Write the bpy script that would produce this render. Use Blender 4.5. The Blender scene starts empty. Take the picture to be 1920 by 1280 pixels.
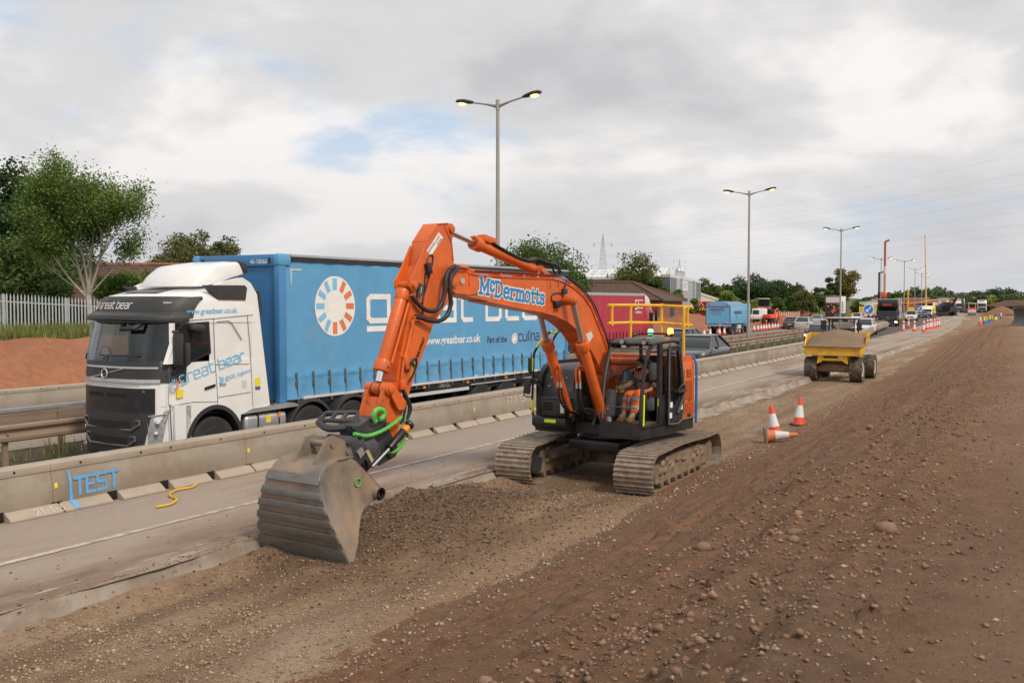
import bpy, bmesh, math, random
import numpy as np
from mathutils import Vector as V, Matrix, Euler
R = math.radians
sc = bpy.context.scene
col = sc.collection
random.seed(7); rng = np.random.default_rng(7)

# ---------------------------------------------------------------- camera, light, exposure
CAMZ = 3.03
cam_d = bpy.data.cameras.new('camera'); cam = bpy.data.objects.new('camera', cam_d); col.objects.link(cam)
cam_d.sensor_width = 36; cam_d.lens = 35; cam_d.clip_end = 8000; cam_d.clip_start = .05
cam.location = (0, 0, CAMZ); cam.rotation_euler = (R(90 - 2.27), 0, R(29.1))
sc.camera = cam
SUN_EL, SUN_AZ = 46, 112           # azimuth measured from +Y (along the road) towards +X
w = bpy.data.worlds.new('World'); sc.world = w; w.use_nodes = True
wn, wl = w.node_tree.nodes, w.node_tree.links
bg = wn['Background']; bg.inputs['Strength'].default_value = .076
sky = wn.new('ShaderNodeTexSky'); sky.sky_type = 'NISHITA'; sky.sun_disc = False
sky.sun_elevation = R(SUN_EL); sky.sun_rotation = R(SUN_AZ)
sky.air_density = 1.2; sky.dust_density = 2.5
tc = wn.new('ShaderNodeTexCoord'); sx = wn.new('ShaderNodeSeparateXYZ'); wl.new(tc.outputs['Generated'], sx.inputs[0])
def wm(op, a, b=None, c=None):
    n = wn.new('ShaderNodeMath'); n.operation = op
    for i, q in enumerate((a, b, c)):
        if q is None: continue
        if isinstance(q, (int, float)): n.inputs[i].default_value = q
        else: wl.new(q, n.inputs[i])
    return n.outputs[0]
zc = wm('ADD', wm('MAXIMUM', sx.outputs[2], 0.0), .30)
cx = wn.new('ShaderNodeCombineXYZ')
wl.new(wm('DIVIDE', sx.outputs[0], zc), cx.inputs[0]); wl.new(wm('DIVIDE', sx.outputs[1], zc), cx.inputs[1])
cx.inputs[2].default_value = 3.7
def wnoise(scale, detail, rough, off):
    mp = wn.new('ShaderNodeMapping'); mp.inputs['Location'].default_value = off; wl.new(cx.outputs[0], mp.inputs[0])
    n = wn.new('ShaderNodeTexNoise'); n.inputs['Scale'].default_value = scale; n.inputs['Detail'].default_value = detail
    n.inputs['Roughness'].default_value = rough; n.inputs['Distortion'].default_value = .25; wl.new(mp.outputs[0], n.inputs['Vector']); return n.outputs['Fac']
def wramp(fac, stops, inter='EASE'):
    r = wn.new('ShaderNodeValToRGB'); e = r.color_ramp.elements; r.color_ramp.interpolation = inter
    while len(e) > 1: e.remove(e[-1])
    for i, (p, c) in enumerate(stops):
        q = e[0] if i == 0 else e.new(p)
        q.position = p; q.color = tuple(c) + (1,) if len(c) == 3 else c
    wl.new(fac, r.inputs[0]); return r.outputs[0]
cover = wramp(wnoise(1.35, 8, .55, (2.5, 6.1, 0)), [(.30, (0, 0, 0)), (.44, (1, 1, 1))])
shade = wramp(wnoise(1.7, 8, .52, (8.3, 3.9, 2)), [(.32, (4.9, 4.9, 5.1)), (.46, (6.1, 6.05, 6.1)), (.60, (8.3, 8.0, 7.75))])
low = wramp(sx.outputs[2], [(.0, (5.6, 5.6, 5.85)), (.05, (5.7, 5.7, 5.9)), (.16, (6.7, 6.55, 6.5))])
lowf = wramp(sx.outputs[2], [(.0, (.8, .8, .8)), (.08, (.4, .4, .4)), (.2, (0, 0, 0))])
def wmix(f, a, b):
    m = wn.new('ShaderNodeMix'); m.data_type = 'RGBA'
    if isinstance(f, (int, float)): m.inputs[0].default_value = f
    else: wl.new(f, m.inputs[0])
    for i, q in ((6, a), (7, b)):
        if isinstance(q, tuple): m.inputs[i].default_value = q
        else: wl.new(q, m.inputs[i])
    return m.outputs[2]
clouds = wmix(lowf, shade, low)
skyc = wmix(.6, sky.outputs[0], (5.4, 6.7, 8.6, 1))
fac = wm('MAXIMUM', cover, lowf)
wl.new(wmix(fac, skyc, clouds), bg.inputs['Color'])

sun_d = bpy.data.lights.new('sun', 'SUN'); sun = bpy.data.objects.new('sun', sun_d); col.objects.link(sun)
sun_d.energy = 1.5; sun_d.angle = R(10); sun_d.color = (1, .90, .76)
a_, e_ = R(SUN_AZ), R(SUN_EL)
sd = V((math.sin(a_) * math.cos(e_), math.cos(a_) * math.cos(e_), math.sin(e_)))
sun.rotation_euler = sd.to_track_quat('Z', 'Y').to_euler()
vs = sc.view_settings; vs.view_transform = 'Standard'; vs.look = 'None'; vs.gamma = 1; vs.use_curve_mapping = False
vs.exposure = 0.62
sc.cycles.use_denoising = True; sc.cycles.max_bounces = 6; sc.cycles.transparent_max_bounces = 12

# ---------------------------------------------------------------- helpers
class MB:
    def __init__(s): s.v = []; s.f = []; s.m = []
    def add(s, vs, fs, mi=0):
        n = len(s.v); s.v += [tuple(q) for q in vs]; s.f += [tuple(i + n for i in f) for f in fs]; s.m += [mi] * len(fs); return s
    def bx(s, x0, x1, y0, y1, z0, z1, mi=0):
        return s.add([(x0,y0,z0),(x1,y0,z0),(x1,y1,z0),(x0,y1,z0),(x0,y0,z1),(x1,y0,z1),(x1,y1,z1),(x0,y1,z1)],
                     [(0,3,2,1),(4,5,6,7),(0,1,5,4),(1,2,6,5),(2,3,7,6),(3,0,4,7)], mi)
    def box(s, c, d, rot=(0, 0, 0), mi=0):
        m = Euler(rot).to_matrix(); n = MB().bx(-d[0]/2, d[0]/2, -d[1]/2, d[1]/2, -d[2]/2, d[2]/2)
        return s.add([m @ V(q) + V(c) for q in n.v], n.f, mi)
    def cyl(s, p0, p1, r, r2=None, n=12, mi=0, cap=True):
        p0, p1 = V(p0), V(p1); d = (p1 - p0).normalized(); u = d.orthogonal().normalized(); q = d.cross(u); r2 = r if r2 is None else r2
        vs = [p0 + (u*math.cos(k*2*math.pi/n) + q*math.sin(k*2*math.pi/n))*r for k in range(n)] + [p1 + (u*math.cos(k*2*math.pi/n) + q*math.sin(k*2*math.pi/n))*r2 for k in range(n)]
        fs = [(k, (k+1) % n, n + (k+1) % n, n + k) for k in range(n)]
        if cap: fs += [tuple(range(n-1, -1, -1)), tuple(range(n, 2*n))]
        return s.add(vs, fs, mi)
    def tube(s, pts, r, n=8, mi=0, cap=True):
        pts = [V(p) for p in pts]; L = len(pts); rs = r if isinstance(r, (list, tuple)) else [r]*L
        u = None; vs = []; fs = []
        for i, p in enumerate(pts):
            t = ((pts[min(i+1, L-1)] - p).normalized() + (p - pts[max(i-1, 0)]).normalized())
            t = t.normalized() if t.length > 1e-6 else V((0, 0, 1))
            u = t.orthogonal().normalized() if u is None else (u - t*u.dot(t)).normalized()
            q = t.cross(u)
            vs += [p + (u*math.cos(k*2*math.pi/n) + q*math.sin(k*2*math.pi/n))*rs[i] for k in range(n)]
        for i in range(L-1): fs += [(i*n+k, i*n+(k+1) % n, (i+1)*n+(k+1) % n, (i+1)*n+k) for k in range(n)]
        if cap: fs += [tuple(range(n-1, -1, -1)), tuple(range((L-1)*n, L*n))]
        return s.add(vs, fs, mi)
    def prism(s, poly, ax, a, b, mi=0, mis=None):
        f = {'x': lambda p, t: (t, p[0], p[1]), 'y': lambda p, t: (p[0], t, p[1]), 'z': lambda p, t: (p[0], p[1], t)}[ax]
        n = len(poly); vs = [f(p, a) for p in poly] + [f(p, b) for p in poly]
        s.add(vs, [tuple(range(n-1, -1, -1)), tuple(range(n, 2*n))], mi if mis is None else mis)
        return s.add(vs, [(k, (k+1) % n, n+(k+1) % n, n+k) for k in range(n)], mi)
    def lathe(s, prof, c, ax='z', n=16, mi=0):
        f = {'x': lambda r, h, a: (h, r*math.cos(a), r*math.sin(a)), 'y': lambda r, h, a: (r*math.cos(a), h, r*math.sin(a)), 'z': lambda r, h, a: (r*math.cos(a), r*math.sin(a), h)}[ax]
        c = V(c); vs = []; fs = []; m = len(prof)
        for r, h in prof: vs += [c + V(f(max(r, 1e-4), h, k*2*math.pi/n)) for k in range(n)]
        for i in range(m-1): fs += [(i*n+k, i*n+(k+1) % n, (i+1)*n+(k+1) % n, (i+1)*n+k) for k in range(n)]
        fs += [tuple(range(n)), tuple(range((m-1)*n, m*n))]
        return s.add(vs, fs, mi)
    def sph(s, c, r, n=12, m=8, mi=0):
        r = (r, r, r) if isinstance(r, (int, float)) else r; vs = []; fs = []
        for i in range(m+1):
            t = math.pi*i/m
            vs += [(c[0]+r[0]*max(math.sin(t), 1e-3)*math.cos(k*2*math.pi/n), c[1]+r[1]*max(math.sin(t), 1e-3)*math.sin(k*2*math.pi/n), c[2]+r[2]*math.cos(t)) for k in range(n)]
        for i in range(m): fs += [(i*n+k, i*n+(k+1) % n, (i+1)*n+(k+1) % n, (i+1)*n+k) for k in range(n)]
        return s.add(vs, fs, mi)
    def loft(s, rings, mi=0, cap=True, closed=True):
        n = len(rings[0]); vs = [p for r in rings for p in r]; fs = []
        for i in range(len(rings)-1):
            fs += [(i*n+k, i*n+(k+1) % n, (i+1)*n+(k+1) % n, (i+1)*n+k) for k in range(n if closed else n-1)]
        if cap: fs += [tuple(range(n-1, -1, -1)), tuple(range((len(rings)-1)*n, len(rings)*n))]
        return s.add(vs, fs, mi)
    def merge(s, o, M=None):
        n = len(s.v); s.v += [tuple(M @ V(q)) if M else q for q in o.v]; s.f += [tuple(i + n for i in f) for f in o.f]; s.m += o.m; return s
    def xf(s, M): s.v = [tuple(M @ V(q)) for q in s.v]; return s
    def mesh(s, name, mat, bevel=0, smooth=True, fix=True, seg=2, ang=38):
        me = bpy.data.meshes.new(name); me.from_pydata(s.v, [], s.f)
        mats = mat if isinstance(mat, (list, tuple)) else [mat]
        for m in mats: me.materials.append(m)
        if any(s.m): me.polygons.foreach_set('material_index', s.m)
        if bevel or fix:
            bm = bmesh.new(); bm.from_mesh(me); bmesh.ops.recalc_face_normals(bm, faces=bm.faces)
            if bevel:
                ed = [e for e in bm.edges if e.is_manifold and e.calc_face_angle(0) > R(25)]
                bmesh.ops.bevel(bm, geom=ed, offset=bevel, segments=seg, profile=.5, affect='EDGES', clamp_overlap=True)
            bm.to_mesh(me); bm.free()
        if smooth: me.shade_smooth(); me.set_sharp_from_angle(angle=R(ang))
        return me
    def build(s, name, mat, parent=None, **k):
        return link(name, s.mesh(name, mat, **k), parent)
def link(name, me, parent=None):
    o = bpy.data.objects.new(name, me); col.objects.link(o)
    if parent: o.parent = parent
    return o
def tag(o, label=None, cat=None, group=None, kind=None):
    for k, q in (('label', label), ('category', cat), ('group', group), ('kind', kind)):
        if q: o[k] = q
    return o
def thing(name, label, cat, loc=(0, 0, 0), rz=0, group=None):
    o = bpy.data.objects.new(name, None); col.objects.link(o); o.empty_display_size = .3
    o.location = loc; o.rotation_euler = (0, 0, rz) if isinstance(rz, (int, float)) else rz
    return tag(o, label, cat, group)
def dup(o, parent=None):
    c = o.copy(); col.objects.link(c)
    if parent: c.parent = parent
    for ch in list(o.children): dup(ch, c)
    return c
def instance(name, me, parent, loc, rot=(0, 0, 0), scale=None):
    o = link(name, me, parent); o.location = loc; o.rotation_euler = rot
    if scale: o.scale = scale
    return o
def arc(c, r, a0, a1, n):
    return [(c[0]+r*math.cos(R(a0+(a1-a0)*i/n)), c[1]+r*math.sin(R(a0+(a1-a0)*i/n))) for i in range(n+1)]
def curve(pts, n=6):
    """Catmull-Rom through pts"""
    P = [V(p) for p in pts]; out = []
    for i in range(len(P)-1):
        a, b, c, d = P[max(i-1, 0)], P[i], P[i+1], P[min(i+2, len(P)-1)]
        for k in range(n):
            t = k/n; out.append(.5*((2*b)+(c-a)*t+(2*a-5*b+4*c-d)*t*t+(3*b-a-3*c+d)*t**3))
    out.append(P[-1]); return out
def sm(x, a, b):
    t = np.clip((np.asarray(x, float)-a)/(b-a), 0, 1); return t*t*(3-2*t)

# ---------------------------------------------------------------- materials
def nodes(name):
    m = bpy.data.materials.new(name); m.use_nodes = True; return m, m.node_tree.nodes, m.node_tree.links, m.node_tree.nodes['Principled BSDF']
def c4(c): return (c[0], c[1], c[2], 1)
def tnoise(n, l, vec, scale, detail=5, rough=.55, st=None):
    t = n.new('ShaderNodeTexNoise'); t.inputs['Scale'].default_value = scale; t.inputs['Detail'].default_value = detail; t.inputs['Roughness'].default_value = rough
    if st:
        mp = n.new('ShaderNodeMapping'); mp.inputs['Scale'].default_value = st; l.new(vec, mp.inputs[0]); vec = mp.outputs[0]
    l.new(vec, t.inputs['Vector']); return t.outputs['Fac']
def ramp(n, l, f, stops):
    r = n.new('ShaderNodeValToRGB'); e = r.color_ramp.elements
    while len(e) > 1: e.remove(e[-1])
    for i, (p, c) in enumerate(stops):
        q = e[0] if i == 0 else e.new(p)
        q.position = p; q.color = (c, c, c, 1) if isinstance(c, (int, float)) else c4(c)
    l.new(f, r.inputs[0]); return r.outputs[0]
def mixc(n, l, f, a, b):
    m = n.new('ShaderNodeMix'); m.data_type = 'RGBA'
    for i, q in ((0, f), (6, a), (7, b)):
        if isinstance(q, (int, float)): m.inputs[i].default_value = q
        elif isinstance(q, tuple): m.inputs[i].default_value = c4(q)
        else: l.new(q, m.inputs[i])
    return m.outputs[2]
def mat(name, c, rough=.5, metal=0, var=.1, scale=3, bump=0, bsc=60, dirt=None, dsc=2.5, dth=(.52, .68), damt=.7, coat=0, emit=None, es=1, st=None, c2=None, spec=.5, world=False):
    m, n, l, p = nodes(name); t = n.new('ShaderNodeTexCoord')
    if world:
        g = n.new('ShaderNodeNewGeometry'); vec = g.outputs['Position']
    else: vec = t.outputs['Object']
    f = tnoise(n, l, vec, scale, 6, .6, st)
    f = ramp(n, l, f, [(.3, 0), (.7, 1)])
    a = tuple(max(q*(1-var), 0) for q in c); b = tuple(min(q*(1+var), 1) for q in c) if c2 is None else c2
    cc = mixc(n, l, f, a, b)
    rr = ramp(n, l, f, [(0, max(rough-.06, .02)), (1, min(rough+.06, 1))])
    if dirt:
        d = ramp(n, l, tnoise(n, l, vec, dsc, 8, .65), [(dth[0], 0), (dth[1], damt)])
        cc = mixc(n, l, d, cc, dirt); rr = mixc(n, l, d, rr, (.9, .9, .9))
        if metal:
            k = n.new('ShaderNodeMath'); k.operation = 'MULTIPLY_ADD'; l.new(d, k.inputs[0]); k.inputs[1].default_value = -metal; k.inputs[2].default_value = metal; l.new(k.outputs[0], p.inputs['Metallic'])
    l.new(cc, p.inputs['Base Color']); l.new(rr, p.inputs['Roughness'])
    if not (dirt and metal): p.inputs['Metallic'].default_value = metal
    p.inputs['Coat Weight'].default_value = coat; p.inputs['Specular IOR Level'].default_value = spec
    if bump:
        b_ = n.new('ShaderNodeBump'); b_.inputs['Strength'].default_value = bump; b_.inputs['Distance'].default_value = .02
        l.new(tnoise(n, l, vec, bsc, 4), b_.inputs['Height']); l.new(b_.outputs[0], p.inputs['Normal'])
    if emit:
        p.inputs['Emission Color'].default_value = c4(emit); p.inputs['Emission Strength'].default_value = es
    return m
def glass(name, tint=(.75, .8, .78), refl=.35, rough=.03, opac=0, body=(.02, .02, .022)):
    m = bpy.data.materials.new(name); m.use_nodes = True; n, l = m.node_tree.nodes, m.node_tree.links; n.clear()
    o = n.new('ShaderNodeOutputMaterial'); tr = n.new('ShaderNodeBsdfTransparent'); gl = n.new('ShaderNodeBsdfGlossy'); fr = n.new('ShaderNodeFresnel')
    tr.inputs[0].default_value = c4(tint); gl.inputs['Roughness'].default_value = rough; gl.inputs[0].default_value = (.9, .95, 1, 1); fr.inputs['IOR'].default_value = 1.5
    base = tr.outputs[0]
    if opac:
        df = n.new('ShaderNodeBsdfDiffuse'); df.inputs[0].default_value = c4(body); mm = n.new('ShaderNodeMixShader'); mm.inputs[0].default_value = opac
        l.new(tr.outputs[0], mm.inputs[1]); l.new(df.outputs[0], mm.inputs[2]); base = mm.outputs[0]
    k = n.new('ShaderNodeMath'); k.operation = 'MULTIPLY'; k.inputs[1].default_value = refl / .35 * 1.2; k.use_clamp = True; l.new(fr.outputs[0], k.inputs[0])
    ms = n.new('ShaderNodeMixShader'); l.new(k.outputs[0], ms.inputs[0]); l.new(base, ms.inputs[1]); l.new(gl.outputs[0], ms.inputs[2]); l.new(ms.outputs[0], o.inputs[0])
    return m
MUD = (.20, .135, .09); DUST = (.30, .23, .17)
M = {}
M['orange'] = mat('orange_paint', (.68, .126, .018), .42, var=.12, coat=.12, dirt=(.26, .10, .04), dsc=3.2, dth=(.52, .8), damt=.6)
M['orange_worn'] = mat('worn_orange_paint', (.58, .115, .02), .5, var=.1, dirt=(.03, .02, .015), dsc=5, dth=(.56, .66), damt=.8)
M['black'] = mat('black_paint', (.018, .018, .02), .38, var=.2, dirt=(.10, .08, .06), dsc=3, dth=(.5, .8), damt=.35)
M['charcoal'] = mat('charcoal_steel', (.045, .047, .052), .42, var=.15, dirt=(.16, .12, .085), dsc=3, dth=(.5, .8), damt=.4)
M['rubber'] = mat('black_rubber', (.018, .018, .018), .7, var=.2)
M['tyre'] = mat('tyre_rubber', (.025, .025, .026), .8, var=.2, dirt=(.08, .07, .06), dsc=4, damt=.5)
M['muddy_tyre'] = mat('muddy_tyre_rubber', (.075, .062, .05), .9, var=.25, dirt=(.20, .15, .11), dsc=6, dth=(.42, .62), damt=.7)
M['hose'] = mat('hydraulic_hose', (.02, .02, .022), .5, var=.1)
M['chrome'] = mat('chrome_rod', (.75, .76, .78), .12, metal=1, var=.04)
M['old_chrome'] = mat('dull_rod', (.52, .47, .42), .3, metal=.9, var=.1)
M['steel'] = mat('bare_steel', (.45, .45, .46), .35, metal=.9, var=.15)
M['alloy'] = mat('aluminium', (.62, .63, .64), .38, metal=.75, var=.12)
M['shoe'] = mat('worn_track_steel', (.31, .255, .205), .5, metal=.2, var=.25, scale=6, dirt=(.20, .125, .078), dsc=9, dth=(.5, .62), damt=.8, world=True)
M['mud'] = mat('dried_mud', (.25, .18, .12), .95, var=.3, scale=5, bump=.8, bsc=14, dirt=(.16, .11, .075), dsc=6)
M['bucket'] = mat('worn_bucket_steel', (.19, .172, .152), .42, metal=.3, var=.3, scale=3, dirt=(.36, .24, .15), dsc=1.8, dth=(.38, .62), damt=.75, bump=.25, bsc=30)
M['blade'] = mat('polished_wear_strip', (.185, .178, .168), .36, metal=.5, var=.2, scale=5, st=(1, 6, 6), dirt=(.22, .15, .10), dsc=3, dth=(.58, .75), damt=.5)
M['yellow'] = mat('yellow_paint', (.80, .44, .02), .42, var=.07, dirt=(.35, .22, .08), dsc=4, dth=(.55, .8), damt=.4)
M['yellow_dirty'] = mat('dirty_yellow_paint', (.74, .40, .02), .5, var=.12, dirt=(.27, .185, .115), dsc=2.6, dth=(.46, .7), damt=.6)
M['lime'] = mat('fluorescent_yellow', (.72, .85, .02), .5, var=.04)
M['green'] = mat('green_paint', (.11, .48, .08), .45, var=.12, dirt=(.08, .06, .04), dsc=7, damt=.6)
M['blue'] = mat('blue_trim', (.04, .14, .42), .45, var=.1)
M['glass'] = glass('cab_glass', (.74, .78, .76), .12)
M['darkglass'] = glass('tinted_glass', (.50, .54, .54), .40, opac=.08, body=(.02, .025, .028))
M['carglass'] = glass('car_glass', (.05, .055, .06), .28, opac=.75, body=(.025, .03, .033))
M['white'] = mat('white_paint', (.80, .80, .79), .33, var=.03, coat=.3, dirt=(.55, .50, .43), dsc=1.3, dth=(.5, .8), damt=.35)
M['whitepl'] = mat('white_plain', (.80, .79, .77), .5, var=.04)
M['offwhite'] = mat('off_white', (.62, .61, .59), .5, var=.08)
M['plastic'] = mat('dark_grey_plastic', (.035, .036, .038), .5, var=.15, dirt=(.10, .095, .085), dsc=2, dth=(.5, .8), damt=.3)
M['greypl'] = mat('grey_plastic', (.12, .122, .125), .5, var=.12)
M['print'] = mat('white_print', (.80, .79, .77), .55, var=.05)
M['bluep'] = mat('pale_blue_print', (.20, .52, .80), .55, var=.03)
M['mcblue'] = mat('blue_print', (.03, .22, .50), .5, var=.03)
M['navy'] = mat('dark_purple_print', (.06, .05, .12), .55, var=.05)
M['orangep'] = mat('orange_print', (.72, .20, .07), .55, var=.05)
M['redp'] = mat('red_print', (.62, .05, .04), .55, var=.05)
M['sticker'] = mat('yellow_sticker', (.85, .68, .03), .5, var=.05)
M['amber'] = mat('amber_lens', (.85, .28, .02), .3, var=.05)
M['amberlit'] = mat('lit_amber_beacon', (.9, .35, .03), .3, emit=(1, .36, .03), es=4)
M['greenlit'] = mat('lit_green_beacon', (.1, .8, .3), .3, emit=(.12, 1, .35), es=3)
M['sodium'] = mat('lit_sodium_lamp', (.9, .6, .2), .3, emit=(1, .55, .12), es=3.2)
M['headlit'] = mat('lit_headlamp', (.9, .9, .85), .2, emit=(1, .93, .8), es=2.2)
M['lens'] = mat('clear_lens', (.55, .57, .6), .12, metal=.6, var=.25, scale=14)
M['redlens'] = mat('red_lens', (.55, .02, .02), .25, var=.1)
M['cone'] = mat('orange_red_cone', (.85, .085, .035), .5, var=.08)
M['conew'] = mat('reflective_white', (.80, .80, .80), .4, var=.05)
M['coneold'] = mat('dirty_orange_cone', (.62, .16, .05), .6, var=.15, dirt=(.35, .27, .2), dsc=6, damt=.6)
M['pole'] = mat('galvanised_pole', (.36, .345, .32), .5, metal=.25, var=.1, scale=2)
M['galv'] = mat('galvanised_steel', (.50, .52, .54), .42, metal=.45, var=.1)
M['rail'] = mat('grimy_guard_rail', (.30, .215, .155), .65, metal=.1, var=.15, scale=1.5, st=(1, .25, 3), dirt=(.17, .115, .08), dsc=1.6, dth=(.5, .75), damt=.6)
M['railtop'] = mat('grey_guard_rail', (.33, .335, .35), .5, metal=.25, var=.1)
M['barrier'] = mat('beige_coated_barrier', (.315, .27, .215), .62, var=.08, scale=1.2, bump=.15, bsc=90, dirt=(.19, .14, .10), dsc=1.1, dth=(.42, .68), damt=.75, world=True, st=(1, .5, 2.5))
M['barrier_cap'] = mat('beige_barrier_cap', (.40, .335, .265), .6, var=.08, scale=1.5, dirt=(.27, .22, .17), dsc=2, dth=(.48, .75), damt=.6, world=True)
M['conc'] = mat('pale_concrete', (.36, .31, .255), .8, var=.2, scale=1.5, bump=.3, bsc=40, dirt=(.22, .165, .12), dsc=1.3, dth=(.42, .62), damt=.85, st=(1, .3, 1), world=True)
M['hole'] = mat('dark_opening', (.012, .01, .009), .9, var=.1)
M['skin'] = mat('skin', (.42, .22, .15), .55, var=.08)
M['hair'] = mat('dark_hair', (.02, .014, .01), .7, var=.2)
M['tshirt'] = mat('black_cotton', (.018, .018, .022), .9, var=.2)
M['hivis'] = mat('hi_vis_orange', (.95, .17, .015), .7, var=.08)
M['reflect'] = mat('grey_reflective_tape', (.42, .42, .44), .5, var=.05)
M['boot'] = mat('tan_boot', (.22, .13, .06), .8, var=.2)
M['spray'] = mat('blue_spray_paint', (.12, .40, .78), .7, var=.1)
M['chalk'] = mat('white_chalk', (.62, .56, .5), .8, var=.1)
# ---------------------------------------------------------------- setting: ground, roads, banks
_tab = rng.random((257, 257))
def vn(x, y, s=1.0, o=0.0):
    x = np.asarray(x, float)*s+o*17.3+1000; y = np.asarray(y, float)*s+o*7.7+1000
    xi = np.floor(x).astype(int); yi = np.floor(y).astype(int); fx = x-xi; fy = y-yi
    fx = fx*fx*(3-2*fx); fy = fy*fy*(3-2*fy); xi %= 256; yi %= 256
    a, b, c, d = _tab[xi, yi], _tab[xi+1, yi], _tab[xi, yi+1], _tab[xi+1, yi+1]
    return (a*(1-fx)+b*fx)*(1-fy)+(c*(1-fx)+d*fx)*fy
def fbm(x, y, s=1.0, o=0.0, n=4, g=.5):
    t = 0; a = 1; q = 0
    for k in range(n): t = t+a*(vn(x, y, s*2**k, o+k*3.1)-.5); q += a; a *= g
    return t/q*2
def off(y):
    y = np.asarray(y, float); q = np.clip(y-20, 0, 150); return -2.5e-4*q*q-.075*np.clip(y-170, 0, None)
def toe(y): return -5.5-.025*np.clip(np.asarray(y, float)-7, 0, 85)+off(y)+2.2*sm(y, 90, 210)
def zroad(x, y): return -.12*sm(-(x-off(y)), 12.8, 14.2)-.06*sm(-(x-off(y)), 19, 24)
def zgravel(x, y):
    x = np.asarray(x, float); y = np.asarray(y, float)
    z = -.2+.03*fbm(x, y, .8, 1)+.018*fbm(x, y, 4, 2)*np.clip(1.6-y/30, .2, 1)
    h = .37*np.exp(-((x+8.15+.10*(y-12.4))/.95)**2-((y-12.3)/1.7)**2)+.20*np.exp(-((x+6.95)/.8)**2-((y-12.9)/1.3)**2)+.16*np.exp(-((x+7.6)/1.3)**2-((y-10.2)/1.0)**2)
    z = z+h*(1+.35*fbm(x, y, 3, 5))
    z = z+.13*(1-sm(x+8.85, -.02, .55))*(1-sm(y, 16, 24))*np.clip(.55+.9*fbm(x*0, y, .8, 25), 0, 1)
    z = z-.05*sm(y, 15.3, 15.6)*(1-sm(y, 19.4, 20))
    return z
def zemb(x, y):
    x = np.asarray(x, float); y = np.asarray(y, float); u = x-toe(y)
    rise = (1.68*sm(u*.9+.25, 0, 4.4)+.06*np.clip(u-4.3, 0, 8)*.25)*(1-.9*sm(y, 78, 140))
    amp = np.clip(u/.6, 0, 1)
    near = np.clip(1.7-y/40, .25, 1)
    bump = .05*fbm(x*1.0, y*.3, .9, 3)+.025*fbm(x, y*.5, 3.2, 7)*near+.022*fbm(x, y, 9, 9)*near+.02*fbm(x, y, 24, 11)*near
    ridge = .09*np.abs(fbm(u*1.6, y*.22, 1.0, 13))*np.clip(1-np.abs(u-3.2)/2.5, 0, 1)
    ridge = ridge+(.035*np.sin(u*8.5+2.2*fbm(u*.5, y*.12, 1, 15))+.02*np.sin(u*19+3*fbm(u*.7, y*.1, 1, 17)))*np.clip(fbm(u*.4, y*.13, 1.0, 19)*1.6+.45, 0, 1)*sm(u, .3, 1)*(1-sm(u, 4.3, 5))
    clod = np.clip(fbm(x, y*.7, 5.5, 21)-.44, 0, 1)*.30*near
    flat = 1-.75*sm(u, 4.7, 5.3)
    return -.2+rise+(bump+ridge+clod)*amp*flat+.004*np.sin(y*34+fbm(x, y, 1.5, 31)*3)*sm(u, 4.4, 5)*(1-sm(y, 9, 26))*2
def zfar(x, y):
    """land beyond the opposite carriageway: red bank, verge, plots"""
    x = np.asarray(x, float); y = np.asarray(y, float); k = sm(y, 30, 70)
    x0 = -26.9-5.5*k+off(y); u = x0-x
    top = 1.75*(1-sm(y, 105, 150))+.15
    r = top*sm(u, 0, 4.2)+.12*sm(u, 4.6, 8)*(1-k)
    return -.17+r+.22*fbm(x, y, .7, 41)*sm(u, .3, 1.2)*(1-sm(u, 4, 7))+.07*fbm(x, y, 2.6, 43)*sm(u, .2, 1)+7*sm(y, 330, 620)*sm(u, 0, 60)
def yrows(y0, y1, d0, g):
    r = [y0]
    while r[-1] < y1: r.append(r[-1]+max(d0, g*abs(r[-1])))
    return np.array(r)
def sheet(name, us, ys, xf, zf, m, kind='structure', smooth=True):
    """grid: column offsets us, rows ys; xf(u,y)->x, zf(x,y)->z"""
    U_, Y_ = np.meshgrid(us, ys); X_ = xf(U_, Y_); Z_ = zf(X_, Y_) if callable(zf) else np.full_like(X_, zf)
    co = np.stack([X_, Y_, Z_], -1).reshape(-1, 3); nu, ny = len(us), len(ys)
    i = (np.arange(ny-1)[:, None]*nu+np.arange(nu-1)[None, :]).ravel()
    fs = np.stack([i, i+1, i+nu+1, i+nu], -1)
    me = bpy.data.meshes.new(name); me.vertices.add(len(co)); me.vertices.foreach_set('co', co.ravel())
    me.loops.add(fs.size); me.loops.foreach_set('vertex_index', fs.ravel()); me.polygons.add(len(fs))
    me.polygons.foreach_set('loop_start', np.arange(0, fs.size, 4)); me.polygons.foreach_set('loop_total', np.full(len(fs), 4))
    me.update(calc_edges=True); me.materials.append(m)
    if smooth: me.shade_smooth()
    return tag(link(name, me), kind=kind)

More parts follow.
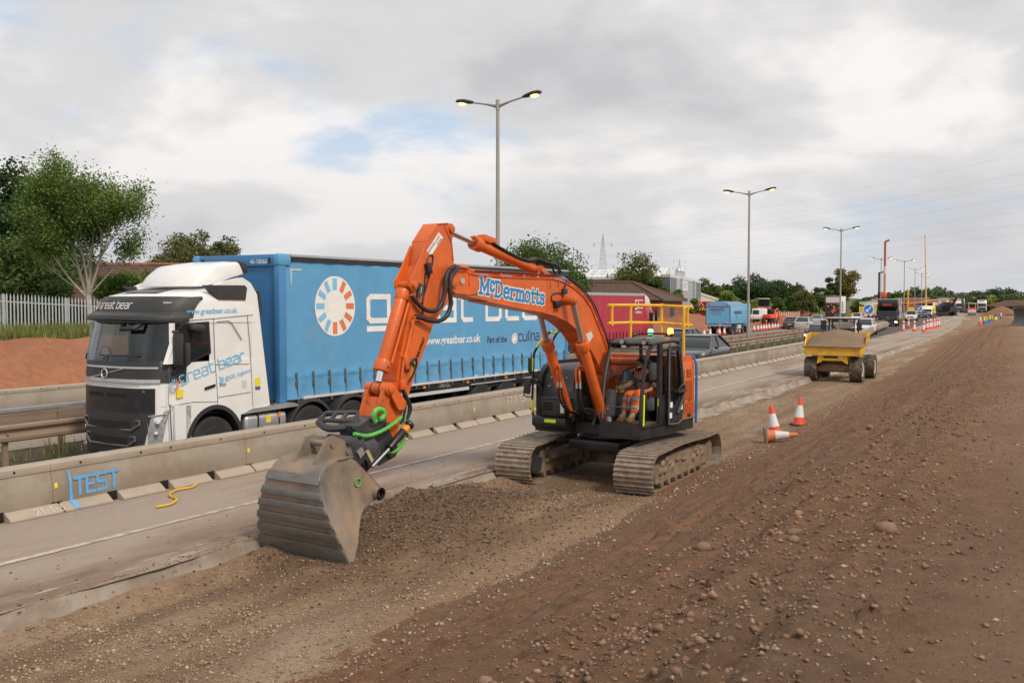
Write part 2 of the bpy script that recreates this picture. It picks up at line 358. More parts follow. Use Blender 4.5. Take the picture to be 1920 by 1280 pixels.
def soil(name, cols, s1=.6, s2=6, bump=.6, pebbles=None, st=(1, .35, 1), rough=.95, psc=38, bsc=26, cover=None):
    """cols: three soil colours, pebbles: colour of small stones pressed into it"""
    m, n, l, p = nodes(name); g = n.new('ShaderNodeNewGeometry').outputs['Position']
    f1 = ramp(n, l, tnoise(n, l, g, s1, 7, .6, st), [(.36, 0), (.62, 1)]); f2 = ramp(n, l, tnoise(n, l, g, s2, 8, .7), [(.34, 0), (.66, 1)])
    c = mixc(n, l, f1, cols[0], cols[1]); c = mixc(n, l, mm(n, l, 'MULTIPLY', f2, .75), c, cols[2])
    h = tnoise(n, l, g, bsc, 8, .72); hh = h
    if pebbles:
        v = n.new('ShaderNodeTexVoronoi'); v.inputs['Scale'].default_value = psc; l.new(g, v.inputs['Vector'])
        k = ramp(n, l, v.outputs['Distance'], [(.18, 1), (.34, 0)])
        r = n.new('ShaderNodeSeparateColor'); l.new(v.outputs['Color'], r.inputs[0])
        sel = ramp(n, l, r.outputs[0], [(1-pebbles[1]-.02, 0), (1-pebbles[1], 1)])
        k = mm(n, l, 'MULTIPLY', k, sel)
        pc = mixc(n, l, r.outputs[1], pebbles[0], pebbles[2])
        c = mixc(n, l, mm(n, l, 'MULTIPLY', k, .85), c, pc); hh = mm(n, l, 'ADD', h, mm(n, l, 'MULTIPLY', k, .35))
    if cover: c = cover(n, l, g, c)
    l.new(c, p.inputs['Base Color']); p.inputs['Roughness'].default_value = rough; p.inputs['Specular IOR Level'].default_value = .25
    b = n.new('ShaderNodeBump'); b.inputs['Strength'].default_value = min(bump, 1); b.inputs['Distance'].default_value = .03*max(bump, 1)**3; l.new(hh, b.inputs['Height']); l.new(b.outputs[0], p.inputs['Normal'])
    return m
def mm(n, l, op, a, b=None, c=None, clamp=False):
    k = n.new('ShaderNodeMath'); k.operation = op; k.use_clamp = clamp
    for i, q in enumerate((a, b, c)):
        if q is None: continue
        if isinstance(q, (int, float)): k.inputs[i].default_value = q
        else: l.new(q, k.inputs[i])
    return k.outputs[0]
def blob(n, l, g, c, r):
    """1 inside an elliptical heap, 0 outside"""
    mp = n.new('ShaderNodeMapping'); mp.vector_type = 'TEXTURE'; mp.inputs['Location'].default_value = c; mp.inputs['Scale'].default_value = r; l.new(g, mp.inputs[0])
    vm = n.new('ShaderNodeVectorMath'); vm.operation = 'LENGTH'; l.new(mp.outputs[0], vm.inputs[0])
    d = mm(n, l, 'ADD', vm.outputs['Value'], mm(n, l, 'MULTIPLY_ADD', tnoise(n, l, g, 1.6, 5), 1.2, -.6))
    return ramp(n, l, d, [(.62, 1), (1.05, 0)])
def gravel_cover(n, l, g, c):
    k = blob(n, l, g, (-7.9, 11.1, 0), (1.5, 3.3, 3)); k2 = blob(n, l, g, (-7.3, 15.5, 0), (1.6, 2.2, 3))
    fine = mixc(n, l, tnoise(n, l, g, 30, 4), (.11, .064, .037), (.20, .125, .075))
    tr = ramp(n, l, tnoise(n, l, g, 1.5, 6, .6, (1.3, .06, 1)), [(.44, 0), (.60, 1)]); c = mixc(n, l, mm(n, l, 'MULTIPLY', tr, .75), c, (.165, .108, .07))
    pl_ = ramp(n, l, tnoise(n, l, g, .8, 6, .6, (1, .3, 1)), [(.52, 0), (.68, 1)]); c = mixc(n, l, mm(n, l, 'MULTIPLY', pl_, .6), c, (.40, .315, .235))
    c = mixc(n, l, mm(n, l, 'MULTIPLY', k, .9), c, fine)
    return mixc(n, l, mm(n, l, 'MULTIPLY', k2, .5), c, fine)
def trodden_cover(n, l, g, c):
    a = n.new('ShaderNodeAttribute'); a.attribute_name = 'trodden'
    f = ramp(n, l, tnoise(n, l, g, .8, 7, .65, (1, .25, 1)), [(.40, 0), (.60, 1)]); k = mixc(n, l, f, (.335, .212, .14), (.25, .152, .095))
    return mixc(n, l, mm(n, l, 'MULTIPLY', a.outputs['Fac'], .85), c, k)
M['embank'] = soil('brown_soil', ((.275, .165, .10), (.345, .175, .092), (.14, .082, .05)), .7, 5.0, 1.3, ((.46, .35, .26), .14, (.34, .23, .16)), psc=30, st=(1, .2, 1), cover=trodden_cover)
M['gravel'] = soil('crushed_stone', ((.305, .20, .122), (.36, .24, .148), (.20, .128, .077)), .5, 9, 1.0, ((.46, .335, .225), .4, (.32, .22, .14)), st=(1, .6, 1), psc=32, cover=gravel_cover)
def road_cover(n, l, g, c):
    d = ramp(n, l, tnoise(n, l, g, .35, 8, .65, (1.3, .35, 1)), [(.50, 0), (.62, 1)])
    c = mixc(n, l, mm(n, l, 'MULTIPLY', d, .75), c, (.22, .145, .098))
    sp = n.new('ShaderNodeSeparateXYZ'); l.new(g, sp.inputs[0])
    def band(x0, hw, soft): return ramp(n, l, mm(n, l, 'ABSOLUTE', mm(n, l, 'ADD', sp.outputs[0], -x0)), [(max(hw-soft, 0), 1), (hw+soft, 0)])
    mud = mm(n, l, 'MULTIPLY', band(-9.35, .55, .35), ramp(n, l, tnoise(n, l, g, .9, 8, .7, (1.2, .35, 1)), [(.40, 0), (.56, 1)]))
    c = mixc(n, l, mm(n, l, 'MULTIPLY', mud, .9), c, mixc(n, l, tnoise(n, l, g, 14, 5), (.13, .08, .052), (.23, .155, .105)))
    s = mm(n, l, 'MULTIPLY', band(-9.32, .18, .12), ramp(n, l, tnoise(n, l, g, 2.6, 8, .75, (3, .22, 1)), [(.55, 0), (.62, 1)]))
    c = mixc(n, l, mm(n, l, 'MULTIPLY', s, .8), c, (.60, .55, .50))
    s = ramp(n, l, tnoise(n, l, g, 1.1, 7, .7, (1.6, .2, 1)), [(.62, 0), (.70, 1)])
    return mixc(n, l, mm(n, l, 'MULTIPLY', s, .5), c, (.42, .38, .34))
M['dustyroad'] = soil('dusty_asphalt', ((.35, .283, .233), (.40, .325, .27), (.28, .225, .187)), .3, 24, .25, ((.40, .33, .28), .12, (.2, .16, .14)), st=(1, .2, 1), psc=55, bsc=120, cover=road_cover)
M['asphalt'] = soil('grey_asphalt', ((.105, .092, .082), (.135, .118, .103), (.08, .072, .066)), .3, 20, .3, ((.17, .155, .14), .1, (.09, .08, .08)), st=(1, .12, 1), psc=60, bsc=120)
M['worksroad'] = soil('worn_carriageway', ((.26, .21, .17), (.31, .26, .21), (.19, .155, .13)), .25, 8, .3, None, st=(1, .15, 1))
M['verge'] = soil('weedy_soil', ((.10, .072, .05), (.085, .085, .04), (.06, .047, .034)), 1.2, 9, .9, ((.24, .2, .17), .15, (.15, .12, .1)))
M['redsoil'] = soil('red_clay', ((.40, .165, .085), (.30, .125, .068), (.21, .10, .06)), .6, 3.5, .8, ((.5, .3, .2), .1, (.3, .2, .15)), psc=12, bsc=9)
M['grass'] = soil('rough_grass', ((.095, .125, .030), (.15, .14, .05), (.06, .09, .022)), .5, 5, .9)
M['fields'] = soil('far_ground', ((.10, .115, .045), (.13, .12, .06), (.07, .085, .03)), .02, .3, .2)
M['linepaint'] = mat('worn_white_line', (.52, .43, .36), .7, var=.15, scale=6, dirt=(.27, .21, .175), dsc=5, dth=(.46, .62), damt=.7, world=True)

g = MB(); g.add([(-4000, -400, -1.2), (4000, -400, -1.2), (4000, 7000, -1.2), (-4000, 7000, -1.2)], [(0, 1, 2, 3)])
tag(g.build('ground', M['fields']), kind='structure')
ys = yrows(-8, 640, .5, .02)
sheet('road', np.linspace(-12.95, -9.0, 24), yrows(-6, 640, .12, .008), lambda u, y: u+off(y)+np.where(u > -9.05, .07*fbm(u*0, y, 1.3, 51), 0),
      lambda x, y: zroad(x, y)+.003*fbm(x, y, 2.2, 53), M['dustyroad'])
sheet('carriageway', np.linspace(-16.55, -12.9, 8), ys, lambda u, y: u+off(y), lambda x, y: zroad(x, y)-.004, M['asphalt'])
sheet('central_reserve', np.linspace(-19.3, -16.5, 15), yrows(-8, 640, .2, .012), lambda u, y: u+off(y), lambda x, y: zroad(x, y)+.02+.05*fbm(x, y, 1.7, 55)*np.clip(1-np.abs(x-off(y)+17.9)/1.2, 0, 1), M['verge'])
sheet('opposite_carriageway', np.linspace(-1, 0, 12), ys, lambda u, y: (-19.25+off(y))*(1+u)+(-u)*(-27.2-5.8*sm(y, 30, 70)+off(y)), lambda x, y: zroad(x, y)-.008, M['worksroad'])
gy = yrows(2.5, 640, .05, .006)
sheet('gravel_bed', np.concatenate([np.linspace(0, 1, 80)]), gy, lambda u, y: (-8.8+off(y))*(1-u)+(toe(y)+.45)*u, zgravel, M['gravel'])
eus = np.concatenate([np.linspace(-.3, 6.2, 122), 6.2+np.cumsum(np.linspace(.08, 2.2, 26))]); eys = yrows(-2.5, 640, .05, .0075)
emb = sheet('embankment', eus, eys, lambda u, y: toe(y)+u, zemb, M['embank'])
UG, YG = np.meshgrid(eus, eys); tm = np.clip(sm(UG+.45*fbm(UG, YG*.35, 1.1, 35)+.12*fbm(UG, YG, 5, 36), 4.3, 5.5), 0, 1).ravel()   # soil trodden flat along the top
at_ = emb.data.color_attributes.new('trodden', 'FLOAT_COLOR', 'POINT'); at_.data.foreach_set('color', np.repeat(tm, 4).astype(np.float32))
def edge_z(x, y):
    u = x-off(y)+9.02; return .004-.215*sm(u, .0, .11)*(.9+.12*vn(u*0, y, 2.3, 61))+.012*fbm(x, y, 6, 63)
sheet('concrete_edge', np.linspace(0, .42, 9), yrows(2.5, 300, .08, .008), lambda u, y: -9.03+u+off(y)+.05*fbm(u, y, .9, 65), edge_z, M['conc'])
sheet('edge_line', np.array([-10.76, -10.64]), yrows(-6, 250, .4, .02), lambda u, y: u+off(y), lambda x, y: zroad(x, y)+.008, M['linepaint'])
sheet('lane_line', np.array([-19.62, -19.5]), ys, lambda u, y: u+off(y), lambda x, y: zroad(x, y)+.006, M['linepaint'])
fy = yrows(8, 150, .3, .01); fy2 = yrows(150, 640, 2, .02)
sheet('far_verge', np.concatenate([np.linspace(-.4, 14, 20), [18, 26, 40, 70, 120, 200, 320]]), fy2, lambda u, y: -26.9-5.5*sm(y, 30, 70)+off(y)-u, zfar, M['grass'])
sheet('soil_bank', np.linspace(-.4, 5.2, 40), fy, lambda u, y: -26.9-5.5*sm(y, 30, 70)+off(y)-u, zfar, M['redsoil'])
sheet('grass_verge', np.concatenate([np.linspace(5.2, 14, 24), [18, 26, 40, 70, 120, 200, 320]]), fy, lambda u, y: -26.9-5.5*sm(y, 30, 70)+off(y)-u, zfar, M['grass'])

# loose stones ---------------------------------------------------
def stone_mat():
    m, n, l, p = nodes('loose_stone'); a = n.new('ShaderNodeAttribute'); a.attribute_name = 'tone'
    g = n.new('ShaderNodeNewGeometry').outputs['Position']
    f = ramp(n, l, tnoise(n, l, g, 60, 4), [(.3, .75), (.7, 1)])
    mx = n.new('ShaderNodeMix'); mx.data_type = 'RGBA'; mx.blend_type = 'MULTIPLY'; mx.inputs[0].default_value = 1
    l.new(a.outputs['Color'], mx.inputs[6]); l.new(f, mx.inputs[7]); l.new(mx.outputs[2], p.inputs['Base Color']); p.inputs['Roughness'].default_value = .9
    return m
M['stone'] = stone_mat()
OCT = np.array([(1,0,0),(-1,0,0),(0,1,0),(0,-1,0),(0,0,1),(0,0,-1)], float)
OCF = np.array([(0,2,4),(2,1,4),(1,3,4),(3,0,4),(2,0,5),(1,2,5),(3,1,5),(0,3,5)])
ICO = None
def ico():
    global ICO
    if ICO is None:
        b = bmesh.new(); bmesh.ops.create_icosphere(b, subdivisions=1, radius=1); b.verts.ensure_lookup_table()
        ICO = (np.array([v.co[:] for v in b.verts]), np.array([[v.index for v in f.verts] for f in b.faces])); b.free()
    return ICO
def np_mesh(name, co, fs, m, tone=None, smooth=False):
    me = bpy.data.meshes.new(name); k = fs.shape[1]
    me.vertices.add(len(co)); me.vertices.foreach_set('co', co.astype(np.float32).ravel())
    me.loops.add(fs.size); me.loops.foreach_set('vertex_index', fs.astype(np.int32).ravel()); me.polygons.add(len(fs))
    me.polygons.foreach_set('loop_start', np.arange(0, fs.size, k)); me.polygons.foreach_set('loop_total', np.full(len(fs), k))
    me.update(calc_edges=True); me.materials.append(m)
    if tone is not None:
        at = me.color_attributes.new('tone', 'FLOAT_COLOR', 'POINT'); at.data.foreach_set('color', np.concatenate([tone, np.ones((len(tone), 1))], 1).astype(np.float32).ravel())
    if smooth: me.shade_smooth()
    return me
def stones(name, pts, size, pal, base=0, flat=.65, jag=.35, kind='stuff'):
    bv, bf = (OCT, OCF) if base == 0 else ico(); N = len(pts); nv = len(bv)
    v = bv[None]*(1+jag*(rng.random((N, nv, 1))*2-1)); v = v*np.stack([.75+.5*rng.random(N), .75+.5*rng.random(N), np.full(N, flat)], -1)[:, None]
    a = rng.random(N)*6.283; b = (rng.random(N)-.5)*1.1; ca, sa, cb, sb = np.cos(a), np.sin(a), np.cos(b), np.sin(b)
    x, y, z = v[..., 0], v[..., 1], v[..., 2]; y, z = y*cb[:, None]-z*sb[:, None], y*sb[:, None]+z*cb[:, None]
    x, y = x*ca[:, None]-y*sa[:, None], x*sa[:, None]+y*ca[:, None]
    v = np.stack([x, y, z], -1)*size[:, None, None]+pts[:, None]
    f = (bf[None]+(np.arange(N)*nv)[:, None, None]).reshape(-1, 3)
    pal = np.array(pal); t = pal[rng.integers(0, len(pal), N)]*(.75+.5*rng.random((N, 1)))
    return np_mesh(name, v.reshape(-1, 3), f, M['stone'], np.repeat(t, nv, 0))
PALE = [(.38, .265, .175), (.31, .21, .13), (.47, .36, .26), (.26, .17, .105), (.35, .23, .14)]
SOILP = [(.27, .165, .105), (.32, .19, .12), (.2, .12, .077), (.29, .18, .115), (.24, .14, .09), (.42, .32, .24), (.36, .24, .16), (.29, .24, .21), (.35, .17, .09), (.15, .09, .058), (.17, .10, .065)]
def scat(N, x0, x1, y0, y1, g=1.0):
    y = y0+(y1-y0)*rng.random(N)**g; return x0+(x1-x0)*rng.random(N), y
# chips on the gravel bed
N = 52000; t_, y_ = scat(N, 0, 1, 4, 48, 2.0); x_ = (-8.75)*(1-t_)+(toe(y_)+.25)*t_
hz = np.exp(-((x_+7.8)/1.3)**2-((y_-11.9)/2.2)**2); keep = rng.random(N) > hz*.62
x_, y_ = x_[keep], y_[keep]; s_ = .005+.014*rng.random(len(x_))**2.4
tag(link('gravel', stones('gravel', np.stack([x_, y_, zgravel(x_, y_)+s_*.3], -1), s_, PALE)), kind='stuff')
N = 9000; t_, y_ = scat(N, 0, 1, 3.6, 15, 1.2); x_ = (-8.7)*(1-t_)+(toe(y_)+.3)*t_; k_ = (fbm(x_, y_, 1.1, 73) > .22) & (np.exp(-((x_+7.8)/1.3)**2-((y_-11.9)/2.2)**2) < .5); x_, y_ = x_[k_], y_[k_]; s_ = .010+.022*rng.random(len(x_))**2
tag(link('coarse_gravel', stones('coarse_gravel', np.stack([x_, y_, zgravel(x_, y_)+s_*.25], -1), s_, PALE)), kind='stuff')
N = 9000; x_ = -7.9+rng.normal(0, .85, N); y_ = 11.9+rng.normal(0, 1.6, N); s_ = .008+.018*rng.random(N)**2
k_ = (x_ > -8.8) & (x_ < -5.6); x_, y_, s_ = x_[k_], y_[k_], s_[k_]
tag(link('gravel_heap', stones('gravel_heap', np.stack([x_, y_, zgravel(x_, y_)+s_*.3], -1), s_, [(.12, .075, .048), (.17, .11, .07), (.09, .06, .04), (.24, .17, .115)])), kind='stuff')
N = 90000; u_, y_ = scat(N, 0, 7.5, .8, 32, 1.9); x_ = toe(y_)+u_; dens = fbm(x_, y_*.4, .8, 71)+.35*np.exp(-((u_-4)/1.3)**2)
k_ = rng.random(N) < np.where(u_ > 4.9, .22, .55)+.9*dens; x_, y_ = x_[k_], y_[k_]; s_ = .004+.017*rng.random(len(x_))**3.4
tag(link('soil_crumbs', stones('soil_crumbs', np.stack([x_, y_, zemb(x_, y_)+s_*.25], -1), s_, SOILP)), kind='stuff')
N = 1500; y_ = 5+20*rng.random(N); x_ = -9.0+rng.normal(0, .10, N); s_ = .006+.018*rng.random(N)**2.5
x_ = np.where(rng.random(N) < .25, -9.1-1.3*rng.random(N)**2, x_)
tag(link('road_edge_grit', stones('road_edge_grit', np.stack([x_, y_, np.where(x_ < -9.0, zroad(x_, y_), edge_z(x_, y_))+.004+s_*.3], -1), s_, PALE)), kind='stuff')
# toe of the embankment: pale broken stone
N = 2200; y_ = 6+34*rng.random(N)**1.0; x_ = toe(y_)+.05+rng.normal(0, .2, N); s_ = .008+.03*rng.random(N)**4
tag(link('toe_rubble', stones('toe_rubble', np.stack([x_, y_, np.maximum(zemb(x_, y_), zgravel(x_, y_))+s_*.25], -1), s_, PALE+[(.4, .37, .34)])), kind='stuff')
N = 5500; y_ = 1.5+26*rng.random(N)**1.5; u_ = 3.8+rng.normal(0, .5, N); k_ = rng.random(N) < .25+1.4*fbm(u_, y_*.5, .8, 75)+.2; y_, u_ = y_[k_], u_[k_]; x_ = toe(y_)+u_; s_ = .006+.018*rng.random(len(x_))**3.5
tag(link('crest_clods', stones('crest_clods', np.stack([x_, y_, zemb(x_, y_)+s_*.35], -1), s_, [(.24, .14, .087), (.27, .158, .098), (.2, .115, .07), (.16, .09, .055), (.3, .18, .115)], 1, .85, .45)), kind='stuff')
# the larger stones and clods, one by one
def single(name, label, cat, group, N, smin, smax, pal, y0, y1, u0, u1, g=1.4, flat=.7):
    bank_ = [stones(name, np.zeros((1, 3)), np.array([1.0]), pal, 1, flat, .3) for _ in range(14)]
    for k in range(N):
        y = y0+(y1-y0)*random.random()**g; x = float(toe(y))+u0+(u1-u0)*random.random(); s = smin+(smax-smin)*random.random()**2
        o = link(name, bank_[k % 14]); o.location = (x, y, float(zemb(x, y))+s*.25); o.rotation_euler = (0, 0, random.random()*6); o.scale = (s, s*random.uniform(.7, 1.2), s)
        tag(o, label, cat, group)
single('stone', 'pale rounded stone lying loose on the brown soil embankment', 'stone', 'loose stones on the embankment', 34, .014, .032, [(.38, .28, .2), (.33, .23, .16), (.3, .18, .11), (.27, .24, .22)], 2.2, 15, .5, 7.5)
single('soil_clod', 'lump of brown soil on the embankment crest', 'clod', 'clods on the embankment', 30, .03, .075, [(.24, .15, .098), (.27, .165, .105)], 2.5, 16, 2.8, 4.6, flat=.6)
# ---------------------------------------------------------------- lettering
def text_mesh(name, body, size, m, bold=0, extrude=.001, align='LEFT', shear=0, sx=1.0, space=1.0):
    cu = bpy.data.curves.new(name, 'FONT'); cu.body = body; cu.size = size; cu.offset = bold; cu.extrude = extrude; cu.align_x = align; cu.shear = shear; cu.space_character = space; cu.resolution_u = 3
    o = bpy.data.objects.new(name, cu); col.objects.link(o); dg = bpy.context.evaluated_depsgraph_get()
    me = bpy.data.meshes.new_from_object(o.evaluated_get(dg)); bpy.data.objects.remove(o); bpy.data.curves.remove(cu)
    me.materials.clear(); me.materials.append(m)
    if sx != 1: me.transform(Matrix.Diagonal((sx, 1, 1, 1)))
    return me
def frame(o, x, z=None):
    """matrix whose X axis runs along x, Y axis up along z, origin o"""
    x = V(x).normalized(); z = V(z or (0, 0, 1)); z = (z-x*z.dot(x)).normalized(); n = x.cross(z)
    return Matrix(((x.x, z.x, n.x, o[0]), (x.y, z.y, n.y, o[1]), (x.z, z.z, n.z, o[2]), (0, 0, 0, 1)))
def put_text(name, body, size, m, parent, o, x, up=None, **k):
    me = text_mesh(name, body, size, m, **k); me.transform(frame(o, x, up)); return link(name, me, parent)
# square, rounded stroke letters (unit height 1, pen width w)
STROKES = {
 'g': (1.0, [[(.92,.0),(.92,1),(.12,1),(0,.88),(0,.42),(.12,.3),(.92,.3)], [(.05,-.1),(.92,-.1)]]),
 'r': (.72, [[(0,0),(0,.82),(.16,1),(.70,1)]]),
 'e': (1.0, [[(.9,0),(.12,0),(0,.12),(0,.88),(.12,1),(.78,1),(.9,.88),(.9,.52),(0,.52)]]),
 'a': (1.0, [[(.04,1),(.78,1),(.9,.88),(.9,0),(.12,0),(0,.12),(0,.42),(.1,.54),(.9,.54)]]),
 't': (.78, [[(.1,1.35),(.1,.12),(.22,0),(.72,0)], [(-.12,1),(.68,1)]]),
 'b': (1.0, [[(0,1.38),(0,0),(.78,0),(.9,.12),(.9,.88),(.78,1),(0,1)]]),
 'c': (.95, [[(.86,0),(.12,0),(0,.12),(0,.88),(.12,1),(.86,1)]]),
 'u': (1.0, [[(0,1),(0,.12),(.12,0),(.9,0)], [(.9,1),(.9,0)]]),
 'l': (.3, [[(.05,1.4),(.05,0)]]), 'i': (.3, [[(.05,1),(.05,0)], [(.05,1.22),(.05,1.38)]]),
 'n': (1.0, [[(0,0),(0,1),(.78,1),(.9,.88),(.9,0)]]),
 'S': (.95, [[(.86,1),(.1,1),(0,.9),(0,.6),(.1,.5),(.76,.5),(.86,.4),(.86,.1),(.76,0),(0,0)]]),
 ' ': (.55, []), 'T': (.95, [[(0,1),(.9,1)], [(.45,1),(.45,0)]]), 'E': (.85, [[(.75,1),(0,1),(0,0),(.75,0)], [(0,.5),(.65,.5)]]), '2': (.8, [[(0,.85),(.15,1),(.5,1),(.65,.8),(.6,.6),(0,0),(.7,0)]]), '1': (.5, [[(.05,.8),(.25,1),(.25,0)]]), '3': (.8, [[(0,1),(.6,1),(.25,.6),(.6,.45),(.6,.1),(.45,0),(0,0)]]), '-': (.5, [[(.05,.45),(.4,.45)]]),
 '9': (.8, [[(.6,.55),(.1,.55),(0,.7),(.1,1),(.6,1),(.6,0)]]), '5': (.8, [[(.65,1),(.05,1),(.05,.55),(.55,.55),(.65,.4),(.6,0),(0,0)]]), '8': (.8, [[(.1,.5),(0,.75),(.15,1),(.5,1),(.6,.75),(.5,.5),(.1,.5),(0,.25),(.1,0),(.5,0),(.65,.25),(.5,.5)]]), 'P': (.8, [[(0,0),(0,1),(.55,1),(.65,.8),(.55,.5),(0,.5)]])}
def stroke_text(name, s, h, pen, m, parent, o, x, up=None, sx=1.0, gap=.22, lift=.0):
    mb = MB(); cx_ = 0; w2 = pen/2
    for ch in s:
        adv, st = STROKES[ch]
        for pl in st:
            pl = [(cx_+p[0]*sx, p[1]) for p in pl]
            for (a, b) in zip(pl[:-1], pl[1:]):
                d = V((b[0]-a[0], b[1]-a[1])); 
                if d.length < 1e-6: continue
                d.normalize(); q = V((-d.y, d.x))*w2; e = d*w2*.72
                A, B = V(a)-e, V(b)+e
                mb.add([(A+q).to_3d(), (A-q).to_3d(), (B-q).to_3d(), (B+q).to_3d()], [(0, 1, 2, 3)])
        cx_ += (adv+gap)*sx if ch != ' ' else adv*sx
    for i, q in enumerate(mb.v): mb.v[i] = (q[0]*h, q[1]*h, lift+.00002*(i//4))
    mb.xf(frame(o, x, up)); return mb.build(name, m, parent, fix=False, smooth=False)

# ---------------------------------------------------------------- crawler excavator
EXC = (-7.45, 17.4, 0)
ex = thing('excavator', 'orange crawler excavator with a wide grading bucket, its driver in the open cab', 'excavator', EXC, R(-6))
O = 'orange'
# undercarriage ---------------------------------------------------
GZ = -.235
def track_path(n=400):
    pts = []
    for y in np.linspace(-1.6, 1.62, 60): pts.append((y, 0))
    pts += [(1.62+.34*math.cos(R(a)), .34+.34*math.sin(R(a))) for a in np.linspace(-85, 85, 40)]
    for y in np.linspace(1.6, -1.58, 60): pts.append((y, .70-.045*math.sin((y+1.6)/3.2*math.pi*2+1.9)*1 - .03*math.cos(y*1.9)))
    pts += [(-1.6+.345*math.cos(R(a)), .345+.345*math.sin(R(a))) for a in np.linspace(95, 268, 40)]
    P_ = np.array(pts); P_ = np.vstack([P_, P_[:1]]); d = np.r_[0, np.cumsum(np.hypot(*np.diff(P_, axis=0).T))]
    return P_, d
PT, PD = track_path(); NSH = 54; PITCH = PD[-1]/NSH
sp = [(-.080, -.012), (-.080, .006), (-.066, .010), (-.060, .042), (-.040, .042), (-.030, .010), (.020, .008), (.028, .030), (.046, .030), (.054, .006), (.078, -.002), (.078, -.012)]
shoe_me = MB().prism(sp, 'x', -.35, .35).bx(-.09, -.05, -.06, .06, -.05, -.004).bx(.05, .09, -.06, .06, -.05, -.004).mesh('track_shoe', M['shoe'], ang=20)
def make_track(cx0, inner):
    tk = MB(); sgn = inner
    # side frame: long box with sloped top, mud packed on it
    prof = [(-1.45, .14), (-1.30, .42), (-.95, .50), (-.6, .55), (.6, .55), (1.1, .52), (1.40, .44), (1.52, .2), (1.3, .13), (-1.2, .13)]
    tk.prism(prof, 'x', cx0-.21, cx0+.21, 0)
    t = tk.build('track', [M['mud']], ex, bevel=.03); t.location = (0, .02, GZ); t.rotation_euler = (0, 0, R(6.6))
    for k in range(NSH):
        s = (k+.3)*PITCH; y = np.interp(s, PD, PT[:, 0]); z = np.interp(s, PD, PT[:, 1])
        y2 = np.interp((s+.04) % PD[-1], PD, PT[:, 0]); z2 = np.interp((s+.04) % PD[-1], PD, PT[:, 1])
        a = math.atan2(z2-z, y2-y); instance('track_shoe', shoe_me, t, (cx0, y, z+.0), (a+math.pi+random.uniform(-.02, .02), 0, 0)); 
    for y in np.linspace(-1.05, 1.1, 7):
        MB().lathe([(.02, -.2), (.07, -.2), (.09, -.17), (.09, -.1), (.07, -.09), (.07, .09), (.09, .1), (.09, .17), (.07, .2), (.02, .2)], (cx0, y, .115), 'x', 14).build('track_roller', M['mud'], t)
    MB().lathe([(.02, -.1), (.27, -.1), (.30, -.06), (.30, .06), (.27, .1), (.02, .1)], (cx0, -1.6, .345), 'x', 24).cyl((cx0-.17, -1.6, .345), (cx0+.17, -1.6, .345), .1, n=16).build('idler_wheel', M['mud'], t)
    sprk = MB()
    ring = []
    for k in range(40):
        a = k*2*math.pi/40; r = .29 if k % 2 else .25; ring.append((1.62+r*math.cos(a), .34+r*math.sin(a)))
    sprk.prism(ring, 'x', cx0-.035, cx0+.035).cyl((cx0-.2, 1.62, .34), (cx0+.2, 1.62, .34), .19, n=20).build('drive_sprocket', M['mud'], t)
    for y in (-.45, .55): MB().cyl((cx0-.12, y, .59), (cx0+.12, y, .59), .05, n=10).build('carrier_roller', M['charcoal'], t)
    # idler guard and step plates on the outside
    MB().prism([(-1.62, .2), (-1.30, .16), (-1.22, .40), (-1.5, .5)], 'x', cx0+sgn*.19, cx0+sgn*.24).build('idler_guard', M['charcoal'] if sgn > 0 and cx0 < 0 else M['mud'], t, bevel=.01)
    md = MB()
    for k in range(46):
        y = random.uniform(-1.2, 1.25); md.sph((cx0+random.choice((-1, 1))*random.uniform(.17, .22), y, random.uniform(.3, .54)), (random.uniform(.02, .05), random.uniform(.05, .16), random.uniform(.03, .08)), 8, 5)
    tag(md.build('packed_mud', M['mud'], t), kind='stuff')
    return t
make_track(1.13, -1); make_track(-1.17, 1)
uc = MB()
for s in (-1, 1):
    for q in (-1, 1):
        uc.loft([[(s*.35, q*.30-.2, .42+GZ+.1), (s*.35, q*.30+.2, .42+GZ+.1), (s*.35, q*.30+.2, .7+GZ+.05), (s*.35, q*.30-.2, .7+GZ+.05)],
                 [(s*1.0, q*.85-.2, .25+GZ+.05), (s*1.0, q*.85+.2, .25+GZ+.05), (s*1.0, q*.85+.2, .5+GZ), (s*1.0, q*.85-.2, .5+GZ)]])
uc.cyl((0, 0, .3+GZ), (0, 0, .72+GZ), .62, n=28)
uc.build('centre_frame', mat('muddy_black_steel', (.03, .03, .03), .6, dirt=MUD, dsc=3, dth=(.42, .6), damt=.9), ex, bevel=.02).rotation_euler = (0, 0, R(6.6))
MB().lathe([(.3, .42), (.66, .42), (.68, .45), (.68, .54), (.64, .62), (.3, .62)], (0, 0, 0), 'z', 36).build('slew_ring', M['charcoal'], ex)
MB().bx(-.42, .62, -.98, -.5, .34, .52).build('slew_guard', M['black'], ex, bevel=.02)
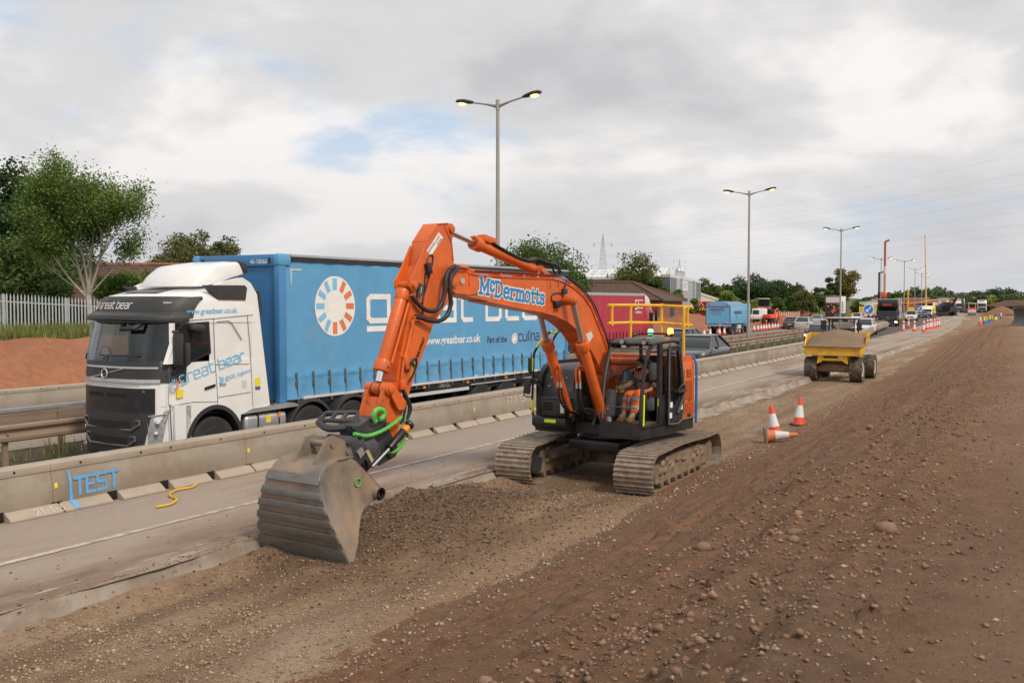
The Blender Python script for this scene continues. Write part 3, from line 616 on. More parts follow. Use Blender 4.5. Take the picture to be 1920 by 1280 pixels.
# upper frame ---------------------------------------------------
pl = [(-1.08, -1.12), (-.3, -1.12), (-.26, -.95), (.3, -.95), (.34, -1.22), (1.2, -1.22), (1.2, .90)]
rear = [(1.5*math.cos(R(a)), 1.5*math.sin(R(a))) for a in np.linspace(38, 142, 18)]
MB().prism(pl+[(p[0]*.99, p[1]*.99) for p in rear]+[(-1.1, .3)], 'z', .64, .84).build('upper_frame', M['black'], ex, bevel=.025)
cw = [(1.5*math.cos(R(a)), 1.5*math.sin(R(a))) for a in np.linspace(37, 143, 22)]
def cwring(z, k): return [(p[0]*k, p[1]*k, z) for p in cw]+[(-1.12*k, .6, z), (1.12*k, .6, z)]
MB().loft([cwring(.70, .97), cwring(.80, 1.0), cwring(1.72, 1.0), cwring(1.88, .985), cwring(1.97, .95), cwring(2.01, .89)]).build('counterweight', M[O], ex)
MB().tube(curve([(1.225, .955, .74), (1.23, .955, 1.2), (1.23, .955, 1.78), (1.19, .96, 1.93), (1.10, .97, 2.01), (.6, .98, 2.04)], 6), .026).build('trim_strip', M['blue'], ex)
hs = MB().bx(.42, 1.2, .30, .93, .845, 1.9).prism([(.30, 1.9), (.93, 1.9), (.93, 1.93), (.86, 2.02), (.30, 2.03)], 'x', .42, 1.17)
hsd = hs.build('engine_door', M[O], ex, bevel=.035)
louv = mat('dark_louvre', (.035, .02, .012), .7)
def louvre(y0, y1, z0, z1, n):
    b = MB().bx(1.2, 1.203, y0, y1, z0, z1, 1)
    dz = (z1-z0)/n
    for k in range(n): b.bx(1.203, 1.212, y0+.01, y1-.01, z0+k*dz+dz*.55, z0+(k+1)*dz, 0)
    for k in range(1, 5): b.bx(1.203, 1.213, y0+(y1-y0)*k/5-.004, y0+(y1-y0)*k/5+.004, z0, z1, 0)
    b.build('vent_grille', [M[O], louv], hsd, fix=False, smooth=False)
louvre(.40, .51, 1.60, 1.76, 6); louvre(.59, .80, 1.61, 1.77, 6); louvre(.42, .82, 1.20, 1.56, 14); louvre(.42, .81, .95, 1.15, 8)
MB().bx(1.2, 1.204, .62, .78, .87, .93).build('sticker', M['black'], hsd); MB().bx(1.2, 1.215, .68, .72, 1.165, 1.19).build('latch', M['black'], hsd)
MB().bx(1.16, 1.225, -.2, .92, .835, .86).build('side_step_trim', M['greypl'], ex, bevel=.008)
MB().bx(-1.1, .42, .3, 1.1, .84, 1.82).prism([(.3, 1.82), (1.1, 1.82), (1.0, 1.95), (.3, 1.95)], 'x', -1.02, .5).build('engine_bonnet', M[O], ex, bevel=.04)
# right hand housings: tank with rounded shoulder and tool box
tk = MB().prism([(-1.0, .84), (-1.0, 1.40), (-.98, 1.42), (-.90, 1.66), (-.80, 1.78), (-.55, 1.86), (.3, 1.86), (.3, .84)], 'x', -.98, -.34)
tk.build('tank_housing', M['charcoal'], ex, bevel=.02)
MB().prism([(-1.06, .80), (-1.06, 1.5), (-.98, 1.7), (-.82, 1.84), (-.55, 1.92), (.3, 1.92), (.3, .80)], 'x', -1.09, -.985).build('tank_side_panel', M['black'], ex, bevel=.045, seg=3)
tb = MB().bx(-.82, -.30, -1.30, -.98, .95, 1.26).build('tool_box', M['black'], ex, bevel=.018)
MB().bx(-.83, -.29, -1.31, -.97, 1.262, 1.285).build('lid', M['charcoal'], tb, bevel=.008)
b = MB()
for k in range(3): b.bx(-.78, -.58, -1.312, -1.30, 1.06+k*.055, 1.09+k*.055)
b.build('vent_slot', M['hole'], tb); MB().bx(-.40, -.32, -1.306, -1.30, 1.02, 1.19).build('data_plate', M['alloy'], tb)
MB().prism([(-1.36, .78), (-1.36, .93), (-.95, .95), (-.95, .70), (-1.2, .68)], 'x', -.98, -.26).build('front_step', M['black'], ex, bevel=.03)
MB().bx(-.70, -.46, -1.372, -1.362, .84, .90).build('reflector', M['lime'], ex)
b = MB()
for x, z in ((-.83, 1.63), (-.50, 1.63), (-.83, 1.47), (-.62, 1.47)): b.cyl((x, -1.02 if z < 1.5 else -.93, z), (x, -.90, z), .016, n=8)
b.build('bolt', M['alloy'], ex)
# guard rail on the right front corner and its mirrors
gr = [(-.60, -1.05, 2.47), (-.74, -1.1, 2.48), (-.86, -1.15, 2.37), (-.99, -1.2, 2.17), (-1.05, -1.2, 2.03), (-1.06, -1.2, 1.75), (-1.08, -1.2, 1.25), (-1.08, -1.2, .99), (-1.03, -1.2, .92), (-.80, -1.22, .89)]
rl = MB().tube(curve(gr, 4), .023).tube(curve([(-1.06, -1.2, 1.60), (-1.0, -1.18, 1.52), (-.92, -1.15, 1.42), (-.90, -1.12, .95)], 4), .022).build('grab_rail', M['black'], ex)
for a, c in (((-1.06, -1.2, 2.0), (-1.065, -1.2, 1.75)), ((-1.08, -1.2, 1.22), (-1.08, -1.2, .98)), ((-.87, -1.155, 2.36), (-.985, -1.2, 2.19)), ((-.62, -1.06, 2.472), (-.74, -1.1, 2.48))):
    MB().cyl(a, c, .0255, n=10).build('reflective_tape', M['lime'], rl)
r2 = MB().tube(curve([(-1.12, -.4, 1.8), (-1.13, -.4, 2.08), (-1.16, -.4, 2.16), (-1.12, -.4, 2.33), (-1.0, -.42, 2.47), (-.85, -.6, 2.48)], 4), .022).build('grab_rail', M['black'], ex)
MB().cyl((-1.12, -.4, 1.84), (-1.13, -.4, 2.09), .026).build('reflective_tape', M['lime'], r2)
MB().tube(curve([(-1.08, -1.2, 1.27), (-1.22, -1.22, 1.27), (-1.25, -1.22, 1.32), (-1.25, -1.22, 1.45)], 4), .012).build('mirror_arm', M['black'], ex)
MB().box((-1.17, -1.23, 1.47), (.15, .05, .30), (0, R(8), 0)).build('mirror', M['plastic'], ex, bevel=.035)
MB().box((-1.13, -1.2, 1.86), (.09, .06, .28), (0, 0, 0)).build('mirror', M['plastic'], ex, bevel=.03)
MB().box((-1.3, -1.1, 1.58), (.5, .04, .05), (0, 0, R(-12))).build('mirror_arm', M['black'], ex, bevel=.01)
# cab ---------------------------------------------------
CX0, CX1, CF, CB = .36, 1.2, -1.2, .31
cab = MB()
def bar(pts, r, rx=1.0): cab.tube(curve(pts, 5), r, n=8)
for x, s in ((CX0+.03, -1), (CX1-.035, 1)):
    cab.tube(curve([(x, CF+.02, .84), (x, CF+.05, 1.3), (x, CF+.14, 1.75), (x, CF+.28, 2.10), (x, CF+.42, 2.24), (x, CF+.62, 2.30), (x, CB-.1, 2.31), (x, CB-.02, 2.22), (x, CB, 1.6), (x, CB, .86)], 5), [.036]*46, n=8)
cab.bx(CX0, CX1, CF, CB, .80, .86)                    # sill and floor rim
cab.bx(CX0+.02, CX1-.02, CF-.015, CF+.05, .80, .92)
cab.bx(CX0+.02, CX0+.05, CF+.15, CB, .86, 1.32)       # boom-side lower wall
cab.bx(CX0+.03, CX1-.02, CB-.02, CB+.02, .86, 1.35)   # back wall
cab.bx(CX1-.06, CX1-.005, -.52, -.40, .86, 2.29)      # door post
cb = cab.build('cab', M['black'], ex)
MB().loft([[(CX0+.02, -.84, 2.255), (CX1-.02, -.84, 2.255), (CX1-.02, CB, 2.29), (CX0+.02, CB, 2.29)], [(CX0, -.88, 2.30), (CX1, -.88, 2.30), (CX1, CB+.03, 2.335), (CX0, CB+.03, 2.335)], [(CX0+.08, -.74, 2.375), (CX1-.08, -.74, 2.375), (CX1-.08, CB-.06, 2.385), (CX0+.08, CB-.06, 2.385)]]).build('roof', M['charcoal'], cb, bevel=.02)
wz = [(CF+.005, .94), (CF+.02, 1.3), (CF+.11, 1.75), (CF+.24, 2.06), (CF+.32, 2.17)]
gl_ = MB(); gl_.loft([[(CX0+.07, y, z), (CX1-.09, y, z)] for y, z in wz], closed=False, cap=False); gl_.build('windscreen', M['glass'], cb, fix=False)
fr = MB(); fr.tube(curve([(CX0+.06, CF+.0, .97), (CX0+.06, CF+.02, 1.3), (CX0+.06, CF+.11, 1.75), (CX0+.06, CF+.30, 2.16), (CX0+.12, CF+.33, 2.2), (CX1-.13, CF+.33, 2.2), (CX1-.08, CF+.30, 2.16)], 4), .014)
fr.tube([(CX0+.08, CF+.012, 1.19), (CX1-.09, CF+.012, 1.19)], .007); fr.build('windscreen_frame', M['greypl'], cb)
MB().add([(CX0+.035, CF+.2, 1.33), (CX0+.035, CB-.05, 1.33), (CX0+.035, CB-.05, 2.2), (CX0+.035, CF+.42, 2.2)], [(0, 1, 2, 3)]).build('side_window', M['glass'], cb, fix=False)
MB().add([(CX0+.08, CB, 1.36), (CX1-.06, CB, 1.36), (CX1-.06, CB, 2.2), (CX0+.08, CB, 2.2)], [(0, 1, 2, 3)]).build('rear_window', M['glass'], cb, fix=False)
MB().add([(CX1-.03, -.38, 1.36), (CX1-.03, CB-.05, 1.36), (CX1-.03, CB-.05, 2.2), (CX1-.03, -.38, 2.2)], [(0, 1, 2, 3)]).build('side_window', M['darkglass'], cb, fix=False)
MB().bx(CX1-.05, CX1-.01, -.40, CB, .86, 1.36).build('side_panel', M['black'], cb)
# the door, swung back flat against the cab side
dr = MB(); dx = 1.212
outer = [(-.27, .83), (.27, .86), (.34, 1.40), (.25, 1.95), (.16, 2.21), (-.22, 2.23), (-.27, 2.15)]
inner_ = [(-.19, 1.28), (.0, 1.12), (.22, 1.40), (.275, 1.45), (.19, 1.90), (.11, 2.14), (-.19, 2.16)]
def ring_plate(mb, o, i, x0, x1):
    n = len(o)
    for x in (x0, x1): mb.add([(x, *p) for p in o]+[(x, *p) for p in i], [(k, (k+1) % n, n+(k+1) % n, n+k) for k in range(n)])
    mb.add([(x0, *p) for p in o]+[(x1, *p) for p in o], [(k, (k+1) % n, n+(k+1) % n, n+k) for k in range(n)])
    mb.add([(x0, *p) for p in i]+[(x1, *p) for p in i], [(k, (k+1) % n, n+(k+1) % n, n+k) for k in range(n)])
ring_plate(dr, outer, inner_, dx, dx+.045)
door = dr.build('door', M['black'], cb)
MB().add([(dx+.02, *p) for p in inner_], [tuple(range(7))]).build('door_window', M['glass'], door, fix=False)
MB().tube(curve([(dx+.05, outer[k][0]*1.0, outer[k][1]) for k in (0, 1, 2, 3, 4, 5, 6)]+[(dx+.05, *outer[0])], 3), .014).build('door_seal', M['greypl'], door)
MB().bx(dx-.01, dx+.12, .0, .33, 1.38, 1.42).tube(curve([(dx+.06, .1, 1.42), (dx+.09, .16, 1.5), (dx+.09, .3, 1.5), (dx+.06, .36, 1.42)], 4), .012).tube([(dx+.07, .31, 1.40), (dx+.07, .22, 1.2), (dx+.07, .05, 1.0)], .028).build('door_handle', M['charcoal'], door)
for y, z in ((-.22, 1.12), (-.24, .93), (.20, 1.05)): MB().bx(dx+.046, dx+.049, y, y+.1, z, z+.10).build('sticker', M['print'], door)
MB().tube([(CX1+.006, CF+.05, .88), (CX1+.006, CF+.075, 1.42)], .018, n=6).build('reflective_tape', M['lime'], cb)
MB().tube([(CX1-.0, -.60, 1.18), (CX1, -.60, 1.32)], .014, n=6).build('reflective_tape', M['lime'], cb)
MB().tube([(CX1, -.62, .9), (CX1, -.61, 1.6)], .012).build('grab_handle', M['black'], cb)
MB().bx(CX1+.02, CX1+.10, -1.02, -.82, 1.66, 1.97).build('mirror', M['plastic'], cb, bevel=.03); MB().tube(curve([(CX1-.02, -1.0, 2.0), (CX1+.06, -1.0, 2.0), (CX1+.08, -.92, 1.9)], 4), .01).build('mirror_arm', M['black'], cb)
# inside: seat, consoles, levers, monitor
st = MB().box((.72, -.22, 1.16), (.48, .50, .13)).box((.72, .06, 1.52), (.46, .13, .70), (R(-9), 0, 0)).box((.72, .12, 1.94), (.26, .09, .2), (R(-9), 0, 0)).build('seat', M['rubber'], cb, bevel=.04)
MB().box((.45, -.36, 1.22), (.13, .5, .2)).box((1.02, -.36, 1.2), (.13, .46, .24), (0, 0, 0)).build('console', M['greypl'], cb, bevel=.03)
MB().bx(.5, .95, -.45, .0, .88, 1.08).build('seat_base', M['rubber'], cb)
MB().tube([(.46, -.62, 1.3), (.45, -.68, 1.46)], .014).sph((.45, -.69, 1.48), (.028, .028, .045), 8, 6).tube([(1.02, -.58, 1.3), (1.02, -.64, 1.42)], .014).build('joystick', M['black'], cb)
MB().tube(curve([(.62, -.86, .9), (.63, -.90, 1.1), (.66, -.92, 1.36)], 4), .01).tube(curve([(.72, -.86, .9), (.73, -.90, 1.1), (.76, -.92, 1.36)], 4), .01).box((.67, -.92, 1.37), (.06, .02, .02)).box((.77, -.92, 1.37), (.06, .02, .02)).build('travel_lever', M['black'], cb)
MB().box((.46, -.98, 1.22), (.16, .2, .5), (R(-12), 0, R(10))).build('side_console', M['greypl'], cb, bevel=.05)
MB().box((.47, -.66, 1.66), (.05, .18, .14), (0, 0, R(25))).build('monitor', M['black'], cb, bevel=.01)
MB().tube(curve([(.44, -.5, 1.6), (.52, -.6, 1.78), (.66, -.4, 1.86)], 4), .014).tube(curve([(.42, -.75, 1.7), (.5, -.75, 1.62), (.47, -.7, 1.5)], 4), .012).build('cable', M['black'], cb)
MB().box((.43, -.58, 1.45), (.1, .16, .12)).build('document_tray', M['sticker'], cb, bevel=.01)
MB().box((.42, -.3, 1.68), (.02, .22, .22)).build('notice', M['bluep'], cb)
MB().bx(CX0+.05, CX1-.07, CF+.06, CB-.02, .861, .885).build('floor_mat', mat('dusty_rubber_mat', (.08, .06, .045), .9, var=.3), cb)
# roof lamps, beacons, handrail
for x in (.66, 1.1):
    MB().lathe([(.03, .03), (.062, .02), (.066, -.04), (.056, -.05), (.02, -.05)], (x, -.90, 2.33), 'y', 16).build('roof_lamp', M['black'], cb)
    MB().cyl((x, -.953, 2.33), (x, -.945, 2.33), .048, n=16).build('lens', M['lens'], cb)
MB().tube(curve([(.5, -.25, 2.38), (.55, -.2, 2.44), (.62, 0, 2.45), (.9, .2, 2.44), (1.1, .2, 2.43)], 4), .02).build('lamp_bar', M['black'], cb)
MB().cyl((.62, .24, 2.37), (.62, .24, 2.42), .035).build('beacon_base', M['black'], cb); MB().lathe([(.03, 0), (.05, .0), (.045, .09), (.03, .1)], (.62, .24, 2.42), 'z', 14).build('green_beacon', M['greenlit'], cb)
MB().cyl((1.03, .24, 2.33), (1.03, .24, 2.43), .055, n=14).build('beacon_base', mat('purple_plastic', (.06, .02, .08), .4), cb); MB().lathe([(.03, 0), (.055, .0), (.05, .10), (.03, .115)], (1.03, .24, 2.43), 'z', 14).build('amber_beacon', M['amberlit'], cb)
hr = MB(); y_ = 'yellow'; rr_ = .027
tr = [(.20, -1.1, 2.96), (.20, 1.0, 2.955), (.95, 1.12, 2.93)]
hr.tube([(.16, -.55, 2.97), (.22, .2, 2.97), (.42, 1.1, 2.96)], rr_).tube([(.16, -.55, 2.64), (.22, .2, 2.64), (.42, 1.1, 2.62)], rr_)
for x, y, z0 in ((.17, -.43, 2.62), (.22, .2, 2.32), (.42, 1.1, 2.0)): hr.cyl((x, y, z0), (x, y, 2.97), rr_).cyl((x, y, 2.93), (x, y, 3.0), .036).cyl((x, y, 2.6), (x, y, 2.68), .036)
hr.tube(curve([(1.06, .75, 2.0), (1.06, .75, 2.82), (1.06, .78, 2.91), (1.06, .86, 2.935), (1.05, 1.12, 2.93)], 4), rr_).tube([(1.06, .75, 2.60), (1.05, 1.12, 2.58)], rr_).cyl((1.055, .92, 2.60), (1.055, .92, 2.94), rr_)
hr.tube([(.42, 1.1, 2.96), (1.05, 1.12, 2.93)], rr_).tube([(.42, 1.1, 2.62), (1.05, 1.12, 2.58)], rr_)
for p in ((1.06, .75, 2.60), (1.055, .92, 2.93), (1.055, .92, 2.60)): hr.cyl((p[0], p[1], p[2]-.05), (p[0], p[1], p[2]+.05), .037)
hr.build('handrail', M['yellow'], ex)
# boom ---------------------------------------------------
BW = .175
nose = [(-5.15+.135*math.cos(R(a)), 3.32+.135*math.sin(R(a))) for a in (250, 215, 180, 145, 110, 90)]
low = [(-.45, 1.02), (-.62, 1.42), (-.75, 1.70), (-.96, 1.93), (-1.16, 2.14), (-1.36, 2.31), (-1.6, 2.50), (-1.82, 2.62), (-2.06, 2.72), (-2.4, 2.81), (-2.8, 2.875), (-3.41, 2.935), (-4.31, 3.05), (-4.78, 3.11)]
top = [(-4.78, 3.45), (-4.52, 3.425), (-3.41, 3.41), (-2.7, 3.41), (-2.47, 3.41), (-2.15, 3.37), (-1.83, 3.28), (-1.49, 3.13), (-1.22, 2.93), (-1.0, 2.65), (-.82, 2.42), (-.66, 2.18), (-.48, 1.9), (-.28, 1.5), (-.12, 1.15), (-.16, 1.0), (-.3, .96)]
bm_ = MB().prism(low+nose+top, 'x', -BW, BW)
def strip(mb, pts, hw, t):
    for (a, c) in zip(pts[:-1], pts[1:]):
        d = V((c[0]-a[0], c[1]-a[1])).normalized(); q = V((-d.y, d.x))*t
        mb.prism([a, c, (c[0]+q.x, c[1]+q.y), (a[0]+q.x, a[1]+q.y)], 'x', -hw, hw)
strip(bm_, top[:13], BW+.022, .016); strip(bm_, low[:13], BW+.018, .014)
boom = bm_.build('boom', M[O], ex, bevel=.006)
for x, s in ((BW, 1), (-BW, -1)):
    MB().cyl((x, -5.15, 3.32), (x+s*.05, -5.15, 3.32), .075, n=20).cyl((x, -5.04, 3.33), (x+s*.03, -5.04, 3.33), .012, n=8).build('boom_pin', M[O], boom, bevel=.008)
MB().cyl((BW+.001, -4.93, 3.335), (BW+.02, -4.93, 3.335), .045, n=18).build('pin_cap', M['alloy'], boom)
MB().prism([(-3.02, 3.41), (-2.78, 3.50), (-2.72, 3.60), (-2.62, 3.62), (-2.55, 3.56), (-2.18, 3.39)], 'x', .075, .10).prism([(-3.02, 3.41), (-2.78, 3.50), (-2.72, 3.60), (-2.62, 3.62), (-2.55, 3.56), (-2.18, 3.39)], 'x', -.10, -.075).cyl((-.14, -2.67, 3.55), (.14, -2.67, 3.55), .045, n=16).build('cylinder_bracket', M[O], boom, bevel=.005)
# side reinforcement, seams
MB().bx(BW, BW+.004, -2.63, -2.625, 2.86, 3.41).build('weld_seam', M['orange_worn'], boom)
for y in (-4.75, -3.93, -2.52, -2.27): MB().bx(BW+.002, BW+.014, y-.012, y+.012, 3.27, 3.44).build('hose_clip', M[O], boom)
MB().prism([(-5.1, 3.16), (-4.8, 3.13), (-4.55, 3.16), (-4.8, 3.19)], 'x', BW, BW+.02).build('stiffener', M[O], boom)
# arm cylinder
def cyl_part(name, p0, p1, r, m=O, parent=ex, flange=None, n=20):
    mb = MB().cyl(p0, p1, r, n=n)
    if flange:
        a, c = V(p0), V(p1); d = (c-a).normalized(); mb.cyl(a-d*.0, a+d*flange[1], flange[0], n=n)
    return mb.build(name, M[m], parent, bevel=.006)
ac = cyl_part('arm_cylinder', (0, -4.42, 3.935), (0, -2.80, 3.58), .085, flange=(.112, .17))
MB().cyl((0, -5.11, 4.09), (0, -4.42, 3.935), .047, n=18).build('rod', M['chrome'], ac)
MB().cyl((-.1, -2.67, 3.55), (.1, -2.67, 3.55), .08, n=16).build('cylinder_eye', M[O], ac)
MB().box((.03, -4.18, 4.0), (.16, .16, .1), (R(-12), 0, 0)).box((.03, -4.02, 3.98), (.12, .2, .1), (R(-12), 0, 0)).build('port_block', M[O], ac, bevel=.01)
b = MB()
for k in range(18): b.sph((.095*math.cos(k*.35), -4.43+.0, 3.93+.095*math.sin(k*.35)), .015, 6, 4)
b.build('bolt', M[O], ac)
for k, (x, d) in enumerate(((.07, 0), (.10, .015), (.04, .02), (.01, .0))):
    MB().tube(curve([(x, -4.04, 3.93+d), (x, -3.87, 3.87+d), (x, -3.57, 3.78+d), (x, -3.25, 3.71+d), (x, -3.01, 3.69+d), (x, -2.79, 3.72+d), (x, -2.58, 3.69+d), (x, -2.33, 3.65+d), (x, -2.15-.12*(k % 2), 3.66+d), (x, -2.06-.12*(k % 2), 3.57+d), (x, -1.98-.12*(k % 2), 3.48)], 4), .017).build('hydraulic_hose', M['hose'], boom)
MB().tube([(-.06, -4.1, 3.97), (-.06, -2.9, 3.70), (-.02, -2.8, 3.66)], .02).build('steel_pipe', M[O], ac)
# pipes along the boom back
for x, d in ((.15, .0), (.09, .025), (-.09, .01)):
    MB().tube(curve([(x, -5.1, 3.50+d), (x, -4.94, 3.545+d), (x, -4.74, 3.53+d), (x, -4.57, 3.485+d), (x, -3.66, 3.47+d), (x, -2.44, 3.455+d), (x, -2.11, 3.43+d), (x, -1.83, 3.345+d), (x, -1.46, 3.19+d), (x, -1.14, 2.95+d), (x, -.92, 2.68+d), (x, -.74, 2.46+d), (x, -.56, 2.2+d)], 4), .016).build('steel_pipe', M[O], boom)
for x, d in ((.17, .05), (.12, .055)):
    MB().tube(curve([(x, -4.6, 3.47+d*.5), (x, -3.66, 3.47+d*.4), (x, -2.44, 3.45+d*.5), (x, -2.05, 3.43+d), (x, -1.78, 3.34+d), (x, -1.40, 3.17+d), (x, -1.06, 2.92+d), (x, -.86, 2.66+d), (x, -.66, 2.4+d), (x, -.5, 2.1+d)], 4), .013).build('hydraulic_hose', M['hose'], boom)
for (y, z) in ((-4.75, 3.48), (-3.93, 3.45), (-3.3, 3.445), (-2.9, 3.44), (-1.83, 3.31), (-1.5, 3.16), (-1.22, 2.98), (-1.0, 2.72), (-.82, 2.47)): MB().box((.06, y, z+.0), (.24, .05, .05)).build('pipe_clamp', M[O], boom, bevel=.006)
# boom cylinders (lift rams)
for s in (1, -1):
    x = s*.36; p0, p1, p2 = V((x, -2.13, 3.05)), V((x, -1.82, 2.34)), V((x, -1.05, .95))
    lc = MB().cyl(p1, p2, .088, n=20).cyl(p1, p1+(p2-p1).normalized()*.16, .115, n=20).build('boom_cylinder', M[O], ex, bevel=.006)
    MB().cyl(p0, p1, .047, n=18).build('rod', M['old_chrome'], lc)
    MB().cyl((x-s*.2, p0.y, p0.z), (x+s*.05, p0.y, p0.z), .075, n=18).cyl((x+s*.03, p0.y, p0.z), (x+s*.08, p0.y, p0.z), .06, n=8).build('rod_eye', M['orange_worn'], lc, bevel=.006)
    b = MB()
    for q in (0, 1): b.tube(curve([(x-s*(.02), -1.5+q*.03, 1.87-q*.05), (x-s*.14-.02, -1.62+q*.03, 1.9-q*.06), (x-s*.2+q*s*.07, -1.68, 1.84-q*.04), (x-s*.2+q*s*.07, -1.66, 1.62)], 4), .021)
    b.build('steel_pipe', M[O], lc)
    for q in (0, 1):
        MB().cyl((x-s*.2+q*s*.07, -1.66, 1.64), (x-s*.2+q*s*.07, -1.65, 1.52), .021).build('hose_fitting', M['alloy'], lc)
        MB().tube(curve([(x-s*.2+q*s*.07, -1.65, 1.52), (x-s*.21+q*s*.07, -1.6, 1.3), (x-s*.22+q*s*.05, -1.4, 1.08), (x-s*.2, -1.0, .98)], 4), .02).build('hydraulic_hose', M['hose'], lc)
# boom foot bracket and valve clutter
MB().prism([(-1.2, .84), (-1.05, 1.1), (-.7, 1.3), (-.2, 1.3), (.1, .84)], 'x', .20, .25).prism([(-1.2, .84), (-1.05, 1.1), (-.7, 1.3), (-.2, 1.3), (.1, .84)], 'x', -.25, -.20).build('boom_bracket', M['black'], ex, bevel=.01)
MB().box((0, .1, 1.0), (.5, .4, .3)).box((-.1, -.3, .95), (.3, 1.0, .2)).tube(curve([(-.2, -.98, 1.0), (0, -1.05, 1.1), (.25, -1.0, 1.05)], 4), .025).build('valve_block', M['black'], ex, bevel=.01)
# boom-mounted lamp, camera, cable, decals
wl_ = MB().box((BW+.045, -2.38, 2.99), (.07, .16, .11), (R(10), 0, 0)).build('work_lamp', M['black'], boom, bevel=.015)
MB().tube(curve([(BW+.02, -2.40, 3.04), (BW+.02, -2.52, 3.06), (BW+.02, -2.48, 3.16), (BW+.02, -2.2, 3.17), (BW+.02, -2.2, 3.0), (BW+.02, -2.3, 2.95)], 4), .01).build('cable', M['black'], boom)
MB().box((BW+.03, -2.13, 3.21), (.05, .12, .09)).tube([(BW+.02, -2.12, 3.25), (BW+.02, -2.03, 3.41)], .017).build('junction_box', M['plastic'], boom, bevel=.01)
MB().add([(BW+.0035, *p) for p in ((-1.38, 2.46), (-1.19, 2.51), (-1.12, 2.42), (-1.27, 2.31))], [(0, 1, 2, 3)]).build('decal', M['offwhite'], boom, fix=False)
bx_, bz_ = V((0, 1, -.097)).normalized(), (0, .097, 1)
# company name on the boom: white outline plate, blue letters
MCD = {'M': (1.18, [[(.1,0),(.1,1),(.5,.25),(.9,1),(.9,0)], [(-.05,0),(.27,0)], [(.73,0),(1.05,0)], [(-.05,1),(.16,1)], [(.84,1),(1.05,1)]]),
 'c': (.78, [[(.58,.72),(.42,.93),(.2,.93),(.05,.72),(.05,.25),(.2,.05),(.42,.05),(.6,.22)]]), 'D': (1.05, [[(.15,0),(.15,1)], [(0,1),(.5,1),(.8,.75),(.8,.25),(.5,0),(0,0)]]),
 'e': (.78, [[(.05,.38),(.6,.38),(.58,.58),(.44,.7),(.2,.7),(.05,.55),(.05,.18),(.2,.02),(.45,.02),(.6,.14)]]), 'r': (.72, [[(.15,0),(.15,.68),(.02,.68)], [(.15,.45),(.35,.68),(.56,.66)], [(.0,0),(.36,0)]]),
 'm': (1.14, [[(.13,0),(.13,.68),(.0,.68)], [(.13,.5),(.3,.68),(.45,.68),(.52,.55),(.52,0)], [(.52,.5),(.7,.68),(.85,.68),(.92,.55),(.92,0)], [(0,0),(.27,0)], [(.43,0),(.62,0)], [(.82,0),(1.05,0)]]),
 'o': (.80, [[(.2,.02),(.45,.02),(.6,.2),(.6,.5),(.45,.7),(.2,.7),(.05,.5),(.05,.2),(.2,.02)]]), 't': (.60, [[(.2,.95),(.2,.15),(.28,.02),(.48,.05)], [(0,.68),(.46,.68)]]), 's': (.70, [[(.5,.52),(.5,.66),(.3,.7),(.1,.64),(.08,.48),(.5,.28),(.5,.1),(.3,.02),(.1,.05),(.06,.22)]])}
STROKES.update({'mc'+k: v for k, v in MCD.items()})
def mcd(name, m, pen, x):
    mb = MB(); cx_ = 0
    for ch, k, dz_ in (('M', 1, 0), ('c', .72, .27), ('D', 1, -.03), ('e', 1, -.03), ('r', 1, -.03), ('m', 1, -.03), ('o', 1, -.03), ('t', 1, -.03), ('t', 1, -.03), ('s', 1, -.03)):
        adv, st_ = MCD[ch]
        for pl_ in st_:
            for (p, q) in zip(pl_[:-1], pl_[1:]):
                A_, B_ = V((cx_+p[0]*k, p[1]*k+dz_)), V((cx_+q[0]*k, q[1]*k+dz_)); d_ = (B_-A_).normalized(); n_ = V((-d_.y, d_.x))*pen/2; e_2 = d_*pen*.42
                mb.add([(A_-e_2+n_).to_3d(), (A_-e_2-n_).to_3d(), (B_+e_2-n_).to_3d(), (B_+e_2+n_).to_3d()], [(0, 1, 2, 3)])
        cx_ += adv*k*.985
    for i, q in enumerate(mb.v): mb.v[i] = (q[0]*.225, q[1]*.225, .00002*(i//4))
    mb.xf(frame((x, -4.50, 3.165), bx_, bz_)); mb.build(name, m, boom, fix=False, smooth=False)
mcd('name_outline', M['whitepl'], .36, BW+.0045); mcd('company_name', M['mcblue'], .195, BW+.008)
# stick ---------------------------------------------------
SW = .12
spoly = [(-5.43, 4.14), (-5.20, 4.165)]+[(-5.11+.085*math.cos(R(a)), 4.09+.085*math.sin(R(a))) for a in (100, 60, 20, -20, -50)]+[(-5.10, 3.9), (-5.05, 3.6), (-4.98, 3.4), (-5.0, 3.2), (-5.1, 3.08), (-5.25, 2.98), (-5.55, 2.67), (-5.66, 2.45), (-5.92, 2.04), (-6.08, 1.71), (-6.2, 1.49), (-6.38, 1.08)]+[(-6.48+.12*math.cos(R(a)), 1.02+.12*math.sin(R(a))) for a in (10, -40, -90, -140, 170)]+[(-6.56, 1.4), (-6.45, 1.75), (-6.33, 1.95), (-6.23, 2.36), (-6.11, 2.71), (-5.98, 3.08), (-5.77, 3.54), (-5.67, 3.88)]
sk = MB().prism(spoly, 'x', -SW, SW)
strip(sk, [(-5.43, 4.14), (-5.67, 3.88), (-5.77, 3.54), (-5.98, 3.08), (-6.11, 2.71), (-6.23, 2.36), (-6.33, 1.95)], SW+.018, -.012)
strip(sk, [(-5.20, 4.165), (-5.43, 4.14)], SW+.018, -.012)
strip(sk, [(-5.10, 3.9), (-5.27, 4.13)], SW+.012, .01)
strip(sk, [(-5.06, 3.62), (-5.10, 3.9)], SW+.012, .012)
stick = sk.build('stick', M[O], ex, bevel=.006)
MB().cyl((-SW-.035, -5.11, 4.09), (SW+.035, -5.11, 4.09), .055, n=18).build('stick_pin', M[O], stick, bevel=.006)
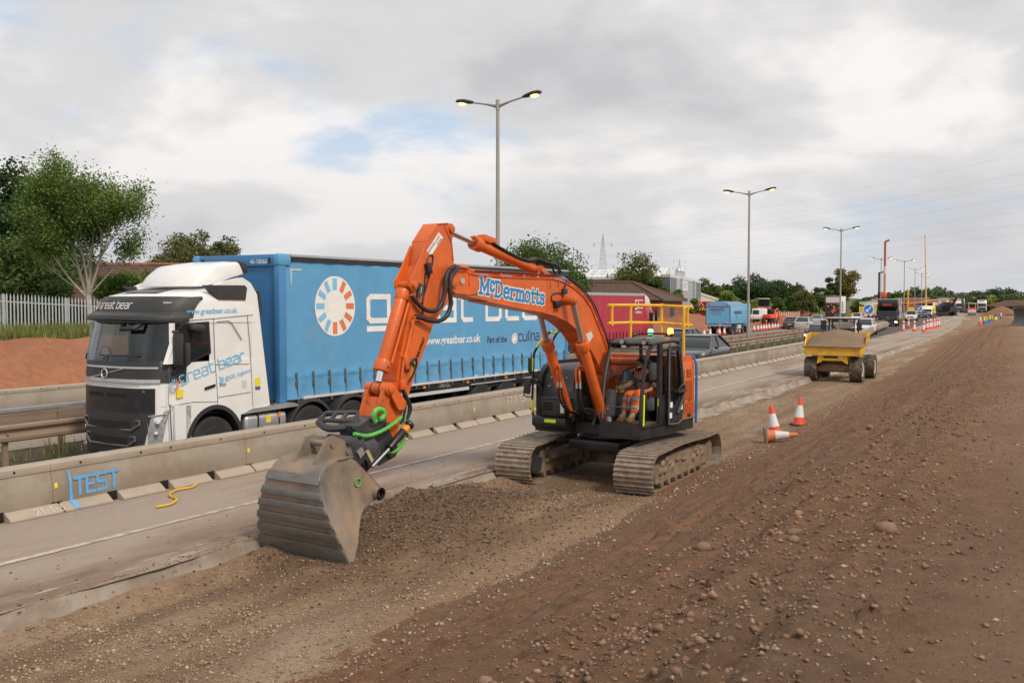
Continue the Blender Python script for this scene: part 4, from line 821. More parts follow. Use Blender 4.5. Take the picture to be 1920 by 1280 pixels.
MB().cyl((-SW-.012, -5.15, 3.32), (SW+.012, -5.15, 3.32), .15, n=24).build('pivot_boss', M[O], stick)
ear = [(-5.72, 3.83), (-5.85, 3.62), (-5.98, 3.42), (-6.05, 3.34), (-6.06, 3.24), (-6.0, 3.18), (-5.92, 3.2), (-5.86, 3.28), (-5.83, 3.4)]
MB().prism(ear, 'x', SW-.005, SW+.03).prism(ear, 'x', -SW-.03, -SW+.005).cyl((-SW-.05, -5.98, 3.27), (SW+.07, -5.98, 3.27), .05, n=16).build('cylinder_ear', M[O], stick, bevel=.006)
# bucket cylinder and linkage
bc = MB().cyl((0, -6.06, 3.12), (0, -6.46, 2.18), .088, n=20).cyl((0, -6.44, 2.23), (0, -6.50, 2.09), .115, n=20).cyl((0, -6.03, 3.2), (0, -6.08, 3.06), .10, n=18).build('bucket_cylinder', M[O], ex, bevel=.006)
MB().tube([(.09, -6.0, 3.05), (.11, -6.06, 2.98), (.11, -6.40, 2.2)], .02).build('steel_pipe', M[O], bc)
MB().cyl((0, -6.48, 2.12), (0, -6.54, 1.95), .05, n=16).build('rod', M['chrome'], bc)
b = MB()
for k in range(14): b.sph((.118*math.cos(k*.45), -6.462-.02, 2.15+.0+.1*math.sin(k*.45)*.35), .014, 6, 4)
b.build('bolt', M['black'], bc)
MB().cyl((-.21, -6.53, 1.86), (.21, -6.53, 1.86), .082, n=20).cyl((.21, -6.53, 1.86), (.235, -6.53, 1.86), .06, n=12).cyl((-.10, -6.53, 1.86), (-.07, -6.53, 1.86), .086, n=20, mi=1).cyl((.05, -6.53, 1.86), (.08, -6.53, 1.86), .086, n=20, mi=1).build('link_pin', [M[O], M['black']], ex, bevel=.005)
lk = [(-6.60, 1.88), (-6.46, 1.88), (-6.52, 1.62), (-6.62, 1.32), (-6.78, 1.28), (-6.80, 1.36)]
MB().prism(lk, 'x', -.19, -.13).prism(lk, 'x', .10, .16).prism([(-6.60, 1.75), (-6.54, 1.75), (-6.72, 1.36), (-6.78, 1.38)], 'x', -.14, .11).build('bucket_link', M['orange_worn'], ex, bevel=.008)
rk = [(-6.58, 1.88), (-6.48, 1.93), (-6.2, 1.66), (-6.24, 1.56), (-6.36, 1.56)]
MB().prism(rk, 'x', .165, .20).prism(rk, 'x', -.20, -.165).build('rocker_arm', M[O], ex, bevel=.006)
# pipes, hoses, lamp and cable on the stick side
MB().tube(curve([(SW+.03, -5.94, 2.84), (SW+.03, -5.99, 2.76), (SW+.03, -6.07, 2.56), (SW+.03, -6.14, 2.36), (SW+.03, -6.2, 2.22), (SW+.03, -6.25, 1.97)], 3), .022).box((SW+.03, -5.96, 2.80), (.06, .07, .07)).box((SW+.03, -6.02, 2.7), (.05, .05, .16)).box((SW+.03, -6.16, 2.2), (.06, .08, .2), (R(15), 0, 0)).box((SW+.03, -6.24, 1.9), (.07, .1, .14)).build('steel_pipe', M[O], stick, bevel=.008)
for pts in ([(.20, -5.12, 3.55), (.24, -5.25, 3.52), (.25, -5.36, 3.45), (.26, -5.42, 3.32), (.26, -5.45, 3.12), (.25, -5.54, 2.96), (.23, -5.67, 2.9), (.20, -5.82, 2.93), (.18, -5.96, 3.03), (.16, -6.05, 3.12)],
            [(.22, -5.06, 3.53), (.26, -5.2, 3.48), (.28, -5.32, 3.38), (.29, -5.35, 3.2), (.28, -5.33, 2.98), (.27, -5.42, 2.82), (.25, -5.57, 2.76), (.22, -5.73, 2.77), (.19, -5.88, 2.81), (.17, -5.98, 2.83)]):
    MB().tube(curve(pts, 5), .032, n=10).build('hydraulic_hose', M['hose'], stick)
    e = V(pts[-1]); e2 = V(pts[-2]); MB().cyl(e2.lerp(e, .3), e, .03, n=12).build('hose_fitting', M['alloy'], stick); e = V(pts[0]); e2 = V(pts[1]); MB().cyl(e2.lerp(e, .3), e, .03, n=12).build('hose_fitting', M['alloy'], stick)
MB().tube(curve([(SW+.012, -5.78, 3.02), (SW+.012, -5.73, 3.2), (SW+.012, -5.71, 3.44), (SW+.012, -5.67, 3.6), (SW+.012, -5.61, 3.69), (SW+.012, -5.54, 3.68), (SW+.012, -5.56, 3.56), (SW+.012, -5.63, 3.38), (SW+.012, -5.73, 3.15), (SW+.012, -5.77, 3.02), (SW+.012, -5.77, 2.86)], 4), .011, n=6).build('cable', M['black'], stick)
MB().box((SW+.035, -5.665, 3.5), (.06, .10, .16), (R(14), 0, 0)).build('junction_box', M['black'], stick, bevel=.012)
MB().prism([(-5.88, 3.3), (-5.79, 3.26), (-5.82, 3.12), (-5.91, 3.09)], 'x', SW, SW+.05).build('work_lamp', M['charcoal'], stick, bevel=.01)
MB().prism([(-5.845, 3.25), (-5.825, 3.24), (-5.85, 3.15), (-5.87, 3.15)], 'x', SW+.051, SW+.053).build('lens', M['lens'], stick)
MB().add([(SW+.004, *p) for p in ((-5.40, 4.03), (-5.30, 3.96), (-5.58, 3.68), (-5.67, 3.75))], [(0, 1, 2, 3)]).build('dealer_sticker', M['print'], stick, fix=False)
sv = V((0, .27, .28)).normalized(); su = (0, -.28, .27)
put_text('dealer_name', 'HITACHI', .05, M['navy'], stick, (SW+.006, -5.625, 3.715), sv, su)
put_text('dealer_name', 'FARMERS', .035, M['orangep'], stick, (SW+.006, -5.475, 3.865), sv, (0, -.28, .27)); put_text('dealer_name', 'Technology', .03, M['navy'], stick, (SW+.006, -5.44, 3.835), sv, su)
wv = V((0, .21, .36)).normalized()
put_text('maker_name', 'STEELWRIST', .066, M['hole'], stick, (SW+.004, -5.90, 2.185), wv, (0, -.36, .21), bold=.002, sx=1.05)
MB().cyl((SW, -5.93, 2.15), (SW+.004, -5.93, 2.15), .042, n=18).build('badge', M['green'], stick); put_text('badge_letter', 'S', .075, M['hole'], stick, (SW+.006, -5.95, 2.125), wv, (0, -.36, .21), bold=.004)
MB().box((SW+.002, -5.985, 2.03), (.004, .05, .13), (R(-30), 0, 0)).build('sticker', M['sticker'], stick)
MB().tube(curve([(SW+.03, -6.12, 2.06), (SW+.05, -6.06, 2.2), (SW+.06, -5.98, 2.24), (SW+.06, -5.97, 2.14), (SW+.05, -6.05, 2.0), (SW+.04, -6.1, 1.93)], 4), .016).build('hydraulic_hose', M['hose'], stick)
for pts in ([(.15, -6.26, 1.92), (.19, -6.2, 1.74), (.2, -6.16, 1.62), (.2, -6.16, 1.5), (.19, -6.21, 1.38)], [(.14, -6.25, 1.9), (.16, -6.2, 1.72), (.17, -6.19, 1.6), (.17, -6.23, 1.45), (.16, -6.28, 1.36)], [(.17, -6.24, 1.84), (.21, -6.17, 1.68), (.22, -6.13, 1.55), (.21, -6.2, 1.42)]):
    MB().tube(curve(pts, 5), .018).build('hydraulic_hose', M['hose'], stick)
MB().cyl((.145, -6.25, 1.78), (.155, -6.265, 1.55), .02, n=10).build('hose_fitting', M['alloy'], stick)
# tilting rotator -------------------------------------------------
til = MB()
til.prism([(-6.38, .92), (-6.30, 1.02), (-6.40, 1.14), (-6.52, 1.34), (-6.62, 1.50), (-6.95, 1.50), (-7.14, 1.42), (-7.10, 1.24), (-6.95, 1.02), (-6.7, .84)], 'x', -.17, .15)
til.cyl((-.22, -6.70, 1.37), (.19, -6.70, 1.37), .085, n=14).cyl((-.21, -6.48, 1.02), (.2, -6.48, 1.02), .10, n=14)
ax = V((0, -.75, -.50)).normalized()
til.cyl(V((0, -6.82, 1.14)), V((0, -6.82, 1.14))+ax*.30, .27, n=24)
tr_ = til.build('tiltrotator', M['charcoal'], ex, bevel=.02)
MB().cyl(V((0, -6.82, 1.14))+ax*.30, V((0, -6.82, 1.14))+ax*.37, .23, n=24).box((0, -7.18, .93), (.42, .34, .12), (R(33), 0, 0)).build('rotator_ring', M['black'], tr_, bevel=.01)
hd = MB().box((.02, -7.30, 1.16), (.52, .24, .20), (R(33), 0, 0)).box((.20, -7.22, 1.05), (.14, .40, .26), (R(33), 0, R(4))).box((-.16, -7.22, 1.05), (.14, .40, .26), (R(33), 0, 0)).cyl((-.3, -7.44, 1.25), (.34, -7.44, 1.25), .045, n=12)
hd.build('quick_hitch', M['charcoal'], tr_, bevel=.02)
MB().box((.285, -7.2, 1.09), (.03, .10, .10), (R(33), 0, 0)).build('sticker', M['alloy'], tr_)
MB().box((.27, -7.02, 1.02), (.03, .05, .18), (R(33), 0, 0)).build('sticker', mat('brass_plate', (.45, .40, .22), .5), tr_)
lat = MB()
for a, c in (((-.42, -7.12, 1.55), (.0, -6.95, 1.57)), ((-.46, -7.2, 1.46), (.02, -7.02, 1.46)), ((-.42, -7.12, 1.55), (-.46, -7.2, 1.46)), ((-.28, -7.07, 1.56), (-.3, -7.15, 1.46)), ((-.14, -7.0, 1.565), (-.16, -7.1, 1.46)), ((0, -6.95, 1.57), (.02, -7.02, 1.44))): lat.tube([a, c], .03, n=8)
lat.tube(curve([(-.48, -7.2, 1.44), (-.3, -7.2, 1.36), (-.05, -7.1, 1.38)], 4), .05).build('hose_guard', M['charcoal'], tr_)
MB().prism([(-6.62, 1.50), (-6.95, 1.5), (-7.14, 1.42), (-7.3, 1.44), (-7.1, 1.3), (-6.6, 1.3)], 'x', .15, .20).cyl((.2, -6.62, 1.38), (.25, -6.62, 1.38), .05, n=6).cyl((.2, -6.9, 1.42), (.23, -6.9, 1.42), .03, n=6).build('hitch_cheek', M['charcoal'], tr_, bevel=.012)
MB().tube(curve([(.24, -6.87, 1.45), (.24, -6.90, 1.53), (.24, -6.86, 1.60), (.24, -6.77, 1.61), (.24, -6.70, 1.56), (.24, -6.73, 1.49), (.24, -6.80, 1.48)], 5), [.036]*31, n=10).build('lifting_hook', M['green'], tr_)
MB().tube(curve([(.24, -7.27, 1.34), (.25, -7.07, 1.29), (.26, -6.89, 1.30), (.26, -6.69, 1.345), (.24, -6.5, 1.40), (.22, -6.34, 1.46)], 5), .026).build('green_hose', M['green'], tr_)
gh = curve([(.19, -6.21, 1.42), (.2, -6.24, 1.25), (.2, -6.28, 1.13), (.2, -6.36, 1.04), (.2, -6.48, 1.0), (.18, -6.6, 1.02)], 8)
MB().tube(gh, [.024 if k % 2 else .030 for k in range(len(gh))], n=10).build('green_hose', M['green'], tr_)
tc_ = MB().cyl((.22, -6.16, 1.36), (.24, -6.60, 1.07), .055, n=16).cyl((.22, -6.16, 1.36), (.22, -6.20, 1.33), .075, n=14).build('tilt_cylinder', M['black'], tr_, bevel=.005)
MB().cyl((.222, -6.22, 1.318), (.225, -6.30, 1.267), .057, n=16).build('sticker', M['amber'], tc_); MB().cyl((.24, -6.60, 1.07), (.25, -6.95, .87), .026, n=14).build('rod', M['chrome'], tc_)
# bucket ---------------------------------------------------
BC = .085
back = [(-7.985, -.13, .80), (-8.06, .06, .755), (-8.135, .30, .68), (-8.19, .52, .60), (-8.205, .72, .51), (-8.17, .90, .455), (-8.06, 1.03, .445), (-7.88, 1.10, .45), (-7.66, 1.11, .45)]
bk = MB()
def prof_off(k, t):
    a, c = back[max(k-1, 0)], back[min(k+1, len(back)-1)]; d = V((c[0]-a[0], c[1]-a[1])).normalized(); return back[k][0]+d.y*t, back[k][1]-d.x*t
bk.loft([[(BC-q[2], q[0], q[1]), (BC+q[2], q[0], q[1]), (BC+q[2], *prof_off(k, .03)), (BC-q[2], *prof_off(k, .03))] for k, q in enumerate(back)])
front = [(-7.54, 1.05, .45), (-7.40, .93, .45), (-7.10, .66, .45), (-7.08, .56, .45), (-7.22, .50, .45), (-7.42, .45, .47), (-7.56, .38, .54), (-7.69, .27, .64), (-7.80, .10, .72), (-7.95, -.10, .79)]
for s in (1, -1):
    out = [(BC+s*(q[2]-.0), q[0], q[1]) for q in back+front]; inn = [(BC+s*(q[2]-.03), q[0], q[1]) for q in back+front]; n_ = len(out)
    # fan of the side plate from a spine so that the flare stays clean
    nb = len(back); fr_ = front[::-1]
    A_ = [back[k] for k in range(nb)]; B_ = [fr_[min(k, len(fr_)-1)] for k in range(nb)]; B_[-1] = front[0]
    for d0 in (0, .03):
        va = [(BC+s*(q[2]-d0), q[0], q[1]) for q in A_]; vb = [(BC+s*(q[2]-d0), q[0], q[1]) for q in (fr_[:nb])]
        bk.add(va+vb, [(k, k+1, nb+k+1, nb+k) for k in range(nb-1)]); bk.add([va[-1], vb[-1], (BC+s*(front[0][2]-d0), front[0][0], front[0][1])], [(0, 1, 2)])
    for d_ in (front,): bk.loft([[(BC+s*q[2]-s*.03, q[0], q[1]), (BC+s*q[2]+s*.006, q[0], q[1])] for q in d_], closed=False, cap=False)
bk.cyl((BC+.40, -7.17, .585), (BC+.53, -7.17, .585), .085, n=20, cap=False).cyl((BC-.53, -7.17, .585), (BC-.40, -7.17, .585), .085, n=20).cyl((BC+.40, -7.17, .585), (BC+.53, -7.17, .585), .06, n=20, cap=False, mi=1)
bucket = bk.build('bucket', [M['bucket'], M['hole']], ex, fix=True)
def on_back(z):
    zs = [q[1] for q in back[:7]]; return np.interp(z, zs, [q[0] for q in back[:7]]), np.interp(z, zs, [q[2] for q in back[:7]])
for z0, z1 in ((.845, .945), (.665, .76), (.50, .595), (.33, .43), (.155, .265)):
    (ya, wa), (yb, wb) = on_back(z0), on_back(z1)
    MB().add([(BC-wa, ya-.032, z0), (BC+wa, ya-.032, z0), (BC+wb, yb-.028, z1), (BC-wb, yb-.028, z1), (BC-wa, ya+.005, z0), (BC+wa, ya+.005, z0), (BC+wb, yb+.005, z1), (BC-wb, yb+.005, z1)], [(0, 1, 2, 3), (4, 7, 6, 5), (0, 4, 5, 1), (3, 2, 6, 7), (0, 3, 7, 4), (1, 5, 6, 2)]).build('wear_strip', M['blade'], bucket, bevel=.004)
(ya, wa), (yb, wb) = on_back(-.13), on_back(.09)
MB().add([(BC-wa+.04, ya-.03, -.15), (BC+wa, ya-.03, -.15), (BC+wb+.005, yb-.035, .09), (BC-wb-.005, yb-.035, .09), (BC-wa+.04, ya+.01, -.15), (BC+wa, ya+.01, -.15), (BC+wb+.005, yb+.005, .09), (BC-wb-.005, yb+.005, .09)], [(0, 1, 2, 3), (4, 7, 6, 5), (0, 4, 5, 1), (3, 2, 6, 7), (0, 3, 7, 4), (1, 5, 6, 2)]).build('cutting_edge', M['blade'], bucket, bevel=.004)
for s in (-.16, .20):
    MB().prism([(-8.02, 1.05), (-7.80, 1.34), (-7.68, 1.36), (-7.42, 1.24), (-7.34, 1.04), (-7.6, 1.08)], 'x', BC+s-.02, BC+s+.02).build('bucket_ear', M['bucket'], bucket, bevel=.006)
MB().cyl((BC-.2, -7.72, 1.26), (BC+.24, -7.72, 1.26), .04, n=14).cyl((BC-.2, -7.45, 1.14), (BC+.24, -7.45, 1.14), .04, n=14).build('bucket_pin', M['bucket'], bucket)
MB().tube([(BC+.462, -7.52+.05*math.cos(a), .78+.05*math.sin(a)) for a in np.linspace(0, 6.283, 20)], .009, n=6, cap=False).build('badge', M['green'], bucket)
# ---------------------------------------------------------------- driver and bottle
def skin_mesh(name, verts, edges, radii, m, sub=2):
    me = bpy.data.meshes.new(name); me.from_pydata(verts, edges, []); o = bpy.data.objects.new(name, me); col.objects.link(o)
    md_ = o.modifiers.new('s', 'SKIN'); o.modifiers.new('d', 'SUBSURF').levels = sub
    for i, r in enumerate(radii): q = me.skin_vertices[0].data[i]; q.radius = (r, r) if isinstance(r, (int, float)) else r
    me.skin_vertices[0].data[0].use_root = True
    dg = bpy.context.evaluated_depsgraph_get(); me2 = bpy.data.meshes.new_from_object(o.evaluated_get(dg)); bpy.data.objects.remove(o)
    me2.materials.clear(); me2.materials.append(m); me2.shade_smooth(); return me2
dm = Matrix.Rotation(R(-6), 4, 'Z'); 
pz = thing('person', 'seated digger driver in black t-shirt and orange hi-vis trousers with grey bands', 'person', tuple(V(EXC)+dm @ V((.70, -.28, 1.0))), R(-6))
def L_(p): return (p[0]-.70, p[1]+.28, p[2]-1.0)
pv = [(.70, -.10, 1.30), (.70, -.12, 1.45), (.70, -.16, 1.60), (.69, -.20, 1.72), (.68, -.25, 1.79), (.68, -.30, 1.90),
      (.53, -.18, 1.69), (.50, -.36, 1.52), (.53, -.62, 1.50), (.54, -.70, 1.50),
      (.88, -.17, 1.69), (1.00, -.32, 1.50), (1.02, -.55, 1.45), (1.02, -.64, 1.45),
      (.62, -.14, 1.28), (.80, -.14, 1.28), (.64, -.66, 1.36), (.83, -.62, 1.40), (.62, -.80, 1.04), (.80, -.78, 1.02), (.62, -.92, .94), (.80, -.92, .92)]
pe = [(0, 1), (1, 2), (2, 3), (3, 4), (4, 5), (3, 6), (6, 7), (7, 8), (8, 9), (3, 10), (10, 11), (11, 12), (12, 13), (0, 14), (0, 15), (14, 16), (16, 18), (18, 20), (15, 17), (17, 19), (19, 21)]
pr_ = [.15, .145, .15, .12, .055, (.082, .1), .075, .05, .036, .033, .075, .05, .036, .033, .10, .10, .075, .075, .055, .055, .05, .05]
body = link('body', skin_mesh('body', [L_(p) for p in pv], pe, pr_, M['skin']), pz)
sh = [0, 1, 2, 3, 6, 7, 10, 11]; shv = [pv[i] for i in sh]; shv[5] = tuple(V(pv[6]).lerp(V(pv[7]), .85)); shv[7] = tuple(V(pv[10]).lerp(V(pv[11]), .85))
link('t_shirt', skin_mesh('t_shirt', [L_(p) for p in shv], [(0, 1), (1, 2), (2, 3), (3, 4), (4, 5), (3, 6), (6, 7)], [.165, .16, .165, .135, .09, .075, .09, .075], M['tshirt']), pz)
lg = [0, 14, 16, 18, 15, 17, 19]
link('trousers', skin_mesh('trousers', [L_(pv[i]) for i in lg], [(0, 1), (1, 2), (2, 3), (0, 4), (4, 5), (5, 6)], [.17, .12, .098, .085, .12, .098, .085], M['hivis']), pz)
for k, (a, c) in enumerate(((16, 18), (17, 19))):
    for t0 in (.25, .62):
        A_, B_ = V(L_(pv[a])), V(L_(pv[c])); MB().cyl(A_.lerp(B_, t0), A_.lerp(B_, t0+.14), .099-.012*t0, n=14, cap=False).build('reflective_band', M['reflect'], pz)
for x in (.62, .80): MB().loft([[(x-.72+.02-.05, -.50, -.10), (x-.70+.05, -.50, -.10), (x-.70+.05, -.50, .02), (x-.70-.05, -.50, .02)], [(x-.70-.055, -.60, -.105), (x-.70+.055, -.60, -.105), (x-.70+.05, -.60, -.01), (x-.70-.05, -.60, -.01)], [(x-.70-.05, -.72, -.105), (x-.70+.05, -.72, -.105), (x-.70+.04, -.72, -.05), (x-.70-.04, -.72, -.05)]]).build('boot', M['boot'], pz, bevel=.02)
hc = V(L_((.68, -.30, 1.875)))
hm = MB().sph(hc+V((0, .02, .045)), (.083, .10, .085), 14, 10).build('hair', M['hair'], pz)
MB().sph(hc+V((0, -.045, -.055)), (.066, .07, .055), 12, 8).build('beard', M['hair'], pz)
fc = MB().sph(hc+V((0, -.03, -.005)), (.072, .085, .095), 14, 10).cyl(hc+V((0, -.105, .015)), hc+V((0, -.135, -.02)), .012, .02, n=8).sph(hc+V((.083, .0, .0)), (.012, .022, .032), 8, 6).sph(hc+V((-.083, .0, .0)), (.012, .022, .032), 8, 6)
fc.build('face', M['skin'], pz)
MB().sph(hc+V((.03, -.112, .02)), .011, 8, 6).sph(hc+V((-.03, -.112, .02)), .011, 8, 6).bx(hc.x-.05, hc.x-.012, hc.y-.117, hc.y-.105, hc.z+.036, hc.z+.045).bx(hc.x+.012, hc.x+.05, hc.y-.117, hc.y-.105, hc.z+.036, hc.z+.045).build('eyes', M['hair'], pz)
for base, ds in ((pv[9], -1), (pv[13], 1)):
    hb = MB(); b0 = V(L_(base)); hb.sph(b0+V((0, -.035, 0)), (.036, .045, .026), 10, 7)
    for k in range(4): x = -.027+.018*k; hb.tube([b0+V((x, -.06, .01)), b0+V((x, -.10+.006*abs(k-1), .0)), b0+V((x, -.115+.006*abs(k-1), -.028)), b0+V((x, -.095, -.045))], [.0095, .009, .0085, .0075], n=7)
    hb.tube([b0+V((-ds*.034, -.02, 0)), b0+V((-ds*.055, -.055, -.01)), b0+V((-ds*.045, -.085, -.025))], [.012, .011, .009], n=7)
    hb.build('hand', M['skin'], pz)
bt = thing('spray_bottle', 'clear plastic bottle with white cap on the cab floor behind the windscreen', 'bottle', tuple(V(EXC)+dm @ V((.47, -1.06, .89))), R(-6))
MB().lathe([(.01, 0), (.045, 0), (.048, .02), (.048, .15), (.02, .19), (.015, .21)], (0, 0, 0), 'z', 14).build('bottle_body', M['offwhite'], bt); MB().cyl((0, 0, .21), (0, 0, .25), .02, n=10).box((0, -.02, .25), (.02, .07, .025)).build('cap', M['whitepl'], bt)
# ---------------------------------------------------------------- steel barriers, guard rails, lamp columns, cones
SEC = 3.87
def barrier_meshes():
    w = MB(); ZS = .955
    prof = [(.19, .10), (.185, .40), (.175, .43), (.13, .635), (-.13, .635), (-.175, .43), (-.185, .40), (-.19, .10)]
    w.prism(prof, 'y', .004, SEC-.004)
    cap = MB().prism([(.145, .63), (.15, .735), (.135, .75), (-.135, .75), (-.15, .735), (-.145, .63)], 'y', .003, SEC-.003)
    foot = MB().prism([(.185, .135), (.20, .13), (.335, .03), (.335, .004), (.185, .004)], 'y', 0, .82)
    rec = MB().bx(.05, .192, .02, .20, .03, .15)
    lid = MB().prism([(.19, .17), (.30, .06), (.31, .045), (.20, .155)], 'y', 0, .02)
    ref = MB().box((.190, 0, .40), (.02, .05, .085))
    hol = MB().cyl((.1425, 0, .69), (.1495, 0, .69), .022, n=6)
    for q in (w, cap, hol, ref): q.xf(Matrix.Diagonal((1, 1, ZS, 1)))
    return [w.mesh('wall', M['barrier'], bevel=.004), cap.mesh('cap', M['barrier_cap'], bevel=.006), foot.mesh('foot', M['barrier_cap'], bevel=.004), rec.mesh('lifting_slot', M['hole']), ref.mesh('reflector', M['sticker'], bevel=.008), hol.mesh('fixing_bolt', M['hole'])]
BME = barrier_meshes()
def section(x, y, rz, side=1, label='beige steel barrier section along the edge of the dusty road', group='beige barrier sections beside the dusty road', z=0, detail=True):
    t = thing('barrier_section', label, 'barrier', (x, y, z), rz, group)
    link('wall', BME[0], t); link('cap', BME[1], t)
    for k in range(4):
        y0 = -.05+k*1.0
        if detail: o = link('foot', BME[2], t); o.location = (0, y0+.16 if k else .10, 0)
        o = link('lifting_slot', BME[3], t); o.location = (0, y0-.05 if k else -.05, 0)
        o = link('foot', BME[2], t); o.location = (0, y0+.98 if k else .92, 0); o.rotation_euler = (0, 0, math.pi)
    if detail:
        o = link('reflector', BME[4], t); o.location = (0, .05, 0)
        for q in (.5, 1.6, 2.2, 3.3): o = link('fixing_bolt', BME[5], t); o.location = (0, q, 0)
    return t
def taper(y): return -3.0*float(sm(y, 66, 128))
def along(fx, y): 
    dx = (fx(y+SEC)-fx(y))/SEC; return math.atan2(-dx, 1)
nearx = lambda y: -12.88+float(off(y))+taper(y)
y = 9.22-SEC; k = 1; first = None
while y < 122:
    lab = {1: 'beige barrier section at the left edge of the picture, before the guard rails', 2: 'beige barrier section sprayed with blue TEST lettering', 3: 'beige barrier section in front of the lorry front wheel, left of the bucket', 4: 'beige barrier section behind the excavator hitch, below the lorry rear axles', 5: 'beige barrier section chalked with white figures on its face', 6: 'beige barrier section behind the excavator mirror rail', 7: 'beige barrier section mostly hidden by the excavator house, left of the boom', 8: 'beige barrier section hidden behind the excavator cab', 9: 'beige barrier section just emerging right of the excavator cab', 10: 'beige barrier section below the dark coupe SUV'}.get(k, 'beige steel barrier section along the edge of the dusty road' if y < 60 else 'distant beige barrier section at the far end of the dusty road')
    s = section(nearx(y), y, along(nearx, y), label=lab, detail=y < 60)
    if k == 2: first = s
    if k == 5: s5 = s
    y += SEC; k += 1
bpl = lambda y, z, d=0: (.19-.0045*0+d-(.045 if z > .43 else .004)*0, y, z)
def sprayed(name, s, h, pen, m, parent, y0, z0, sx=1.0, slope=0, x=.193):
    return stroke_text(name, s, h, pen, m, parent, (x, y0, z0), (0, 1, slope), (-.16 if z0 > .4 else 0, 0, 1), sx=sx)
stroke_text('sprayed_word', 'TEST', .24, .19, M['spray'], first, (.196, .36, .205), (0, 1, .02), sx=.78, gap=.15)
MB().add([(.197, .27, .10), (.197, .325, .10), (.190, .31, .41), (.190, .265, .41)], [(0, 1, 2, 3)]).add([(.190, .265, .41), (.190, .31, .41), (.154, .30, .56), (.154, .265, .56)], [(0, 1, 2, 3)]).add([(.205, .26, .137), (.205, .33, .137), (.337, .36, .034), (.337, .27, .034)], [(0, 1, 2, 3)]).build('sprayed_line', M['spray'], first, fix=False)
stroke_text('chalk_figures', '21-1-3', .11, .12, M['chalk'], first, (.325, -.35, .045), (0, 1, 0), (-.135, 0, .1), sx=.9)
stroke_text('chalk_figures', 'PT 11 958', .17, .13, M['chalk'], s5, (.192, 1.75, .36), (0, 1, .02), (-.12, 0, 1), sx=.8)
# second run further on, and the far run beside the red bank
far2 = lambda y: -19.2+float(off(y))
y = 132
while y < 190:
    section(far2(y), y, along(far2, y), label='distant beige barrier section beside the queue of oncoming cars', group='barrier sections beside the oncoming queue', detail=False); y += SEC
bankx = lambda y: -26.2-5.4*float(sm(y, 30, 70))+float(off(y))
y = 17.0
while y < 36:
    section(bankx(y), y, along(bankx, y), label='beige barrier section at the foot of the red soil bank', group='beige barrier sections below the red bank', z=-.16); y += SEC
# guard rails -----------------------------------------------------
WB = [(-.04, .44), (.035, .47), (.04, .53), (-.02, .57), (-.03, .61), (-.02, .65), (.04, .69), (.035, .74), (-.03, .765), (-.045, .755), (-.045, .71), (-.035, .66), (-.05, .61), (-.04, .56), (-.045, .50), (-.055, .45)]
def rail(name, label, x0, y0, y1, sgn, zb, group=None, step=1.6, m='rail'):
    t = thing(name, label, 'guard rail', (x0, y0, 0), 0, group)
    ys_ = np.arange(y0, y1+.01, step); rings = []
    for q in ys_: rings.append([(sgn*a+float(off(q)), q-y0, b+zb+.008*math.sin(q*.7)) for a, b in WB])
    MB().loft(rings).build('beam', M[m], t, ang=60)
    pm = MB().bx(-.03, .03, -.05, .05, -.1, .72).mesh('post', M['rail'])
    bo = MB().cyl((sgn*.0-.0, 0, .61), (sgn*.03, 0, .61), .03, n=8).mesh('bolt', M['alloy'])
    q = y0+1.2
    while q < y1:
        o = link('post', pm, t); o.location = (-sgn*.085+float(off(q)), q-y0, zb); 
        if q < 45: o = link('bolt', bo, t); o.location = (float(off(q)), q-y0, zb)
        q += 2.4
    return t
rail('guard_rail', 'grimy brown guard rail nearest the lorry lane', -16.95, 3, 150, 1, 0)
t2 = rail('guard_rail', 'grey topped guard rail on the far side of the central reserve', -18.8, 3, 150, -1, .0)
MB().loft([[(float(off(q))+a, q-3, b) for a, b in ((-.06, .77), (.06, .77), (.06, .86), (-.06, .86))] for q in np.arange(3, 40, 2.0)]).build('top_rail', M['railtop'], t2, bevel=.006)
# lamp columns -----------------------------------------------------
def lamp_meshes():
    pole = MB().cyl((0, 0, -.2), (0, 0, 1.6), .115, n=14).cyl((0, 0, 1.6), (0, 0, 10.0), .085, .06, n=14).cyl((0, 0, 9.75), (0, 0, 10.12), .075, n=14).mesh('pole', M['pole'])
    arm = MB().tube([(.04, 0, 9.9), (.35, 0, 9.98), (1.05, 0, 10.12)], [.05, .035, .03]).prism([(.04, 9.82), (.5, 9.98), (.5, 10.0), (.04, 9.95)], 'y', -.012, .012).mesh('arm', M['pole'])
    lm = MB(); rings = []
    for xx, hw, zt, zb in ((1.0, .05, .05, -.03), (1.12, .12, .08, -.05), (1.4, .17, .11, -.06), (1.62, .15, .09, -.05), (1.72, .08, .04, -.03)):
        zc_ = 10.12+(xx-1.05)*.15
        rings.append([(xx, hw*math.cos(a), zc_+(zt if math.sin(a) > 0 else -zb)*math.sin(a)) for a in np.linspace(0, 6.283, 13)[:-1]])
    head = lm.loft(rings).mesh('lamp_head', M['black'])
    bowl = MB().sph((1.46, 0, 10.125), (.17, .12, .06), 12, 6).mesh('lamp_bowl', M['sodium'])
    return pole, arm, head, bowl
LM = lamp_meshes()
LP = [(-17.72, 30.8, 'tall twin-arm lamp column rising behind the excavator boom'), (-18.0, 63.8, 'twin-arm lamp column beside the blue tipper lorry'), (-19.3, 100.6, 'twin-arm lamp column in front of the white box lorry'),
      (-26.6, 172, 'twin-arm lamp column just left of the orange piling mast'), (-24.5, 183, 'twin-arm lamp column rising behind the black horsebox lorry'), (-28.5, 229, 'distant twin-arm lamp column, first of a row of three'), (-31.8, 268, 'distant twin-arm lamp column left of the yellow crane mast'), (-35.5, 308, 'smallest twin-arm lamp column beside the yellow crane mast')]
